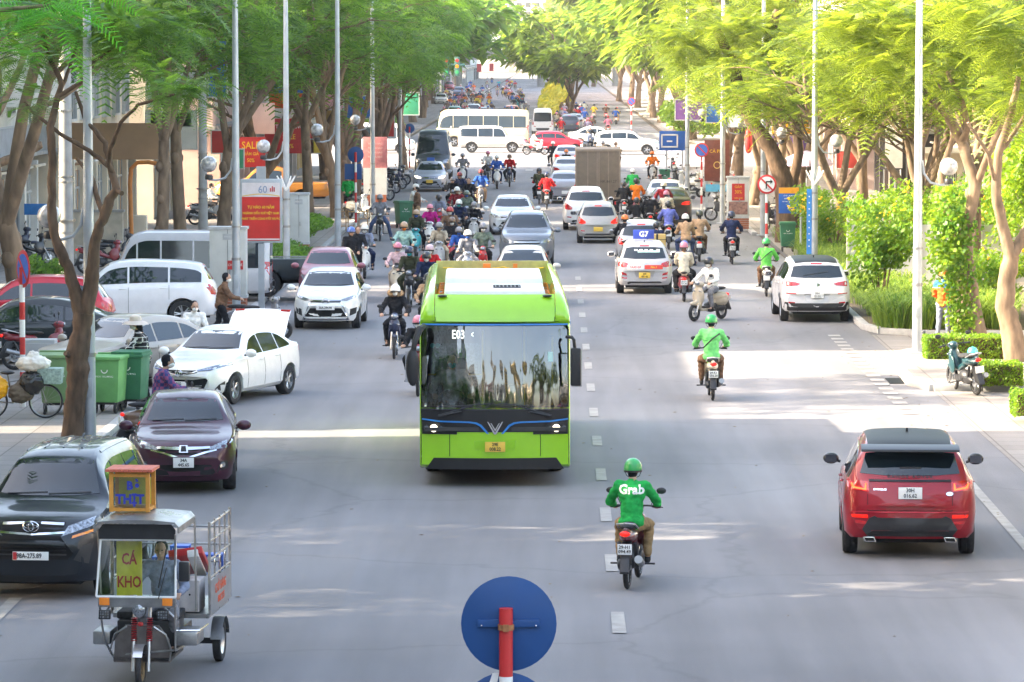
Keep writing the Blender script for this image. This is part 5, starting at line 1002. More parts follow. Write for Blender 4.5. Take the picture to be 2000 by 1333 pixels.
# bins
def bin_(px,py,label,col,sc=1,rz=0,z=.12,open_=False):
    q=at(px,py,z); t=thing('wheelie_bin',label,'bin',q,rz); t.scale=(sc,)*3; m=mat('bin_green_'+col,{'light':(.13,.36,.12),'dark':(.03,.16,.08),'old':(.16,.27,.12)}[col],rough=.5,var=.15,scale=3,grime=.3)
    b=MB().box((0,0,.64),(.50,.62,.84),taper=1.18).build('body',m,t,bevel=.02); MB().box((0,0,1.075),(.66,.80,.06)).build('rim',m,t,bevel=.012); text('MÔI TRƯỜNG',.055,white,b,(0,-.345,.72),(PI/2-.11,0,0)); MB().lathe([(.07,0),(.05,0)],(0,-.352,.85),axis='Y',n=14).build('recycle_mark',white,b)
    MB().box((0,0,.20),(.46,.56,.05)).build('tray',dark,t)
    for sx in(-1,1):
        for sy in(-1,1):
            w0=MB().lathe([(.04,-.025),(.10,-.025),(.11,0),(.10,.025),(.04,.025)],axis='X',n=16).build('wheel',rubber,t); w0.location=(sx*.2,sy*.26,.11); MB().box((sx*.2,sy*.26,.16),(.03,.05,.12)).build('castor',steel,t)
    if open_: o=MB().box((0,0,0),(.62,.04,.72)).build('lid',m,t,bevel=.01); o.location=(0,.44,.78); o.rotation_euler=(R(8),0,0); MB().box((.02,0,1.02),(.48,.56,.06)).build('rubbish',mat('rubbish',(.25,.2,.14),rough=.9,var=.7,scale=14),t)
    else: o=MB().box((0,0,1.13),(.62,.78,.05)).build('lid',m,t,bevel=.015)
    return t
bin_(213,806,'light green wheelie bin overflowing beside the grey lamp post','light',1.0,R(-8),open_=True); bin_(257,800,'darker green wheelie bin the woman in plaid leans over','dark',1.0,R(-8)); bin_(110,808,'old faded green bin heaped with rubbish behind the near tree','old',1.05,R(5),open_=True)
bin_(788,447,'dark green wheelie bin by the left kerb further up the street','dark',.95,R(20)); bin_(1298,371,'dark green bin near the junction on the right','dark',.9); bin_(1538,492,'dark green bin behind the striped sign post on the right','dark',.9)
# traffic signals
q=at(852,265,.12); t=thing('traffic_light','green traffic light gantry over the left lanes beyond the trees','traffic light',(q.x-4.2,F/30,.1)); gm=mat('gantry_green',(.05,.14,.12),rough=.5); MB().tube([(0,0,0),(0,0,5.9),(.3,0,6.1),(8.2,0,6.1)],.09,10).build('mast',gm,t)
for x in(7.0,7.7): 
    b=MB().box((x,0,6.0),(.34,.2,1.25)).build('signal_head',gm,t,bevel=.02)
    for k,m in enumerate((redp,amber,mat('signal_green',(.02,.3,.1)))): MB().lathe([(.001,-.12),(.1,-.12),(.11,-.1)],(x,0,6.38-k*.38),axis='Y',n=14).build('lens',m,b)
# clutter on the left pavement
q=at(690,452,.12); t=thing('crate_stack','brown wooden crates stacked by the left kerb','crate',q)
wd=mat('crate_wood',(.42,.24,.11),rough=.8,var=.25)
for i in range(3):
    for j in range(3): mb=MB(); mb.box((-.45+j*.42,0,.2+i*.28),(.36,.3,.03)); [mb.box((-.45+j*.42+a*.17,b*.14,.14+i*.28),(.03,.03,.26)) for a in(-1,1) for b in(-1,1)]; mb.build('crate',wd,t)
q=at(782,445,0.12); 
for i in range(2): t=thing('paving_stack','stack of pinkish paving slabs %s the left green bin'%('beside' if i else 'in front of'),'paving slabs',at(745+i*32,432+i*14,.0)); [MB().box((0,0,.03+k*.05),(.7-.05*k,.5,.045)).build('slab',mat('pink_slab',(.50,.33,.28),rough=.9),t) for k in range(3)]
# ---------------------------------------------------------------- the green bus
def bus():
    q=at(967,952); rz=R(-90+1.2)+0; t=thing('city_bus','lime green city bus mid-road with its roof battery pack exposed','bus',q,rz)
    G=mat('bus_green',(.31,.66,.02),rough=.25,coat=.8,var=.03); GL=mat('bus_blue_line',(.02,.22,.60),rough=.3); bg_=mat('bus_glass',(.008,.012,.013),rough=.015,spec=.7,coat=.5,var=.3,scale=1); bg_.node_tree.nodes['Principled BSDF'].inputs['IOR'].default_value=1.6
    bw_=bpy.data.materials.new('bus_windscreen'); bw_.use_nodes=True; n_=bw_.node_tree; n_.nodes.remove(n_.nodes['Principled BSDF']); tr=n_.nodes.new('ShaderNodeBsdfTransparent'); tr.inputs[0].default_value=(.62,.70,.68,1); gl=n_.nodes.new('ShaderNodeBsdfGlossy'); gl.inputs['Roughness'].default_value=.012; fr=n_.nodes.new('ShaderNodeFresnel'); fr.inputs[0].default_value=2.7; ms=n_.nodes.new('ShaderNodeMixShader'); n_.links.new(fr.outputs[0],ms.inputs[0]); n_.links.new(tr.outputs[0],ms.inputs[1]); n_.links.new(gl.outputs[0],ms.inputs[2]); n_.links.new(ms.outputs[0],n_.nodes['Material Output'].inputs[0])
    tc=n_.nodes.new('ShaderNodeTexCoord'); nz=n_.nodes.new('ShaderNodeTexNoise'); nz.inputs['Scale'].default_value=2.6; mp=n_.nodes.new('ShaderNodeMapping'); mp.inputs['Scale'].default_value=(1,1,.25); n_.links.new(tc.outputs['Object'],mp.inputs[0]); n_.links.new(mp.outputs[0],nz.inputs[0]); bp=n_.nodes.new('ShaderNodeBump'); bp.inputs['Strength'].default_value=.5; bp.inputs['Distance'].default_value=.05; n_.links.new(nz.outputs[0],bp.inputs['Height']); n_.links.new(bp.outputs[0],gl.inputs['Normal'])
    Lb=12.0; hw=1.23
    # local: +x is forward; front plane near x=0
    def ringf(x,hw_,z0,z1,r=.10,n=4):
        P=[]; 
        for cx,cz,a0 in((hw_-r,z1-r,0),(-hw_+r,z1-r,90),(-hw_+.03,z0+.03,180),(hw_-.03,z0+.03,270)):
            rr=r if cz>1 else .03
            for k in range(n+1): a=R(a0+90*k/n); zz=cz+rr*math.sin(a); P.append(V((x-(.05*max(0,zz-1.2)+.062*max(0,zz-1.2)**2)*max(0,1+x/.7),cx+rr*math.cos(a),zz)))
        return P
    def bow(x,ring,k): return [V((p.x-k*(abs(p.y)/hw)**2.0-.0*(p.z),p.y,p.z)) for p in ring]
    mb=MB(); R_=[]
    for x,z0,z1,w_,k in((0,.36,2.66,hw-.02,.16),(-.03,.34,2.70,hw,.17),(-.25,.28,2.72,hw,.12),(-.6,.28,2.74,hw,0),(-2,.30,2.76,hw,0),(-9,.30,2.76,hw,0),(-Lb,.32,2.74,hw,0)): R_.append(bow(x,ringf(x,w_,z0,z1),k))
    def fx(y,z): return -.165*(abs(y)/hw)**2.0-.05*max(0,z-1.2)-.062*max(0,z-1.2)**2
    fb=MB(); fb.loft([[V((fx(i*.04-1.24,z*.04),i*.04-1.24,z*.04)) for i in range(63)] for z in range(6,70)],cap=False,closed=False); fm=fb.mesh('skin'); bvh=BVHTree.FromPolygons([v.co for v in fm.vertices],[p.vertices for p in fm.polygons]); bpy.data.meshes.remove(fm)
    mb.loft(R_,cap=False); mb.box((-Lb+.02,0,1.5),(.04,2.4,2.3))
    mb.loft([[V((fx(i*.06-1.2,z),i*.06-1.2,z)) for i in range(41)] for z in (.36,.5,.8,1.1,1.30)],cap=False,closed=False); body=mb.build('body',G,t,ang=40)
    lin=mat('cab_lining',(.05,.05,.05),rough=.8); MB().box((-3.2,0,1.6),(.05,2.3,2.1)).box((-1.6,0,.95),(3.2,2.3,.06)).build('cab_lining',lin,t); MB().box((-.42,0,1.12),(.5,2.2,.34)).build('dashboard',dark,t,bevel=.04)
    MB().box((-1.25,-.70,1.15),(.5,.5,.2)).box((-1.5,-.70,1.6),(.14,.48,.8)).build('driver_seat',mat('seat_blue',(.03,.06,.14),rough=.8),t,bevel=.04); o=MB().lathe([(.20,0),(.22,.012),(.20,.024)],n=24).build('steering_wheel',dark,t); o.location=(-.72,-.70,1.42); o.rotation_euler=(0,R(25),0)
    mb2=MB(); mb2.tube([(-1.2,-.2,1.0),(-1.2,-.2,2.5)],.018,6).tube([(-1.9,.5,1.0),(-1.9,.5,2.5)],.018,6).tube([(-.9,.95,1.0),(-.9,.95,2.4)],.018,6).tube([(-1.2,-.2,1.75),(-1.2,-1.1,1.75)],.015,6); mb2.build('handrail',yellowp,t); MB().box((-1.5,-.65,1.95),(.02,.8,.6)).build('partition',lamp_clear,t); MB().box((-.8,.35,1.35),(.3,.25,.5)).build('fare_box',white,t,bevel=.02); SZ[0]=0;SZ[1]=hw
    D=lambda *a,**k: decal(bvh,*a,**k)
    # sloped green cowl above the windscreen and the roof side rails
    mb=MB(); rows=[]
    for x,z in((-.225,2.69),(-.27,2.86),(-.38,3.04),(-.50,3.12),(-.56,3.09)): rows.append([V((x-.13*(abs(y)/hw)**2.0,y,z)) for y in [i*.1-.98 for i in range(20)]+[.98]])
    mb.loft(rows,cap=False,closed=False); o=mb.build('front_cowl',G,t); 
    for s in(-1,1):
        mb=MB(); rows=[]
        for x,dz in((-.30,0),(-.34,.16),(-.45,.32),(-.7,.42),(-1.2,.50),(-4,.53),(-7.6,.53),(-8.5,.50)):
            rows.append([V((x-.05,s*(hw-.0),2.66)),V((x,s*(hw-.02),2.72+dz*.45)),V((x,s*(hw-.09),2.72+dz*.85)),V((x,s*(hw-.17),2.72+dz)),V((x,s*(hw-.24),2.72+dz)),V((x,s*(hw-.26),2.70))])
        mb.loft(rows); mb.build('roof_rail',G,t,ang=50)
        mb=MB(); mb.tube([(-.30,s*.975,2.70),(-.46,s*.975,3.03)],.006,4); mb.build('panel_gap',pit,t)
        MB().ell((-.47,s*.86,3.10),(.05,.085,.022),10).build('hatch_latch',dark,t)
    MB().box((-8.55,0,3.0),(.08,2.05,.52)).build('rear_bulkhead',mat('primer_yellow',(.50,.42,.16),rough=.7,var=.2),t)
    mb=MB(); mb.box((-4.4,0,2.80),(7.9,1.95,.10)); mb.build('pack_tray',dark,t)
    pk=MB().box((-1.85,0,3.0),(2.3,1.74,.34),taper=.95).box((-4.7,0,3.04),(3.1,1.74,.42),taper=.95).box((-7.2,.1,2.98),(1.5,1.3,.26)).build('battery_pack',mat('pack_white',(.80,.79,.76),rough=.4,var=.05),t,bevel=.04)
    mb=MB(); 
    for k in range(7): mb.box((-1.85,.02+k*.065,3.178),(.75,.022,.02))
    for k in range(5): mb.box((-1.5-k*.17,.21,3.176),(.03,.46,.02))
    mb.build('pack_vent',dark,pk)
    mb=MB()
    for k in range(9): mb.box((-6.9-.0*k,-.45+k*.14,3.14),(1.1,.03,.04))
    mb.box((-6.4,.1,3.14),(.05,1.3,.05)); mb.box((-7.4,.1,3.14),(.05,1.3,.05)); mb.build('roof_grid',white,t)
    orange=mat('cable_orange',(.80,.20,.02),rough=.5); rg=random.Random(2); mb=MB()
    for s in(-1,1):
        for k in range(9): x=-.8-k*.55; mb.tube([(x,s*.97,2.88),(x-.12,s*.93,3.0+.05*rg.random()),(x-.35,s*.86,3.02),(x-.5,s*.80,2.92)],.018,6)
    mb.build('cable',orange,t); MB().tube([(-8.48,.95,3.14),(-8.46,.5,3.08),(-8.46,.2,3.15),(-8.46,-.3,3.09),(-8.46,-.9,3.14)],.012,6).build('yellow_cable',yellowp,t)
    MB().box((-8.3,-.1,3.10),(.1,.14,.24)).box((-8.3,.42,3.12),(.06,.08,.2)).build('pack_connector',orange,t)
    # glazing and trim on the front
    D([(-1.19,1.27),(1.19,1.27),(1.19,1.6),(1.18,2.55),(1.12,2.62),(-1.12,2.62),(-1.18,2.55),(-1.19,1.6)],'F',bw_,t,'windshield',off=.012,cell=.10,thick=.002)
    D([(-1.19,2.63),(1.19,2.63),(1.19,2.655),(-1.19,2.655)],'F',GL,t,'blue_line',off=.014)
    D([(-1.19,.86),(-.62,.86),(-.62,.90),(.62,.90),(.62,.86),(1.19,.86),(1.2,1.255),(-1.2,1.255)],'F',black,t,'lower_mask',off=.008)
    MB().tube([(fx(k*.2-1.2,1.26)+.01,k*.2-1.2,1.262) for k in range(13)],.012,6).build('glass_edge',dark,t)
    for s in(-1,1):
        D([(s*a,b) for a,b in((1.19,1.12),(.90,1.085),(.42,1.075),(.30,1.06),(.22,1.02),(.10,.875),(.135,.875),(.245,.995),(.32,1.035),(.43,1.05),(.90,1.06),(1.19,1.095))],'F',GL,t,'blue_line',off=.016)
        D([(s*a,b) for a,b in((1.19,1.06),(.86,1.04),(.79,.92),(.84,.885),(1.17,.89))],'F',dark,t,'headlight_housing',off=.014)
        for y,r_,m in((1.12,.035,lamp_clear),(1.0,.05,lamp_on),(.885,.038,lamp_clear)): o=MB().lathe([(.001,.0),(r_*.8,.0),(r_,-.01),(r_*1.25,-.02)],axis='X',n=18).build('headlight',m,t); o.location=(.065+fx(y,.965),s*y,.965+(.01 if y>1.05 else 0)); o.scale=(-1,1,1)
        mb=MB(); mb.tube([(-.03,s*.90,1.17),(.01,s*.30,1.36)],[.022,.008],6); mb.tube([(-.03,s*.92,1.165),(.0,s*.55,1.24)],[.026,.018],6); mb.tube([(.02,s*.05,1.375),(-.0,s*.65,1.32)],.01,5); mb.build('wiper',dark,t)
        D([(s*.735,.50),(s*.745,.50),(s*.745,.86),(s*.735,.86)],'F',pit,t,'panel_gap',off=.004,thick=.005)
    v=[(-.13,1.075),(-.11,1.075),(0,.90),(.11,1.075),(.13,1.075),(.02,.87),(-.02,.87)]
    MB().prism(v,.035,.05,'X').build('badge',chrome,t); MB().prism([(-.075,1.05),(-.06,1.05),(0,.95),(.06,1.05),(.075,1.05),(0,.915)],.04,.055,'X').build('badge_inner',alloy,t)
    D([(-.32,.60),(.32,.60),(.35,.76),(-.35,.76)],'F',mat('bus_green_shaded',(.26,.57,.02),rough=.35),t,'plate_recess_shade',off=.003); p=plate(t,.055,.665,True,'29E|008.22',plate_y)  # plate recess is flat; its shade is put into a darker green
    D([(-1.13,.29),(-1.0,.475),(1.0,.475),(1.13,.29)],'F',black,t,'lower_lip',off=.006)
    MB().box((-6.3,0,.36),(11.2,2.20,.2)).build('underbody',pit,t)
    db=MB().box((-.10,.48,2.44),(.03,1.0,.22)).build('destination_display',mat('display_dark',(.02,.03,.028),rough=.3),t); 
    db.location=(.125,0,0)
    bpy.data.objects.remove(db); bc=dict(root=t,bvh=bvh,hl=0); dw=mat('display_white',(.85,.95,.9),emit=.2); textD(bc,'F','E03',.20,dw,-.60,2.48,sx=.72,bold=.002,off=.03); textD(bc,'F','<',.15,dw,-.37,2.48,sx=.5,off=.03)
    for y in(-1.02,-.94): MB().lathe([(.001,0),(.04,0)],(.0,y,2.30),axis='X',n=16).build('round_sticker',mat('sticker_cyan',(.1,.5,.5)),t).location=(-.27,0,0)
    D([(.86,2.04),(.945,2.04),(.945,2.20),(.86,2.20)],'F',mat('sticker_pale',(.5,.75,.68)),t,'paper_sticker',off=.02)
    # door mirrors; the driver behind the glass is built as a separate person
    for s in(-1,1):
        mb=MB(); z=2.25 if s>0 else 2.05
        if s>0: mb.tube([(-.1,s*1.17,2.45),(.10,s*1.25,2.46),(.14,s*1.28,2.42),(.14,s*1.30,2.25)],.028,8); mb.build('mirror_arm',dark,t); o=MB().box((.14,s*1.31,1.98),(.10,.17,.62)).build('mirror',dark,t,bevel=.03); MB().box((.075,s*1.33,1.95),(.01,.16,.6)).build('mirror_glass',chrome,o)
        else: mb.tube([(-.1,s*1.16,2.62),(.12,s*1.22,2.60),(.2,s*1.30,2.40),(.2,s*1.33,2.25)],[.05,.06,.05,.04],8); mb.build('mirror_arm',dark,t); o=MB().ell((.2,s*1.34,1.98),(.06,.11,.31),16).build('mirror',dark,t); MB().box((.12,s*1.37,1.98),(.01,.18,.5)).build('mirror_glass',chrome,o)
    for x in(-2.7,-8.9):
        for s in(-1,1): wheel(t,x,s*1.03,.48,.28)
        
    # side windows and doors (seen obliquely)
    for s in(-1,1):
        for k in range(7): MB().box((-1.6-k*1.45,s*hw,1.85),(1.36,.02,1.15)).build('side_window',bg_,t)
        MB().box((-6,s*hw,2.64),(10.5,.03,.05)).build('side_line',GL,t)
    return t,q,rz
BUS,bq,brz=bus()
# ---------------------------------------------------------------- cars
NEARCAR={}
def pc(px,py,kind,dims,col,label,cat='car',rz=90,style=(),near=None,z=0,name='parked_car',detail=2,roofcol=None,group=None,**k):
    L,W,H=dims; T=TY[kind]; a=T['wh'][0]*L/2 if (near or ('F' if math.sin(R(rz))<0 else 'R'))=='F' else T['wh'][1]*L/2
    q=at(px,py,z); d=V((math.cos(R(rz)),math.sin(R(rz)),0)); q=q-d*a
    return car(kind,L,W,H,col,label,cat,q,R(rz),group,style,name,detail,roofcol,**k)
# red SUV
r,c=pc(1773,1080,'suv',(4.37,1.90,1.64),(.30,.0015,.012),'shiny red SUV with a black roof driving away at the lower right','car',87,('customr','ton','dm',(.715,.91)),name='red_suv',roofcol=(.01,.012,.012))
D=c['D']; hw,H=c['hw'],c['H']; P=lambda l:[(a*hw,b*H) for a,b in l]
D(P([(.60,.575),(.90,.595),(.93,.66),(.90,.675),(.60,.665)]),'R',tail_red,r,'tail_light',mirror=True,off=.012)
for s in(-1,1): D(P([(s*.64,.592),(s*.66,.592),(s*.84,.608),(s*.865,.645),(s*.85,.65),(s*.82,.622),(s*.67,.606),(s*.655,.65),(s*.64,.65)]),'R',mat('tail_strip',(1,.10,.03),emit=.5),r,'tail_light_strip',off=.02)
D(P([(-.60,.665),(.60,.665),(.60,.682),(-.60,.682)]),'R',black,r,'tailgate_strip',off=.016)
D(P([(-.62,.20),(.62,.20),(.70,.26),(.60,.355),(.52,.375),(.47,.36),(-.47,.36),(-.52,.375),(-.60,.355),(-.70,.26)]),'R',dark,r,'lower_bumper',off=.012)
D(P([(.62,.355),(.84,.36),(.86,.385),(.62,.385)]),'R',tail_on,r,'fog_reflector',mirror=True,off=.012)
D(P([(-.86,.405),(.86,.405),(.86,.413),(-.86,.413)]),'R',paint,r,'crease_highlight',color=(.6,.02,.05),off=.014)  # lighter red strip: light along the crease put into the colour
for a in(-.62,.62): D(P([(a-.004,.42),(a+.004,.42),(a+.004,.56),(a-.004,.56)]),'R',pit,r,'tailgate_gap',off=.003)
D(P([(-.62,.418),(.62,.418),(.62,.424),(-.62,.424)]),'R',pit,r,'tailgate_gap',off=.003)
for s in(-1,1):
    o=MB().prism([(-.09,-.035),(.07,-.035),(.10,.035),(-.06,.035)],-.10,.02,'X').build('exhaust_tip',chrome,r,bevel=.006); o.location=(-c['hl']+.03,s*.56,.30); MB().prism([(-.07,-.024),(.055,-.024),(.08,.024),(-.05,.024)],-.103,-.09,'X').build('exhaust_hole',pit,o)
plate(r,-c['hl']-.012,.575*H,False,'30H|016.62'); textD(c,'R','R A N G E   R O V E R',.058,dark,0,.708*H,sx=1.15); textD(c,'R','EVOQUE',.035,chrome,.42,.60*H,sx=1.3)
D(ellp(-.55,.565*H,.05,.028),'R',chrome,r,'badge',off=.012)
D(P([(-.26,.925),(.26,.925),(.26,.935),(-.26,.935)]),'R',mat('tail_strip'),r,'brake_light',off=.02)
sp=MB().prism([(-c['hl']+.30,.935*H),(-c['hl']+.02,.925*H),(-c['hl']+.03,.945*H),(-c['hl']+.35,.975*H)],-.72*hw,.72*hw,'Y').build('spoiler',black,r,bevel=.006)
antenna(c,-.25); MB().box((-c['hl']-.0,0,.79*H),(.02,.3,.02)).build('wiper',dark,r)
# dark MPV lower left
r,c=pc(90,1158,'mpv',(4.73,1.83,1.80),(.006,.010,.016),'dark blue-black people carrier at the lower left, front cut by the photo edge','car',-90-4.6,('custom',),name='people_carrier')
D=c['D']; hw,H=c['hw'],c['H']; P=lambda l:[(a*hw,b*H) for a,b in l]
D(P([(.42,.47),(.78,.53),(.93,.575),(.92,.60),(.80,.59),(.50,.54)]),'F',lamp_clear,r,'headlight',mirror=True,off=.014)
D(P([(-.42,.49),(.42,.49),(.46,.565),(.25,.58),(-.25,.58),(-.46,.565)]),'F',pit,r,'grille',off=.008); D(P([(-.40,.475),(.40,.475),(.58,.35),(.50,.30),(-.50,.30),(-.58,.35)]),'F',pit,r,'grille_lower',off=.008)
for a,b in((.555,.57),(.48,.495)):
    for s in(-1,1): D(P([(s*.12,a),(s*.44,a-.01),(s*.44,a+.008),(s*.12,a+.015)] if a>.5 else [(0,a),(s*.46,a+.01),(s*.46,b+.01),(0,b)]),'F',chrome,r,'grille_bar',off=.018)
for z in(.33,.36,.39,.42): D(P([(-.48,z),(.48,z),(.48,z+.012),(-.48,z+.012)]),'F',dark,r,'grille_slat',off=.015)
D(P([(.58,.30),(.78,.27),(.84,.42),(.70,.40)]),'F',dark,r,'fog_recess',mirror=True); D(P([(.56,.455),(.86,.50),(.88,.52),(.57,.475)]),'F',amber,r,'side_marker',mirror=True,off=.012)
rgx=c['hl']+.02; t_=MB().lathe([(.088,0),(.100,.008),(.088,.016)],axis='X',n=28).build('badge',chrome,r); t_.location=(rgx-.04,0,.545*H); t_.scale=(1,1.1,.75); MB().lathe([(.05,.0),(.06,.008),(.05,.016)],axis='X',n=20).build('badge_ring',chrome,t_).scale=(1,1.5,.55); MB().lathe([(.05,.0),(.062,.009),(.05,.018)],axis='X',n=20).build('badge_ring',chrome,t_).scale=(1,.55,1.35)
plate(r,rgx-.01,.335*H,True,'98A-275.89',two=False,red=True); wipers(c); antenna(c,-.5)
MB().box((rgx-.10,-.72,.43*H),(.02,.10,.10)).build('bumper_sticker',mat('sticker_yellow',(.75,.50,.02)),r,bevel=.02)
for y in(-.5,-.25,0,.25,.5): D([(.2,y-.012),(-1.7,y-.012),(-1.7,y+.012),(.2,y+.012)],'T',paint,r,'roof_rib',color=(.02,.03,.05),off=.012)
# burgundy sedan
r,c=pc(361,956,'sedan',(4.42,1.70,1.47),(.055,.008,.025),'dark burgundy sedan behind the people carrier, facing us','car',-86,('custom',),name='burgundy_sedan')
D=c['D']; hw,H=c['hw'],c['H']; P=lambda l:[(a*hw,b*H) for a,b in l]
D(P([(.48,.485),(.80,.50),(.93,.565),(.91,.585),(.74,.565),(.50,.515)]),'F',lamp_clear,r,'headlight',mirror=True,off=.012); D(P([(-.46,.44),(.46,.44),(.50,.50),(.46,.52),(-.46,.52),(-.50,.50)]),'F',pit,r,'grille')
D(P([(-.50,.500),(-.15,.490),(.15,.490),(.50,.500),(.50,.522),(-.50,.522)]),'F',chrome,r,'grille_bar',off=.016)
for s in(-1,1): D(P([(s*.10,.40),(s*.40,.45),(s*.62,.475),(s*.62,.49),(s*.38,.468),(s*.10,.42)]),'F',chrome,r,'grille_wing',off=.016)
D(P([(-.50,.20),(.50,.20),(.60,.24),(.52,.32),(-.52,.32),(-.60,.24)]),'F',pit,r,'bumper_intake'); D(P([(.62,.24),(.84,.28),(.82,.36),(.70,.36)]),'F',dark,r,'fog_recess',mirror=True,off=.008)
for s in(-1,1): D(ellp(s*.62,.32*H,.045,.045),'F',lamp_clear,r,'fog_lamp',off=.02)
D(P([(-.085,.462),(.085,.462),(.075,.535),(-.075,.535)]),'F',chrome,r,'badge',off=.024); D([(-.045,.70),(-.028,.70),(-.022,.735),(.022,.735),(.028,.70),(.045,.70),(.035,.775),(.022,.775),(.020,.75),(-.020,.75),(-.022,.775),(-.035,.775)],'F',black,r,'badge_letter',off=.03)
plate(r,c['hl']+.005,.355*H,True,'34A|445.65',w_=(.33,.16)); wipers(c); antenna(c)
# white sedan with raised boot
pf,pr=at(457,790),at(563,770); hd=math.atan2((pf-pr).y,(pf-pr).x); L=4.42
mid=(pf+pr)/2; side=V((math.cos(hd),math.sin(hd),0)); off=V((-side.y,side.x,0)); q=mid-off*.80-side*.0
WH=(.82,.82,.81)
r,c=car('sedan',L,1.73,1.475,WH,'white sedan with its boot lid open, parked at an angle behind the green bins','car',(q.x,q.y,0),hd,None,('custom',),'white_sedan')
D=c['D']; hw,H=c['hw'],c['H']; P=lambda l:[(a*hw,b*H) for a,b in l]
D(P([(.40,.475),(.70,.49),(.95,.545),(.93,.58),(.72,.55),(.42,.50)]),'F',lamp_clear,r,'headlight',mirror=True,off=.012); D(P([(.44,.485),(.70,.497),(.80,.515),(.70,.51),(.44,.495)]),'F',mat('drl_blue',(.25,.35,.6),rough=.1),r,'lamp_inner',mirror=True,off=.02)
D(P([(-.42,.46),(-.12,.43),(.12,.43),(.42,.46),(.42,.492),(-.42,.492)]),'F',pit,r,'grille',off=.006)
for s in(-1,1): D(P([(s*.10,.425),(s*.18,.43),(s*.42,.475),(s*.42,.487),(s*.17,.448),(s*.10,.443)]),'F',chrome,r,'grille_wing',off=.014)
D(P([(-.52,.17),(.52,.17),(.68,.38),(.60,.385),(.3,.36),(-.3,.36),(-.60,.385),(-.68,.38)]),'F',pit,r,'bumper_intake')
for z in(.20,.235,.27,.305): D(P([(-.52,z),(.52,z),(.53,z+.014),(-.53,z+.014)]),'F',dark,r,'grille_slat',off=.014)
D(P([(.66,.17),(.92,.19),(.93,.34),(.86,.30),(.74,.20)]),'F',dark,r,'fog_recess',mirror=True,off=.01)
t_=MB().lathe([(.066,0),(.076,.008),(.066,.016)],axis='X',n=24).build('badge',chrome,r); t_.location=(c['hl']-.0,0,.455*H); MB().lathe([(.03,0),(.038,.008),(.03,.016)],axis='X',n=16).build('badge_ring',chrome,t_)
plate(r,c['hl']+.005,.285*H,True,'30G|756.31',w_=(.33,.165)); wipers(c)
lid=MB(); rows=[]
for i in range(7):
    u=i/6; rows.append([V((-1.38-.62*u*(1-.25*u),y*(1-.06*u),1.14+.75*u-.30*max(0,u-.6)*1.6+.03*(1-(y/.68)**2))) for y in (-.68,-.5,-.25,0,.25,.5,.68)])
rows2=[[p+V((.05,0,-.06)) for p in q_] for q_ in rows]
lid.loft([a+b[::-1] for a,b in zip(rows,rows2)]); lid.build('boot_lid',paint,r,WH); MB().box((-1.83,.52,1.69),(.05,.20,.06)).build('lid_light',tail_red,r); MB().box((-1.83,-.52,1.69),(.05,.20,.06)).build('lid_light',tail_red,r)
MB().box((-1.75,0,1.02),(.62,1.1,.08)).build('boot_dark',pit,r)  # black slab in place of the shaded inside of the boot
# white hatch facing us
r,c=pc(640,641,'hatch',(4.11,1.73,1.47),WH,'white hatchback driving towards us beside the left kerb','car',-90-1,('custom',),name='white_hatchback')
D=c['D']; hw,H=c['hw'],c['H']; P=lambda l:[(a*hw,b*H) for a,b in l]
D(P([(.44,.505),(.62,.50),(.86,.55),(.90,.60),(.70,.57),(.46,.525)]),'F',lamp_clear,r,'headlight',mirror=True,off=.012); D(P([(-.44,.475),(.44,.475),(.46,.52),(-.46,.52)]),'F',pit,r,'grille'); D(P([(-.46,.50),(.46,.50),(.46,.51),(-.46,.51)]),'F',chrome,r,'grille_bar',off=.012)
D(P([(-.66,.17),(.66,.17),(.64,.22),(.46,.375),(-.46,.375),(-.64,.22)]),'F',pit,r,'bumper_intake'); D(P([(-.62,.165),(.62,.165),(.62,.195),(-.62,.195)]),'F',chrome,r,'bumper_trim',off=.014); D(P([(.70,.24),(.88,.28),(.90,.385),(.72,.36)]),'F',dark,r,'fog_lamp',mirror=True)
for s in(-1,1): D(P([(s*.66,.17),(s*.70,.17),(s*.50,.45),(s*.46,.46)]),'F',chrome,r,'intake_edge',off=.014)
t_=MB().lathe([(.07,0),(.082,.008),(.07,.016)],axis='X',n=24).build('badge',chrome,r); t_.location=(c['hl']-.03,0,.50*H); t_.scale=(1,1.2,.85); plate(r,c['hl']+.0,.385*H,True,'30A-294.90',two=False); wipers(c)
pc(640,592,'hatch',(3.7,1.66,1.50),(.30,.10,.13),'dusty pink hatchback half hidden behind the white hatchback','car',-90,(),name='pink_hatchback')
# white parked SUV right
r,c=pc(1590,627,'suv',(4.48,1.85,1.66),(.70,.69,.71),'white SUV parked on the right beside the flowering bed','car',91.5,('customr',),name='white_suv',roofcol=(.10,.09,.09))
D=c['D']; hw,H=c['hw'],c['H']; P=lambda l:[(a*hw,b*H) for a,b in l]
D(P([(.46,.615),(.56,.59),(.86,.575),(.95,.60),(.94,.645),(.80,.655),(.60,.64)]),'R',tail_red,r,'tail_light',mirror=True,off=.012); D(P([(-.80,.19),(.80,.19),(.93,.24),(.90,.33),(.62,.31),(-.62,.31),(-.90,.33),(-.93,.24)]),'R',dark,r,'lower_bumper',off=.010)
D(P([(.58,.45),(.86,.46),(.86,.475),(.60,.468)]),'R',tail_red,r,'reflector',mirror=True,off=.012); plate(r,-c['hl']-.008,.445*H,False,'30H|121.01'); D(ellp(0,.60*H,.075,.04),'R',chrome,r,'badge'); antenna(c,-.45)
for s in(-1,1): D([(.35,s*.60),(-1.55,s*.58),(-1.55,s*.61),(.35,s*.63)],'T',alloy,r,'roof_rail',off=.03,thick=.04)
D([(-.3,.80*H),(.35,.74*H),(.35,.747*H),(-.3,.807*H)],'R',dark,r,'rear_wiper',off=.02)
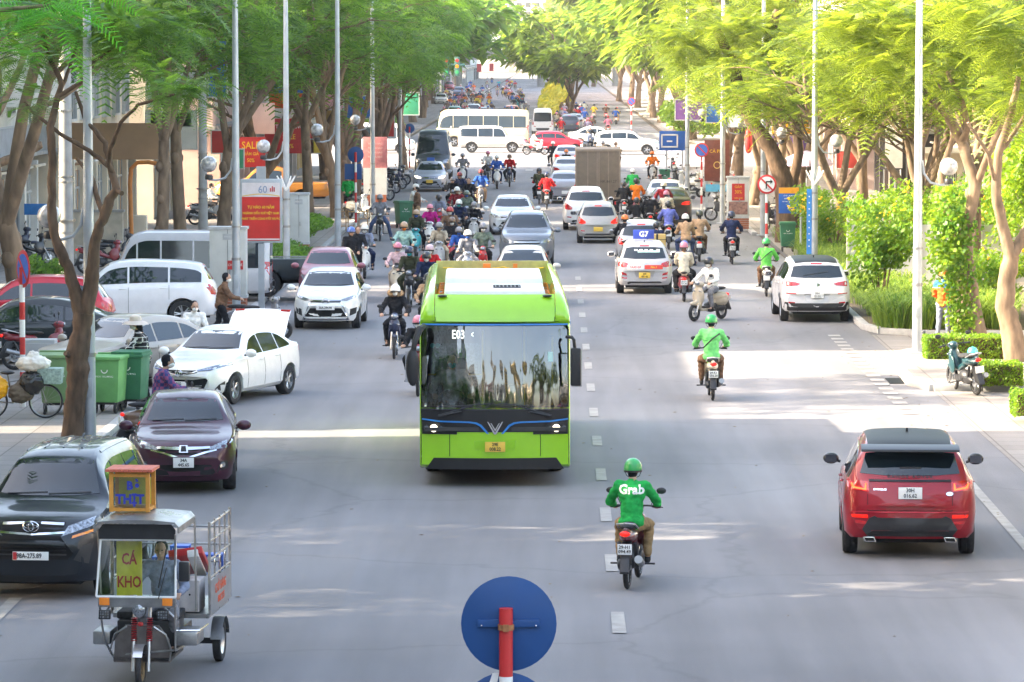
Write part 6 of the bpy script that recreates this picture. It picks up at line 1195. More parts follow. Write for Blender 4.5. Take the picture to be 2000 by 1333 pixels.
# taxi
r,c=pc(1258,573,'hatch',(3.77,1.66,1.52),(.52,.51,.52),'silver taxi hatchback with red side lettering and a blue roof board, driving away','taxi',90,('customr',),name='taxi')
D=c['D']; hw,H=c['hw'],c['H']; P=lambda l:[(a*hw,b*H) for a,b in l]
D(P([(.56,.54),(.74,.52),(.92,.54),(.95,.62),(.80,.635),(.60,.60)]),'R',tail_red,r,'tail_light',mirror=True,off=.012); D(P([(.62,.36),(.80,.38),(.82,.44),(.64,.40)]),'R',tail_red,r,'reflector',mirror=True,off=.012)
D(P([(-.64,.485),(.0,.485),(.0,.565),(-.64,.565)]),'R',mat('sticker_red',(.70,.06,.04)),r,'taxi_sticker',off=.012); D(P([(.04,.485),(.62,.485),(.62,.565),(.04,.565)]),'R',white,r,'taxi_sticker',off=.012)
textD(c,'R','TAXI G7',.09,redp,.27,.525*H,off=.02); textD(c,'R','No.1',.09,yellowp,-.27,.525*H,off=.02)
plate(r,-c['hl']-.01,.37*H,False,'29F|081.46',plate_y); D(ellp(0,.60*H,.06,.03),'R',chrome,r,'badge'); antenna(c,-.6)
o=MB().box((-.3,0,H+.17),(.06,.62,.27)).build('roof_sign',mat('taxi_blue',(.02,.05,.32),rough=.4),r,bevel=.01); text('G7',.22,white,o,(-.335,0,H+.175),(PI/2,0,-PI/2),bold=.006)
D([(-.45,.80*H),(.2,.80*H),(.2,.84*H),(-.45,.84*H)],'R',mat('sticker_pale'),r,'window_sticker',off=.012)
for a in(-.2,-.05,.1,.25,-.4): D([(a-.05,.83*H),(a+.05,.83*H),(a+.05,.86*H),(a-.05,.86*H)],'R',white,r,'window_lettering',off=.015)
SV=(.45,.45,.47)
def simple(px,py,kind,dims,col,label,rz,style=(),pl=None,**k):
    r,c=pc(px,py,kind,dims,col,label,k.pop('cat','car'),rz,style,detail=1,**k)
    if pl: front=math.sin(R(rz))<0; plate(r,(1 if front else -1)*(c['hl']+.01),.36*c['H'],front,None,pl,w_=(.34,.16))
    return r,c
simple(1252,520,'hatch',(3.8,1.66,1.50),SV,'silver hatchback with lit brake lights right in front of the taxi',90,('ton',),plate_w,name='silver_hatchback')
simple(1168,475,'hatch',(3.6,1.60,1.50),(.42,.40,.38),'small grey-beige hatchback with tall lit tail lights and a yellow plate',90,('ton',),plate_y,name='small_hatchback')
simple(1144,449,'suv',(4.5,1.85,1.68),(.75,.74,.74),'white SUV driving away just behind the brown box truck',90,(),plate_w,name='white_suv')
simple(1104,397,'sedan',(4.5,1.75,1.47),(.30,.30,.34),'grey sedan with red lights beside the riders with red backpacks',90,('ton',),plate_w,name='grey_sedan')
simple(1108,362,'sedan',(4.4,1.72,1.47),(.62,.62,.64),'pale silver sedan queuing left of the truck',90,(),plate_w,name='silver_sedan')
simple(1107,333,'sedan',(4.4,1.72,1.47),(.50,.47,.52),'silver-mauve sedan with lit lights nearest the junction',90,('ton',),plate_w,name='silver_sedan')
simple(1299,418,'sedan',(4.6,1.80,1.46),(.78,.77,.77),'white sedan waiting in front of the black one on the right',90,(),plate_w,name='white_sedan')
simple(1309,437,'sedan',(4.6,1.80,1.46),(.03,.02,.015),'black sedan with an orange indicator lit, on the right by the riders',90,('ton',),plate_w,name='black_sedan')
simple(1000,458,'sedan',(4.6,1.80,1.46),(.74,.75,.77),'white sedan coming towards us at the back of the pair',-90,('bigmouth',),plate_w,name='white_sedan')
simple(1029,522,'suv',(4.8,1.82,1.78),(.16,.18,.21),'slate grey SUV with chrome front coming towards us',-90,('bigmouth',),plate_w,name='grey_suv')
simple(1021,598,'hatch',(3.9,1.68,1.60),(.60,.57,.52),'beige car hidden up to its windscreen by the bus roof',-90,(),plate_w,name='beige_car')
r,c=simple(840,374,'sedan',(4.42,1.73,1.47),(.42,.44,.52),'blue-grey taxi sedan with a small blue roof sign, facing us',-90,('bigmouth','hon'),plate_y,name='taxi',cat='taxi'); MB().box((.1,0,c['H']+.12),(.06,.4,.18)).build('roof_sign',bluep,r,bevel=.02)
simple(846,350,'van',(6.0,2.05,2.7),(.03,.045,.06),'tall black minibus behind the blue-grey taxi',-90,(),plate_w,name='minibus',cat='minibus')
# crossing traffic at the junction
def cross(px,py,kind,dims,col,label,rz,**k):
    q=at(px,py); q.y+=dims[1]/2-.1; return car(kind,*dims,col,label,k.pop('cat','car'),q,R(rz),None,k.pop('style',()),k.pop('name','car'),1)
cross(942,287,'coach',(7.0,2.05,2.75),(.62,.52,.34),'cream and beige minicoach crossing the junction',180,name='minicoach',cat='coach')
r,c=cross(962,299,'boxy',(4.89,1.87,1.86),(.76,.72,.68),'white boxy off-road wagon crossing the junction in front of the coach',0,name='off_road_wagon'); c['D']([(-c['hl']+.1,.42),(c['hl']-.1,.42),(c['hl']-.1,.62),(-c['hl']+.1,.62)],'S',paint,r,'side_cladding',mirror=True,color=(.40,.38,.36))
cross(1088,299,'hatch',(4.1,1.7,1.5),(.45,.01,.03),'red hatchback crossing the junction behind the white-clad biker',0,name='red_hatchback')
cross(1224,303,'suv',(4.55,1.84,1.66),(.80,.79,.77),'white SUV crossing the junction at the right',0,name='white_suv')
cross(1168,287,'sedan',(4.5,1.75,1.47),(.74,.72,.70),'white sedan behind the crossing white SUV',0,name='white_sedan')
cross(735,300,'van',(5.4,1.95,2.1),(.78,.76,.72),'white van crossing at the left of the junction behind the light posts',0,name='white_van',cat='van')
# box truck
q=at(1168,420); t=thing('box_truck','brown box truck seen from behind among the cars','truck',q,R(90)); tb=mat('truck_brown',(.20,.155,.115),rough=.6,var=.1,grime=.2)
MB().box((2.2,0,1.75),(4.6,1.95,2.2)).build('cargo_box',tb,t,bevel=.03); mb=MB()
for y in(-.93,-.45,-.04,.04,.45,.93): mb.box((-.12,y,1.75),(.04,.05,2.15))
for z in(.72,2.78): mb.box((-.12,0,z),(.05,1.9,.06))
mb.build('door_frame',mat('truck_trim',(.28,.22,.17),rough=.5),t); MB().box((5.2,0,1.35),(1.5,1.8,1.6)).build('cab',white,t,bevel=.1); MB().box((2.2,0,.55),(5.6,.8,.25)).build('chassis',dark,t)
for x in(.6,5.0):
    for s in(-1,1): wheel(t,x,s*.82,.38,.22)
for s in(-1,1): MB().box((-.14,s*.82,.52),(.05,.22,.12)).build('tail_light',tail_red,t)
text('HK 861.27',.16,dark,t,(-.15,-.45,1.45),(PI/2,0,-PI/2))
# parked row on the left pavement
def sidecar(px,py,kind,dims,col,label,rz,name,anchor='R',style=(),**k):
    q=at(px,py,.12); d=V((math.cos(R(rz)),math.sin(R(rz)),0)); a=TY[kind]['wh'][1 if anchor=='R' else 0]*dims[0]/2; nrm=V((-d.y,d.x,0)); nrm=nrm if nrm.y>0 else -nrm
    q=q-d*a+nrm*(dims[1]/2-.1); return car(kind,*dims,col,label,'car',q,R(rz),None,style,name,k.pop('detail',2),**k)
r,c=sidecar(357,640,'suv',(4.55,1.84,1.68),(.80,.80,.83),'white SUV parked side-on on the left pavement behind the twin trunks',180+4,'white_suv')
sidecar(160,672,'hatch',(4.2,1.75,1.60),(.50,.01,.03),'red hatchback parked behind the black sedan on the left',180+3,'red_hatchback'); 
sidecar(170,712,'sedan',(4.8,1.82,1.46),(.012,.018,.022),'black sedan parked side-on behind the striped no parking post',180+2,'black_sedan')
sidecar(452,590,'van',(4.9,1.80,1.95),(.55,.55,.58),'silver van parked side-on behind the white brick-based cabinet',180+1,'silver_van')
r,c=sidecar(522,580,'pickup',(5.2,1.85,1.80),(.02,.03,.035),'dark pickup parked past the silver van, only its red tail light showing',180,'dark_pickup',detail=1)
r,c=sidecar(590,405,'pickup',(5.3,1.86,1.80),(.50,.20,.04),'orange-brown pickup parked across the left pavement behind the light box',181,'orange_pickup',detail=1)
q=at(245,770,.12); hd=R(-90-38); car('sedan',4.54,1.76,1.47,(.42,.37,.31),'champagne beige sedan parked at an angle behind the woman in plaid','car',(q.x-.2,q.y+2.2,.12),hd,None,(),'beige_sedan',2)
# ---------------------------------------------------------------- riders and bikes
PR={}
def pp(pose,f=False):
    k=(pose,f)
    if k not in PR: PR[k]=person_proto(pose,f); cache(PR[k])
    return PR[k]
BK={k:bike_proto(k) for k in('scooter','moped')}
for b in BK.values(): cache(b)
COL=dict(white=(.75,.74,.70),black=(.015,.016,.02),navy=(.015,.025,.07),green=(.008,.33,.07),lime=(.12,.55,.10),red=(.48,.015,.02),pink=(.62,.20,.28),palepink=(.60,.42,.44),magenta=(.42,.01,.18),teal=(.01,.35,.38),grey=(.22,.22,.24),silver=(.42,.42,.42),beige=(.46,.38,.28),cream=(.62,.55,.43),tan=(.42,.27,.16),brown=(.16,.09,.055),olive=(.05,.055,.03),blue=(.03,.11,.40),periwinkle=(.14,.17,.50),orange=(.75,.18,.02),mint=(.32,.50,.44),darkred=(.20,.012,.02),purple=(.14,.07,.2),lilac=(.35,.3,.42),khaki=(.30,.20,.10),denim=(.06,.09,.18),yellow=(.7,.5,.05),greygreen=(.14,.18,.14),bluegrey=(.22,.25,.33))
def person(pose,q,rz,label,jacket,trousers='black',helmet='white',mask='white',hair='black',fem=False,group=None,far=False,sc=1,skip=()):
    sk=set(skip); 
    if not helmet: sk.add('helmet')
    if not mask: sk.add('face_mask')
    if far: sk|={'eye','shoe','hair','face_mask'}
    C=lambda c: COL[c] if isinstance(c,str) else c
    vr=random.Random(str(label)); sc*=vr.uniform(.96,1.04); rz+=vr.uniform(-.06,.06)
    o=clone(pp(pose,fem),None,dict(jacket=C(jacket),trousers=C(trousers),helmet=C(helmet or 'black'),face_mask=C(mask or 'white'),hair=C(hair)),sk)
    o.name='person'; o.location=q; o.rotation_euler=(0,0,rz); o.scale=(sc,)*3; o['label']=label; o['category']='person'
    if group: o['group']=group
    elif 'group' in o: del o['group']
    return o
def bike(kind,q,rz,label,col,group=None,far=False,roll=0,skip=(),name='motorbike'):
    sk=set(skip)
    if far: sk|={'rim','indicator','grab_rail','exhaust'}
    o=clone(BK[kind],None,dict(body=COL[col] if isinstance(col,str) else col),sk); o.name=name; o.location=q; o.rotation_euler=(roll,0,rz); o['label']=label; o['category']='motorbike'
    if group: o['group']=group
    return o
def rp(px,py,rz,near=None,z=0):
    d=V((math.cos(rz),math.sin(rz),0)); q=at(px,py,z); a=.62 if math.sin(rz)<0 else -.62
    return q-d*a*(1 if abs(math.sin(rz))>.3 else 0)
# px,py,heading,kind,bikecol,jacket,trousers,helmet,mask,female,pose,extra words
RID=[
(770,702,-90,'moped','navy','black','black','white','white',1,'ride','in a black parka with tan fur hood'),
(798,603,-91,'moped','black','olive','olive','navy','teal',0,'ride','in a dark green jacket and glossy dark helmet'),
(774,590,-92,'scooter','cream','palepink','beige','pink','bluegrey',1,'ride','in a pale pink shirt'),
(712,545,-88,'scooter','white','bluegrey','navy','white','white',0,'ride','in a grey and navy jacket near the left kerb'),
(788,545,-90,'scooter','silver','mint','beige','tan','orange',1,'ride','in mint green'),
(812,506,-90,'scooter','teal','olive','black','tan','blue',0,'ride','in a dark olive jacket on a turquoise scooter'),
(839,491,-90,'scooter','white','magenta','navy','pink','pink',1,'ride','in a magenta jacket on a white scooter'),
(859,462,-84,'moped','red','bluegrey','grey','black','black',0,'ride','in a grey-blue jacket behind the magenta rider'),
(742,472,-88,'moped','black','grey','denim','grey',None,0,'feetdown','in grey, both feet down beside a left lamp post'),
(857,536,-90,'scooter','silver','beige','beige','grey','tan',1,'ride','in a beige hooded coat on a silver scooter'),
(882,528,-90,'scooter','red','black','black','brown','white',1,'ride','in black on a bright red scooter'),
(925,482,-90,'scooter','silver','black','black','grey','white',0,'ride','in a black jacket left of the slate grey SUV'),
(892,452,-90,'scooter','white','darkred','black','white',None,0,'ride','in a dark red top on a big white scooter'),
(915,425,-90,'moped','black','black','black',None,None,0,'ride','in black with no helmet, ahead of the pack on the road'),
(911,456,-90,'moped','bluegrey','greygreen','black','greygreen','blue',1,'ride','in a grey-green jacket and dark green helmet'),
(896,482,-90,'moped','black','navy','black','white','teal',0,'ride','in a dark jacket with white helmet and teal mask'),
(878,505,-90,'moped','black','brown','black','red','white',1,'ride','in dark clothes and a red helmet amid the pack'),
(913,560,-90,'scooter','bluegrey','grey','grey','white','blue',1,'ride','in a grey coat and blue mask just behind the bus roof'),
(943,548,-90,'moped','red','greygreen','black','grey','white',0,'ride','in a patterned jacket just behind the bus roof'),
(896,545,-90,'moped','grey','blue','black','grey','blue',0,'ride','mostly hidden behind the blue-masked rider'),
(838,600,-90,'moped','black','red','black','palepink','white',1,'ride','in a red jacket seen over the dark-helmeted rider'),
(832,618,-90,'moped','black','navy','black','black','white',0,'ride','in a navy vest and dark helmet left of the bus roof'),
(836,668,-90,'moped','brown','tan','black','black',None,0,'ride','in a tan jacket tucked against the bus corner'),
(816,775,-90,'moped','darkred','black','black','pink','white',1,'ride','in a pink helmet, half hidden by the bus mirror'),
(903,364,-90,'scooter','white','grey','navy','grey','white',0,'ride','in a grey jacket near the black minibus'),
(884,418,-90,'moped','black','black','black','grey',None,0,'ride','in black beside the blue-grey taxi'),
(897,415,-90,'scooter','cream','navy','black','darkred',None,1,'ride','in dark navy on a cream scooter beside the taxi'),
(953,357,-90,'moped','black','white','black','pink','white',1,'ride','in a white jacket, left of a trio before the junction'),
(971,370,-88,'scooter','white','blue','navy','white','white',0,'ride','in royal blue, middle of a trio before the junction'),
(995,366,-90,'moped','navy','red','black','brown','white',0,'ride','in a red jacket, right of a trio before the junction'),
(939,408,-90,'moped','grey','blue','tan','darkred','navy',0,'ride','in a blue jacket riding alone ahead of the white sedan'),
(1225,1151,82,'moped',(.10,.012,.02),'green','khaki','green',None,0,'ride','in a green lettered jersey, riding away in the foreground'),
(1392,783,91,'moped','cream',(.16,.60,.18),'brown','green',None,0,'ride','in a pale green vest and strap, riding away mid-road'),
(1336,590,88,'scooter','darkred','navy','black','blue',None,0,'ride','in navy with a blue helmet, carrying a passenger'),
(1430,517,90,'moped','grey','navy','black','navy',None,0,'ride','in dark navy riding alone by the right kerb'),
(1497,580,88,'moped','white','lime','brown','green',None,0,'ride','in a light green raincoat by the parked SUV'),
(1366,512,88,'scooter','black','tan','brown','olive',None,1,'ride','in a brown hooded coat with an amber indicator lit'),
(1340,520,90,'scooter','silver','tan','denim','white',None,0,'ride','in a tan jumper and white helmet'),
(1306,488,90,'moped','brown','periwinkle','black','black',None,0,'ride','in a periwinkle blue hooded jacket'),
(1283,532,90,'moped','black','navy','black','black',None,0,'ride','carrying a strapped yellow box beside the taxi'),
(1221,522,90,'moped','black','black','black','orange',None,0,'ride','in black with a patterned helmet left of the taxi'),
(1244,472,90,'moped','olive','black','black','black',None,0,'ride','in a broad black jacket ahead of the silver hatchback'),
(1270,462,90,'moped','black','black','black','silver',None,0,'ride','in black with a silver helmet near the black sedan'),
(1302,458,90,'scooter','black','cream','grey','pink',None,1,'ride','in a cream cardigan and pink helmet behind the black sedan'),
(1297,440,90,'moped','black','darkred','black','cream',None,1,'ride','in dark red beside the black sedan'),
(1219,432,90,'moped','grey','black','black','black',None,0,'ride','in a black jacket by the truck, with a red plate light'),
(1243,430,90,'scooter','red','orange','black','black',None,0,'ride','in an orange-trimmed jacket behind the green rider'),
(1237,402,92,'moped','red','green','black','white',None,0,'ride','in bright green with a white helmet right of the truck'),
(1068,410,90,'moped','black','red','black','navy',None,0,'ride','with a red backpack beside the grey sedan'),
(1053,400,90,'moped','black','red','black','black',None,0,'ride','in red and black to the left of the red backpack'),
(1275,360,-88,'scooter','silver','orange','black','orange',None,1,'ride','in orange leaving the junction on the right'),
(1162,332,88,'scooter','silver','black','black','black',None,0,'ride','in black entering the junction over the truck roof'),
(1178,334,90,'moped','grey','beige','black','grey',None,0,'ride','in a beige jacket entering the junction beside the truck'),
(1203,334,90,'moped','orange','tan','black','brown',None,0,'ride','in an ochre coat at the far truck corner'),
(1182,352,90,'moped','black','brown','black','red',None,0,'ride','in brown showing just above the truck roof'),
(1082,332,95,'moped','black','black','black','white',None,0,'ride','in black left of the silver-mauve sedan'),
(1106,352,90,'moped','black','black','black','orange',None,0,'ride','in black with an orange helmet between the silver sedans'),
(1140,300,60,'moped','grey','bluegrey','black','black',None,0,'ride','in pale blue crossing behind the red hatchback'),
(1150,292,80,'moped','black','black','black','white',None,0,'ride','in black beyond the red hatchback'),
]
riders=[]
for i,(px,py,hd,k,bc,jk,tr,he,ma,fe,pose,desc) in enumerate(RID):
    rz=R(hd); q=rp(px,py,rz); far=py<400
    bn={'scooter':'scooter','moped':'motorbike'}[k]
    bcn=bc if isinstance(bc,str) else 'dark red'
    if i in(33,): skip=()
    b=bike(k,q,rz,f'{bcn} {bn}, its rider {desc}',bc,'motorbikes and scooters in the traffic',far)
    if pose=='ride' and i not in(0,31,32,35) and i%2: pose='ride_low'
    p=person(pose,q,rz,f'rider {desc}',jk,tr,he,ma,'black',bool(fe),'motorbike riders in the traffic',far)
    riders.append((b,p,q,rz))
def lab(o,desc): o['label']=desc
# passengers
b,p,q,rz=riders[33]; person('pillion',q,rz,'pillion passenger in a cream jacket and pink helmet','cream','black','pink',None,'brown',True)
b,p,q,rz=riders[48]; 
b,p,q,rz=riders[49]; person('pillion',q,rz,'pillion passenger with a green-grey backpack left of the red backpack rider','olive','black','black',None,far=True)
b,p,q,rz=riders[39]; t=thing('delivery_box','yellow cardboard box strapped on the motorbike beside the taxi','box',q,rz); MB().box((-.66,0,1.02),(.5,.55,.42)).build('carton',mat('carton',(.52,.36,.13),rough=.8,var=.1),t,bevel=.01); MB().box((-.66,0,1.02),(.51,.06,.43)).box((-.66,0,1.06),(.51,.56,.02)).build('strap',dark,t)
# fur hood on the parka
b,p,q,rz=riders[0]; hd=V(pp('ride',True)['hd']); fur=mat('fur_tan',(.30,.19,.10),rough=1,var=.4,scale=30)
me=blob([('c',hd+V((.02,a,-.10+.03*abs(a)*8)),hd+V((-.05,a*1.25,-.05)),.055,.05) for a in(-.12,-.07,.07,.12)]+[('c',hd+V((-.09,-.12,-.03)),hd+V((-.09,.12,-.03)),.06,.06)],.012,2,.014,'fur_hood'); link(me,'fur_hood',fur,p)
def decorate_back(p,s,size,z,pose='ride',m=white,x=-.335):
    return text(s,size,m,p,(x,0,z),(PI/2-.15,0,-PI/2),bold=size*.03)
def backtext(p,s,size,z):
    # find the jacket surface behind the shoulders
    j=[c for c in p.children if c.name.startswith('jacket')][0]; bv=BVHTree.FromPolygons([v.co for v in j.data.vertices],[f.vertices for f in j.data.polygons])
    o=text(s,size,white,p,(0,0,0),(0,0,0),bold=size*.035)
    me=o.data; 
    for v in me.vertices:
        y=-v.co.x; zz=z+v.co.y; h,n,i,t=bv.ray_cast(V((-2,y,zz)),V((1,0,0))); v.co=V(((h.x if h else -.3)-.008-.3*v.co.z,y,zz))
backtext(riders[31][1],'Grab',.17,1.30)
H0=V(pp('ride')['hd'])
for i in(31,32,35):
    mb=MB(); 
    for y in(-.022,.022): mb.tube([(H0.x-.13,y,H0.z-.0),(H0.x-.128,y,H0.z+.06),(H0.x-.09,y,H0.z+.125),(H0.x-.01,y,H0.z+.152),(H0.x+.07,y,H0.z+.125)],.009,5)
    mb.build('helmet_stripe',white,riders[i][1])
for i in(32,35): MB().tube([(-.335,-.16,1.34),(-.345,0,1.22),(-.33,.17,1.05)],.016,5).build('shoulder_strap',black,riders[i][1])
pz=(-.909,0,.56)
for i,tx in((31,'29-H1\n094.49'),(32,'29-K1\n556.20'),(33,'29-D1\n771.43'),(34,'30-H2\n118.09')): text(tx,.062,black,riders[i][0],pz,(PI/2,0,-PI/2),bold=.001)
# the man on the beige scooter turning, facing us to the left
q=at(1383,626); rz=R(-128); bike('scooter',q,rz,'champagne beige scooter crossing the right lanes in front of the couple','beige'); person('ride',q,rz,'man in a white shirt, dark helmet and lowered mask on the champagne scooter','white','grey','black','white')
q=at(1046,303); bike('moped',q,R(0),'white and maroon motorbike crossing in front of the red hatchback','white',name='motorbike'); person('ride',q,R(0),'man dressed in white riding across the junction','cream','white',None,None)
# parked bikes
def parked(px,py,hd,k,c,desc,z=.12,roll=R(-7)): return bike(k,at(px,py,z),R(hd),desc,c,'parked motorbikes',False,roll)
COL['tealblack']=(.01,.05,.06)
pb=parked(1886,768,107,'moped','tealblack','teal and black motorbike parked alone on the right pavement beside the hedge',.01)
o=MB().lathe([(.115,0),(.11,.05),(.08,.10),(.001,.13)],n=18).build('hanging_helmet',mat('helmet_teal',(.05,.45,.42),rough=.3,coat=.5)); o.location=at(1905,700,.9); o.parent=None; tag(o,'turquoise helmet resting on the parked teal motorbike','helmet'); o.location=pb.location+V((.14,.0,.84))
parked(82,722,15,'moped','darkred','dark red scooter parked behind the striped post by the black sedan'); 
for i,(px,py,hd,k,c) in enumerate([(752,378,-30,'moped','black'),(738,392,-28,'moped','silver'),(772,362,-25,'moped','black'),(765,370,-30,'moped','navy'),(735,375,-20,'moped','grey')]): parked(px,py,hd,k,c,['black motorbike with bare front wheel parked by the faded red box','silver motorbike parked nearest by the slim lamp post on the left','black motorbike parked furthest along the left kerb','dark blue motorbike parked among the left kerb row','grey motorbike tucked behind the left kerb row'][i])
for i,(px,py,hd,k,c) in enumerate([(1302,384,120,'moped','darkred'),(1318,392,110,'moped','red'),(1356,386,200,'scooter','white'),(1376,378,200,'scooter','cream'),(1392,386,195,'scooter','silver'),(1330,372,120,'moped','black'),(1345,374,130,'scooter','white'),(1318,345,90,'moped','black'),(1400,372,200,'moped','palepink'),(1515,450,120,'moped','black'),(1528,455,100,'moped','navy'),(1545,440,110,'scooter','black'),(1418,432,170,'moped','black')]):
    parked(px,py,hd,k,c,['maroon motorbike parked by the dark green bin on the right','red motorbike with bright bag parked beside the right lamp post','white scooter parked facing the road at the striped post','cream scooter parked behind the white one on the right','silver scooter parked at the end of the right row','black motorbike in the middle of the right parked cluster','white scooter wedged behind the right lamp post','black motorbike parked under the blue direction sign','pale pink motorbike parked under the brown light box','black motorbike parked behind the no left turn sign','dark blue motorbike parked behind the big leaning trunk','black scooter parked near the lilac umbrella','black motorbike half hidden left of the red-postered cabinet'][i])
for i,(px,py,hd,c) in enumerate([(440,420,10,'black'),(410,440,0,'silver'),(60,520,20,'black'),(30,505,10,'navy'),(230,520,15,'black'),(205,535,10,'darkred')]): parked(px,py,hd,'moped',c,['black motorbike parked under the straight trunk on the left','silver motorbike the seated youth rests beside','black motorbike by the left shopfront behind the sign','navy motorbike at the far left shopfront','black motorbike parked by the stained low wall','dark red motorbike parked near the stained low wall'][i])
# people on foot and at rest
person('reach',at(281,795,.12),R(178),'woman in a black and white checked shirt and sun hat leaning over the green bins','black','black',None,'white','black',True)
pl=scene.objects[-1]
def last_person(): return [o for o in scene.objects if o.name.startswith('person') and o.type=='EMPTY'][-1]
plaid=mat('plaid_cloth',(.02,.02,.02),rough=.9); n_=plaid.node_tree; L_=n_.links.new; tc=n_.nodes.new('ShaderNodeTexCoord'); sep=n_.nodes.new('ShaderNodeSeparateXYZ'); L_(tc.outputs['Object'],sep.inputs[0]); outs=[]
for ax in(0,1,2):
    a=n_.nodes.new('ShaderNodeMath'); a.operation='PINGPONG'; a.inputs[1].default_value=.045; L_(sep.outputs[ax],a.inputs[0]); b_=n_.nodes.new('ShaderNodeMath'); b_.operation='LESS_THAN'; b_.inputs[1].default_value=.006; L_(a.outputs[0],b_.inputs[0]); outs.append(b_.outputs[0])
mx=n_.nodes.new('ShaderNodeMath'); mx.operation='MAXIMUM'; L_(outs[1],mx.inputs[0]); L_(outs[2],mx.inputs[1]); mix=n_.nodes.new('ShaderNodeMix'); mix.data_type='RGBA'; mix.inputs[6].default_value=(.015,.015,.02,1); mix.inputs[7].default_value=(.6,.6,.58,1); L_(mx.outputs[0],mix.inputs[0]); L_(mix.outputs[2],n_.nodes['Principled BSDF'].inputs['Base Color'])
def setmat(p,part,m):
    for c in p.children:
        if c.name.startswith(part): c.material_slots[0].link='OBJECT'; c.material_slots[0].material=m
wp=[o for o in scene.objects if o.get('label','').startswith('woman in a black and white')][0]; setmat(wp,'jacket',plaid)
hd=V(pp('reach',True)['hd']); MB().lathe([(.26,-.02),(.20,.03),(.12,.05),(.105,.13),(.05,.16),(.001,.165)],hd+V((0,0,.02)),n=22).build('sun_hat',mat('hat_cloth',(.55,.48,.42),rough=.9,var=.1),wp)
q=at(332,880,.0); bike('scooter',q,R(14),'dark scooter with beige trim stopped on the left kerb under the seated man','brown'); 
p=person('ride',q,R(14),'man in a blue and pink checked shirt on a scooter behind the burgundy sedan','purple','denim',None,'white'); 
pl2=mat('plaid_blue',(.1,.06,.2),rough=.9); n_=pl2.node_tree; L_=n_.links.new; tc=n_.nodes.new('ShaderNodeTexCoord'); ck=n_.nodes.new('ShaderNodeTexChecker'); ck.inputs['Scale'].default_value=16; ck.inputs[1].default_value=(.30,.08,.18,1); ck.inputs[2].default_value=(.05,.06,.20,1); L_(tc.outputs['Object'],ck.inputs[0]); L_(ck.outputs[0],n_.nodes['Principled BSDF'].inputs['Base Color']); setmat(p,'jacket',pl2)
p=person('reach',at(378,742,.12),R(-70),'man in a white shirt and mask standing between the beige and white sedans','white','beige',None,'white')
q=at(432,668,.12); person('push',q,R(8),'man in a long dark coat and mask wheeling a scooter past the white SUV','brown','black',None,'white'); bike('scooter',q+V((.85,.5,0)),R(15),'silver-grey scooter being wheeled by the man in the dark coat','grey')
person('ride',at(415,432,.12)+V((0,0,-.1)),R(-10),'youth in white and black sitting on the silver motorbike on the left pavement','white','black',None,'white')
person('stand',at(680,420,.12),R(-100),'delivery rider in bright green standing by the left trunks','green','black','white',None,sc=1.0); bike('scooter',at(700,428,.12),R(-50),'white scooter parked beside the standing delivery rider in green','white')
person('reach',at(806,445,.12),R(-20),'person in a white jacket bending beside the dark green bin up the street','white','tan','white',None,'black',True); person('stand',at(815,447,.12),R(200),'person in a brown coat and tan trousers beside the dark green bin up the street','brown','tan',None,'white')
p=person('stand',at(1842,662,.14),R(70),'worker in an orange and blue jacket and orange helmet standing by the vine-covered tree','orange','bluegrey','orange',None)
ub=mat('blue_orange_cloth',(.7,.16,.02),rough=.9); n_=ub.node_tree; L_=n_.links.new; tc=n_.nodes.new('ShaderNodeTexCoord'); sep=n_.nodes.new('ShaderNodeSeparateXYZ'); L_(tc.outputs['Object'],sep.inputs[0]); gt=n_.nodes.new('ShaderNodeMath'); gt.operation='GREATER_THAN'; gt.inputs[1].default_value=1.28; L_(sep.outputs[2],gt.inputs[0]); mix=n_.nodes.new('ShaderNodeMix'); mix.data_type='RGBA'; mix.inputs[6].default_value=(.75,.13,.02,1); mix.inputs[7].default_value=(.04,.18,.42,1); L_(gt.outputs[0],mix.inputs[0]); L_(mix.outputs[2],n_.nodes['Principled BSDF'].inputs['Base Color']); setmat(p,'jacket',ub)
person('stand',at(672,355,.12),R(-90),'person in red standing far back on the left pavement','red','black',None,None)
p=person('reach',at(697,548,.0),R(-75),'woman in a black top with a white shoulder bag at the left kerb','black','black',None,None,'brown',True); MB().box((.12,-.26,.86),(.10,.24,.18)).build('shoulder_bag',mat('bag_white',(.7,.62,.58),rough=.6),p,bevel=.03)
person('stand',at(683,560,.0)+V((0,.6,0)),R(-60),'person in dark clothes with a blue helmet behind the woman with the white bag','black','black','blue',None)
m_=Matrix.Rotation(brz,4,'Z'); person('ride',bq+m_@V((-1.05,-.70,.40)),brz,'bus driver in a pale shirt and teal mask seen through the windscreen','silver','black',None,'teal')
# bicycle loaded with bags
q=at(36,818,.12); t=thing('bicycle','old bicycle loaded with rubbish bags under the no parking sign','bicycle',q,R(8)); mb=MB()
for x in(-.52,.52):
    w0=MB(); r=.33; w0.lathe([(r-.02+.018*math.cos(a),.018*math.sin(a)) for a in [2*PI*k/8 for k in range(9)]],axis='Y',n=32); o=w0.build('wheel',rubber,t); o.location=(x,0,r); w1=MB(); w1.lathe([(r-.035,-.012),(r-.05,0),(r-.035,.012)],axis='Y',n=28)
    for k in range(14): a=2*PI*k/14; w1.tube([(0,0,0),(math.cos(a)*(r-.04),0,math.sin(a)*(r-.04))],.0035,4)
    w1.build('rim',steel,o)
mb.tube([(-.52,0,.33),(-.10,0,.30),(.38,0,.80),(.52,0,.33)],.016,6).tube([(-.10,0,.30),(-.20,0,.85)],.016,6).tube([(-.52,0,.33),(-.18,0,.70),(.38,0,.80),(.34,0,.98)],.014,6).tube([(.30,-.28,1.0),(.34,0,.98),(.30,.28,1.0)],.013,6); mb.build('frame',steel,t)
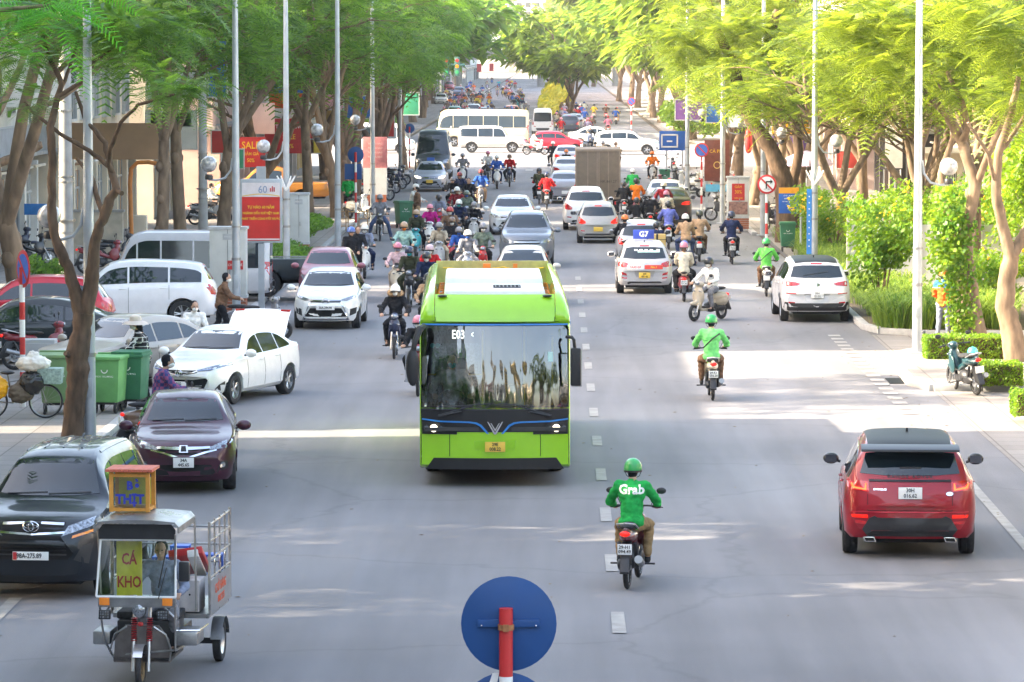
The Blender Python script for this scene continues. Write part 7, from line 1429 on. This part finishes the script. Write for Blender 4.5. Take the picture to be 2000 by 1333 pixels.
MB().ell((-.20,0,.88),(.14,.08,.04),12).build('saddle',dark,t); MB().box((.50,0,.68),(.02,.02,.3)).build('basket_stay',steel,t)
def bag(c,r,label,m,seed): me=blob([('e',c,r),('c',V(c)+V((0,0,r[2]*.8)),V(c)+V((0,0,r[2]*1.3)),r[0]*.35,r[0]*.15)],.02,2,.03,'rubbish_bag'); o=link(me,'rubbish_bag',m); o.location=q; return tag(o,label,'bag')
pl_=mat('plastic_black',(.015,.015,.016),rough=.25,var=.3,coat=.3); bag((.28,-.12,.70),(.24,.18,.24),'black plastic bag hanging on the loaded bicycle',pl_,1); bag((.30,-.05,1.05),(.34,.25,.16),'big white plastic sack on top of the loaded bicycle',mat('plastic_white',(.68,.64,.56),rough=.35,var=.15),2); bag((-.42,-.12,.60),(.26,.2,.24),'orange-yellow plastic bag at the left end of the loaded bicycle',mat('plastic_orange',(.85,.38,.01),rough=.3,var=.15),3); bag((.06,-.05,.50),(.26,.2,.20),'brown sack slung low on the loaded bicycle',mat('sack_brown',(.14,.11,.08),rough=.9),4)
o=MB().box((0,0,0),(.42,.34,.30),taper=1.15).build('crate',mat('crate_plastic',(.30,.42,.38),rough=.5,var=.4,scale=20),bevel=.01); o.location=q+V((.62,.0,.82)); tag(o,'pale wire crate of bottles on the front of the loaded bicycle','crate')
o=MB().box((0,0,.4),(.75,.5,.8)).box((0,-.26,.4),(.6,.03,.65)).build('box',wallm('grey'),bevel=.01); o.location=at(76,735,.12); tag(o,'pale grey metal box standing behind the loaded bicycle','box')
# ---------------------------------------------------------------- cargo tricycle
q=at(275,1345); rz=R(-94); TS=(.90,.76,.87); t=thing('cargo_tricycle','stainless steel three-wheeled cargo cart with windscreen and canopy at the lower left','cargo tricycle',q,rz); t.scale=TS
ST=steel
w0=MB().lathe([(.26-.05+.05*math.cos(a),.045*math.sin(a)) for a in [2*PI*k/10 for k in range(11)]],axis='Y',n=28).build('wheel',rubber,t); w0.location=(0,0,.26)
w1=MB().lathe([(.17,-.03),(.15,0),(.17,.03)],axis='Y',n=20); [w1.tube([(0,0,0),(math.cos(k*1.257)*.16,0,math.sin(k*1.257)*.16)],.012,5) for k in range(5)]; w1.build('rim',mat('rim_bronze',(.25,.18,.10),rough=.5,metal=.6),w0)
for s in(-1,1):
    MB().tube([(0,s*.115,.22),(-.08,s*.115,.62)],.028,10).build('fork_leg',alloy,t); mb=MB()
    for k in range(11): z=.60+k*.028; mb.lathe([(.030,z),(.052,z+.009),(.030,z+.018)],(-.085-.005*k,s*.115,0),n=14)
    mb.build('spring',mat('spring_red',(.40,.02,.03),rough=.35,coat=.5),t); MB().tube([(-.14,s*.115,.90),(-.20,s*.115,1.18)],.026,10).build('fork_tube',alloy,t)
mb=MB(); rows=[[V((.0+.30*math.cos(a),y,.26+.31*math.sin(a))) for y in(-.07,-.04,0,.04,.07)] for a in [R(35+k*11) for k in range(9)]]; mb.loft(rows,cap=False,closed=False).build('mudguard',alloy,t)
MB().ell((.06,0,1.03),(.08,.11,.11),18).build('headlight_shell',dark,t); MB().lathe([(.001,.03),(.07,.02),(.098,0)],(.11,0,1.03),axis='X',n=24).build('headlight',lamp_clear,t); MB().ell((-.0,0,.83),(.03,.045,.03),12).build('horn',redp,t)
# windscreen frame
mb=MB(); fx=.10; y0,y1,z0,z1=-.62,.55,1.20,1.92
P_=[(fx+.04,y0,z0),(fx+.04,y1,z0),(fx-.10,y1-.02,z1),(fx-.10,y0+.04,z1),(fx+.04,y0,z0)]
for a,b in zip(P_,P_[1:]): mb.tube([a,b],.017,6)
mb.build('windscreen_frame',white,t)
gmt=bpy.data.materials.new('clear_screen'); gmt.use_nodes=True; n_=gmt.node_tree; n_.nodes.remove(n_.nodes['Principled BSDF']); tr=n_.nodes.new('ShaderNodeBsdfTransparent'); tr.inputs[0].default_value=(.75,.85,.85,1); gl=n_.nodes.new('ShaderNodeBsdfGlossy'); gl.inputs['Roughness'].default_value=.03; fr=n_.nodes.new('ShaderNodeFresnel'); fr.inputs[0].default_value=1.9; ms=n_.nodes.new('ShaderNodeMixShader'); n_.links.new(fr.outputs[0],ms.inputs[0]); n_.links.new(tr.outputs[0],ms.inputs[1]); n_.links.new(gl.outputs[0],ms.inputs[2]); n_.links.new(ms.outputs[0],n_.nodes['Material Output'].inputs[0])
MB().add([V(p) for p in P_[:4]],[(0,1,2,3)]).build('windscreen',gmt,t)
MB().tube([(fx+.06,.30,z0-.02),(fx+.03,.42,z0+.38)],.008,5).tube([(fx+.04,.42,z0+.62),(fx+.05,.30,z0+.12)],.010,5).build('wiper',dark,t)
MB().loft([[V((fx-.10+a,y,z)) for y,z in((-.60,1.93),(-.60,2.05),(-.54,2.12),(.47,2.12),(.53,2.05),(.53,1.93))] for a in(.0,.03)]).build('canopy_visor',dark,t)
mb=MB(); rows=[]
for x in(.12,-.3,-.8,-1.15): rows.append([V((x,-.66,2.02)),V((x,-.66,2.10)),V((x,-.60,2.16)),V((x,-.3,2.185)),V((x,.2,2.185)),V((x,.54,2.16)),V((x,.60,2.10)),V((x,.60,2.02)),V((x,.58,2.02)),V((x,.58,2.09)),V((x,.52,2.14)),V((x,-.58,2.14)),V((x,-.64,2.09)),V((x,-.64,2.02))])
mb.loft(rows); mb.build('canopy_roof',ST,t,bevel=0); MB().box((fx+.0,-.03,1.13),(.06,1.14,.13)).build('dash_panel',ST,t)
for s in(-.50,.43): MB().box((fx+.045,s,1.14),(.03,.15,.10)).build('indicator',amber,t,bevel=.008)
for s in(-.50,.36):
    o=MB().box((fx+.03,s,.97),(.06,.17,.12)).build('work_lamp',dark,t,bevel=.01)
    for a in range(4):
        for b in range(3): MB().ell((fx+.065,s-.055+a*.037,.94+b*.035),(.008,.014,.014),6).build('led',lamp_clear,o)
mb=MB()
for a,b in(((.1,-.60,1.2),(-.05,-.55,.62)),((-.05,-.55,.62),(-.15,-.45,.40)),((.08,.54,2.0),(.02,.52,.50)),((-.1,-.64,2.05),(-.1,-.60,1.15)),((-1.12,.60,2.08),(-1.12,.62,.85)),((-1.12,-.64,2.08),(-1.12,-.64,.85)),((.02,.52,.50),(-.9,.50,.44)),((-.15,-.45,.40),(-.9,-.45,.40)),((-.15,-.45,.40),(.02,.50,.50)),((.0,-.45,1.05),(.02,-.62,.9)),((.0,.35,1.05),(.02,.54,.9))): mb.tube([a,b],.016,6)
mb.tube([(.0,.20,.80),(.02,.38,.70),(-.02,.45,.50),(-.05,.42,.35)],.014,6).tube([(.0,-.20,.80),(.02,-.38,.70),(-.02,-.45,.50)],.014,6); mb.build('tube_frame',ST,t)
MB().prism([(-.42,.32),(.42,.32),(.40,.62),(.25,.80),(-.25,.80),(-.40,.62)],-.14,-.10,'X').build('leg_shield',mat('worn_panel',(.16,.14,.13),rough=.4,metal=.5,var=.3),t); MB().box((-.6,.0,.36),(1.0,.85,.05)).build('footboard',dark,t)
MB().box((-.75,0,.60),(.55,.9,.42)).build('engine_cover',dark,t,bevel=.03); MB().box((-.80,0,.86),(.45,.95,.10)).build('seat',rubber,t,bevel=.03)
MB().box((-.45,.64,.62),(.55,.34,.18)).build('side_step',ST,t,bevel=.03); MB().box((-.45,-.62,.62),(.55,.26,.18)).build('side_step',ST,t,bevel=.03); MB().tube([(-.17,.48,.73),(-.18,.84,.73),(-.75,.86,.73)],.012,6).build('step_rail',chrome,t)
# cargo bed
MB().box((-2.0,.08,.78),(1.75,1.45,.06)).build('cargo_floor',ST,t)
for s,l in((.82,1),(-.66,0)): MB().box((-2.0,s,1.02),(1.75,.03,.44)).build('side_panel',mat('steel_panel',(.32,.33,.34),rough=.35,metal=.7,var=.15),t)
mb=MB()
for s in(.82,-.66):
    for z in(1.28,1.52,1.76,1.98): mb.tube([(-1.13,s,z),(-2.85,s,z)],.014,6)
    for k in range(5): x=-1.13-k*.43; mb.tube([(x,s,.8),(x,s,2.02)],.020 if k in(0,4) else .015,6)
for z in(1.28,1.52,1.76): mb.tube([(-2.85,-.66,z),(-2.85,.82,z)],.014,6)
mb.build('cargo_rail',ST,t); 
for k in range(3): MB().lathe([(.05,.0),(.065,.01),(.05,.02)],(-1.4-k*.43,.84,1.45),axis='Y',n=14).build('rail_ring',chrome,t)
for s in(.74,-.60):
    w0=MB().lathe([(.18,-.05),(.25,-.065),(.275,-.05),(.28,0),(.275,.05),(.25,.065),(.18,.05)],axis='Y',n=28).build('wheel',rubber,t); w0.location=(-2.35,s,.28); r0=MB().lathe([(.18,.05*(1 if s>0 else -1)),(.12,.0),(.04,.04*(1 if s>0 else -1)),(.001,.04*(1 if s>0 else -1))],axis='Y',n=20).build('rim',alloy,w0)
    rows=[[V((-2.35+.33*math.cos(a),s-.08,.28+.33*math.sin(a))),V((-2.35+.33*math.cos(a),s+.10,.28+.33*math.sin(a)))] for a in [R(10+k*16) for k in range(11)]]; MB().loft(rows,cap=False,closed=False).build('mudguard',ST,t)
MB().box((-1.5,0,.45),(2.4,.5,.12)).box((-2.35,.07,.28),(.08,1.3,.08)).build('chassis',dark,t)
MB().box((.02,.66,1.52),(.10,.16,.26)).build('mirror',dark,t,bevel=.03)
text('CHỞ HÀNG',.17,mat('letter_red',(.75,.12,.05)),t,(-1.95,.838,1.08),(PI/2,0,PI),bold=.003); text('0903 2275',.13,mat('letter_red'),t,(-2.0,.838,.92),(PI/2,0,PI),bold=.003)
p=person('ride',q+V((math.cos(rz)*-.62,math.sin(rz)*-.60,.10))+V((.13,0,0)),rz,'driver in a pale blue shirt seen through the cargo tricycle windscreen','bluegrey','grey',None,None,sc=.86)
def tq(x,y,z): m=Matrix.Rotation(rz,4,'Z'); return q+(m@V((x*TS[0],y*TS[1],z*TS[2])))
def cargo(mb,name,m,loc,label,cat,bevel=.01): o=mb.build(name,m,None,bevel=bevel); o.location=tq(*loc); o.rotation_euler=(0,0,rz); o.scale=(.86,.78,.86); return tag(o,label,cat)
bx=cargo(MB().box((0,0,0),(.5,.52,.42)),'foam_box',mat('foam_white',(.66,.60,.58),rough=.8),(-1.45,.38,1.03),'white foam box on the front of the tricycle bed','box'); 
for a in(-.1,.12): MB().ell((.252,a,.02),(.006,.014,.014),8).build('hole',pit,bx)
cargo(MB().prism([(-.4,-.05),(.4,-.05),(.4,.05),(-.4,.05)],-.25,.25,'Y'),'red_board',redp,(-1.75,.40,1.42),'red and white board propped on the tricycle load','board').rotation_euler=(.15,-.45,rz)
cargo(MB().box((0,0,0),(.82,.16,.104)),'white_board',white,(-1.72,.52,1.40),'white strip on the propped red board','board').rotation_euler=(.15,-.45,rz)
for k,(x,y,z) in enumerate([(-2.3,.3,1.25),(-2.5,.62,1.3),(-2.2,-.1,1.3),(-2.6,.1,1.4)]):
    mb=MB(); mb.box((0,0,.12),(.28,.28,.03)); [mb.box((a*.12,b*.12,-.03),(.03,.03,.30)) for a in(-1,1) for b in(-1,1)]; cargo(mb,'plastic_stool',mat('stool_blue',(.02,.12,.55),rough=.4),(x,y,z),['blue plastic stool nearest the tricycle cab','blue plastic stool by the outer rail of the tricycle','blue plastic stool on the inner side of the tricycle bed','upturned blue plastic stool at the back of the tricycle'][k],'stool')
sg=thing('yellow_board','yellow sign board with red letters carried behind the tricycle windscreen','sign',tq(-.30,-.22,1.5),rz); sg.scale=(.85,.52,.74); MB().box((0,0,0),(.03,.55,.85)).build('panel',mat('board_yellow',(.75,.62,.05),rough=.5),sg); text('CÁ',.24,redp,sg,(.018,0,.15),(PI/2,0,PI/2),bold=.006); text('KHO',.24,redp,sg,(.018,0,-.2),(PI/2,0,PI/2),bold=.006)
# food stall cabinet on the canopy roof
cb=thing('food_cabinet','little orange wooden food cabinet with blue lettering strapped on the tricycle roof','cabinet',tq(-.95,-.30,2.19),rz); cb.scale=(.8,.8,.86); ow=mat('orange_wood',(.70,.30,.05),rough=.6,var=.15); mb=MB()
for a in(-1,1):
    for b in(-1,1): mb.box((a*.24,b*.26,.26),(.055,.055,.52))
for b in(-1,1): mb.box((0,b*.26,.03),(.48,.04,.04)); mb.box((b*.24,0,.48),(.04,.5,.04)); mb.box((b*.24,0,.03),(.04,.5,.04))
mb.build('frame',ow,cb); mb=MB(); [mb.box((0,-.30+k*.067,.55),(.66,.06,.035)) for k in range(10)]; mb.build('slat_roof',mat('red_slats',(.62,.14,.08),rough=.6,var=.12),cb); MB().box((.21,0,.26),(.006,.46,.40)).build('glass_front',gmt,cb); text('THỊT',.17,mat('letter_blue',(.02,.04,.40)),cb,(.222,0,.16),(PI/2,0,PI/2),bold=.008); text('BÒ',.15,mat('letter_blue'),cb,(.222,.06,.34),(PI/2,0,PI/2),bold=.008); MB().box((-.20,0,.24),(.01,.46,.36)).build('back_panel',mat('board_yellow'),cb)
# ---------------------------------------------------------------- far traffic beyond the junction
rng=random.Random(17)
def farcar(px,py,kind,dims,col,lbl,hd=90): q=at(px,py); car(kind,*dims,col,lbl,'car',q,R(hd),'far cars beyond the junction',(),'far_car',0)
for i,(px,py,k,col,l) in enumerate([(888,236,'sedan',(.25,.5,.45),'hazy teal sedan beyond the coach on the left'),(897,192,'suv',(.05,.08,.16),'hazy navy SUV far down the left lanes'),(878,178,'suv',(.35,.05,.06),'hazy maroon car far down the left lanes'),(925,236,'suv',(.7,.7,.7),'hazy white car right above the coach roof'),(945,238,'sedan',(.35,.35,.4),'hazy silver car next to the white one above the coach'),(1000,238,'suv',(.6,.2,.12),'hazy orange-red van above the coach roof'),(1060,262,'van',(.75,.72,.7),'hazy white van right of the coach tail'),(1112,262,'suv',(.06,.07,.1),'hazy dark SUV right of the coach'),(1122,254,'sedan',(.3,.33,.4),'hazy blue-grey car beyond the dark SUV'),(862,205,'sedan',(.7,.65,.6),'hazy pale sedan at the left of the far traffic')]):
    farcar(px,py,k,{'sedan':(4.5,1.75,1.47),'suv':(4.5,1.85,1.7),'van':(5,1.9,2.2)}[k],col,l,-90 if px<1000 else 90)
cols=['red','black','white','blue','grey','pink','teal','brown','orange','beige','navy','lilac','yellow']
for i in range(110):
    if i<84: px=rng.uniform(865,1030); py=rng.uniform(165,246); hd=R(-90)
    else: px=rng.uniform(1075,1205); py=rng.uniform(228,272); hd=R(90)
    q=at(px,py); 
    bike(rng.choice(['moped','scooter']),q,hd,'hazy motorbike in the crowded traffic beyond the junction',rng.choice(cols),'hazy motorbikes beyond the junction',True); person('ride',q,hd,'hazy motorbike rider in the crowded traffic beyond the junction',rng.choice(cols),'black',rng.choice(['white','red','black','pink','blue']),None,far=True,group='hazy riders beyond the junction',skip=('trousers',) if i>70 else ())
for i in range(3):
    q=at(912+i*24,158+2*(i%2)); t=thing('street_banner',f'{["first","second","third","fourth","fifth"][i]} from left of the faded red banners far down the street','banner',(q.x,q.y,1.2),0,'faded red banners far down the street'); MB().box((0,0,2.0),(1.1,.1,1.9)).build('cloth',redp,t); MB().tube([(-.9,0,-1.2),(-.9,0,3.4)],.07,6).build('post',galv,t)
# air: pale even haze, the sky outside it
hz=MB().box((0,0,0),(300,1700,72)).build('haze',None,None); hz.location=(0,740,34.8); struct(hz,'stuff'); hm=bpy.data.materials.new('haze'); hm.use_nodes=True; n_=hm.node_tree; n_.nodes.remove(n_.nodes['Principled BSDF']); pv=n_.nodes.new('ShaderNodeVolumePrincipled'); pv.inputs['Color'].default_value=(.92,.93,.95,1); pv.inputs['Density'].default_value=.00011; pv.inputs['Anisotropy'].default_value=0; n_.links.new(pv.outputs[0],n_.nodes['Material Output'].inputs['Volume']); hz.data.materials.append(hm)
# remove the prototypes the copies were made from
def wipe(o):
    for c in list(o.children): wipe(c)
    bpy.data.objects.remove(o)
for o in list(PR.values())+list(BK.values()): wipe(o)
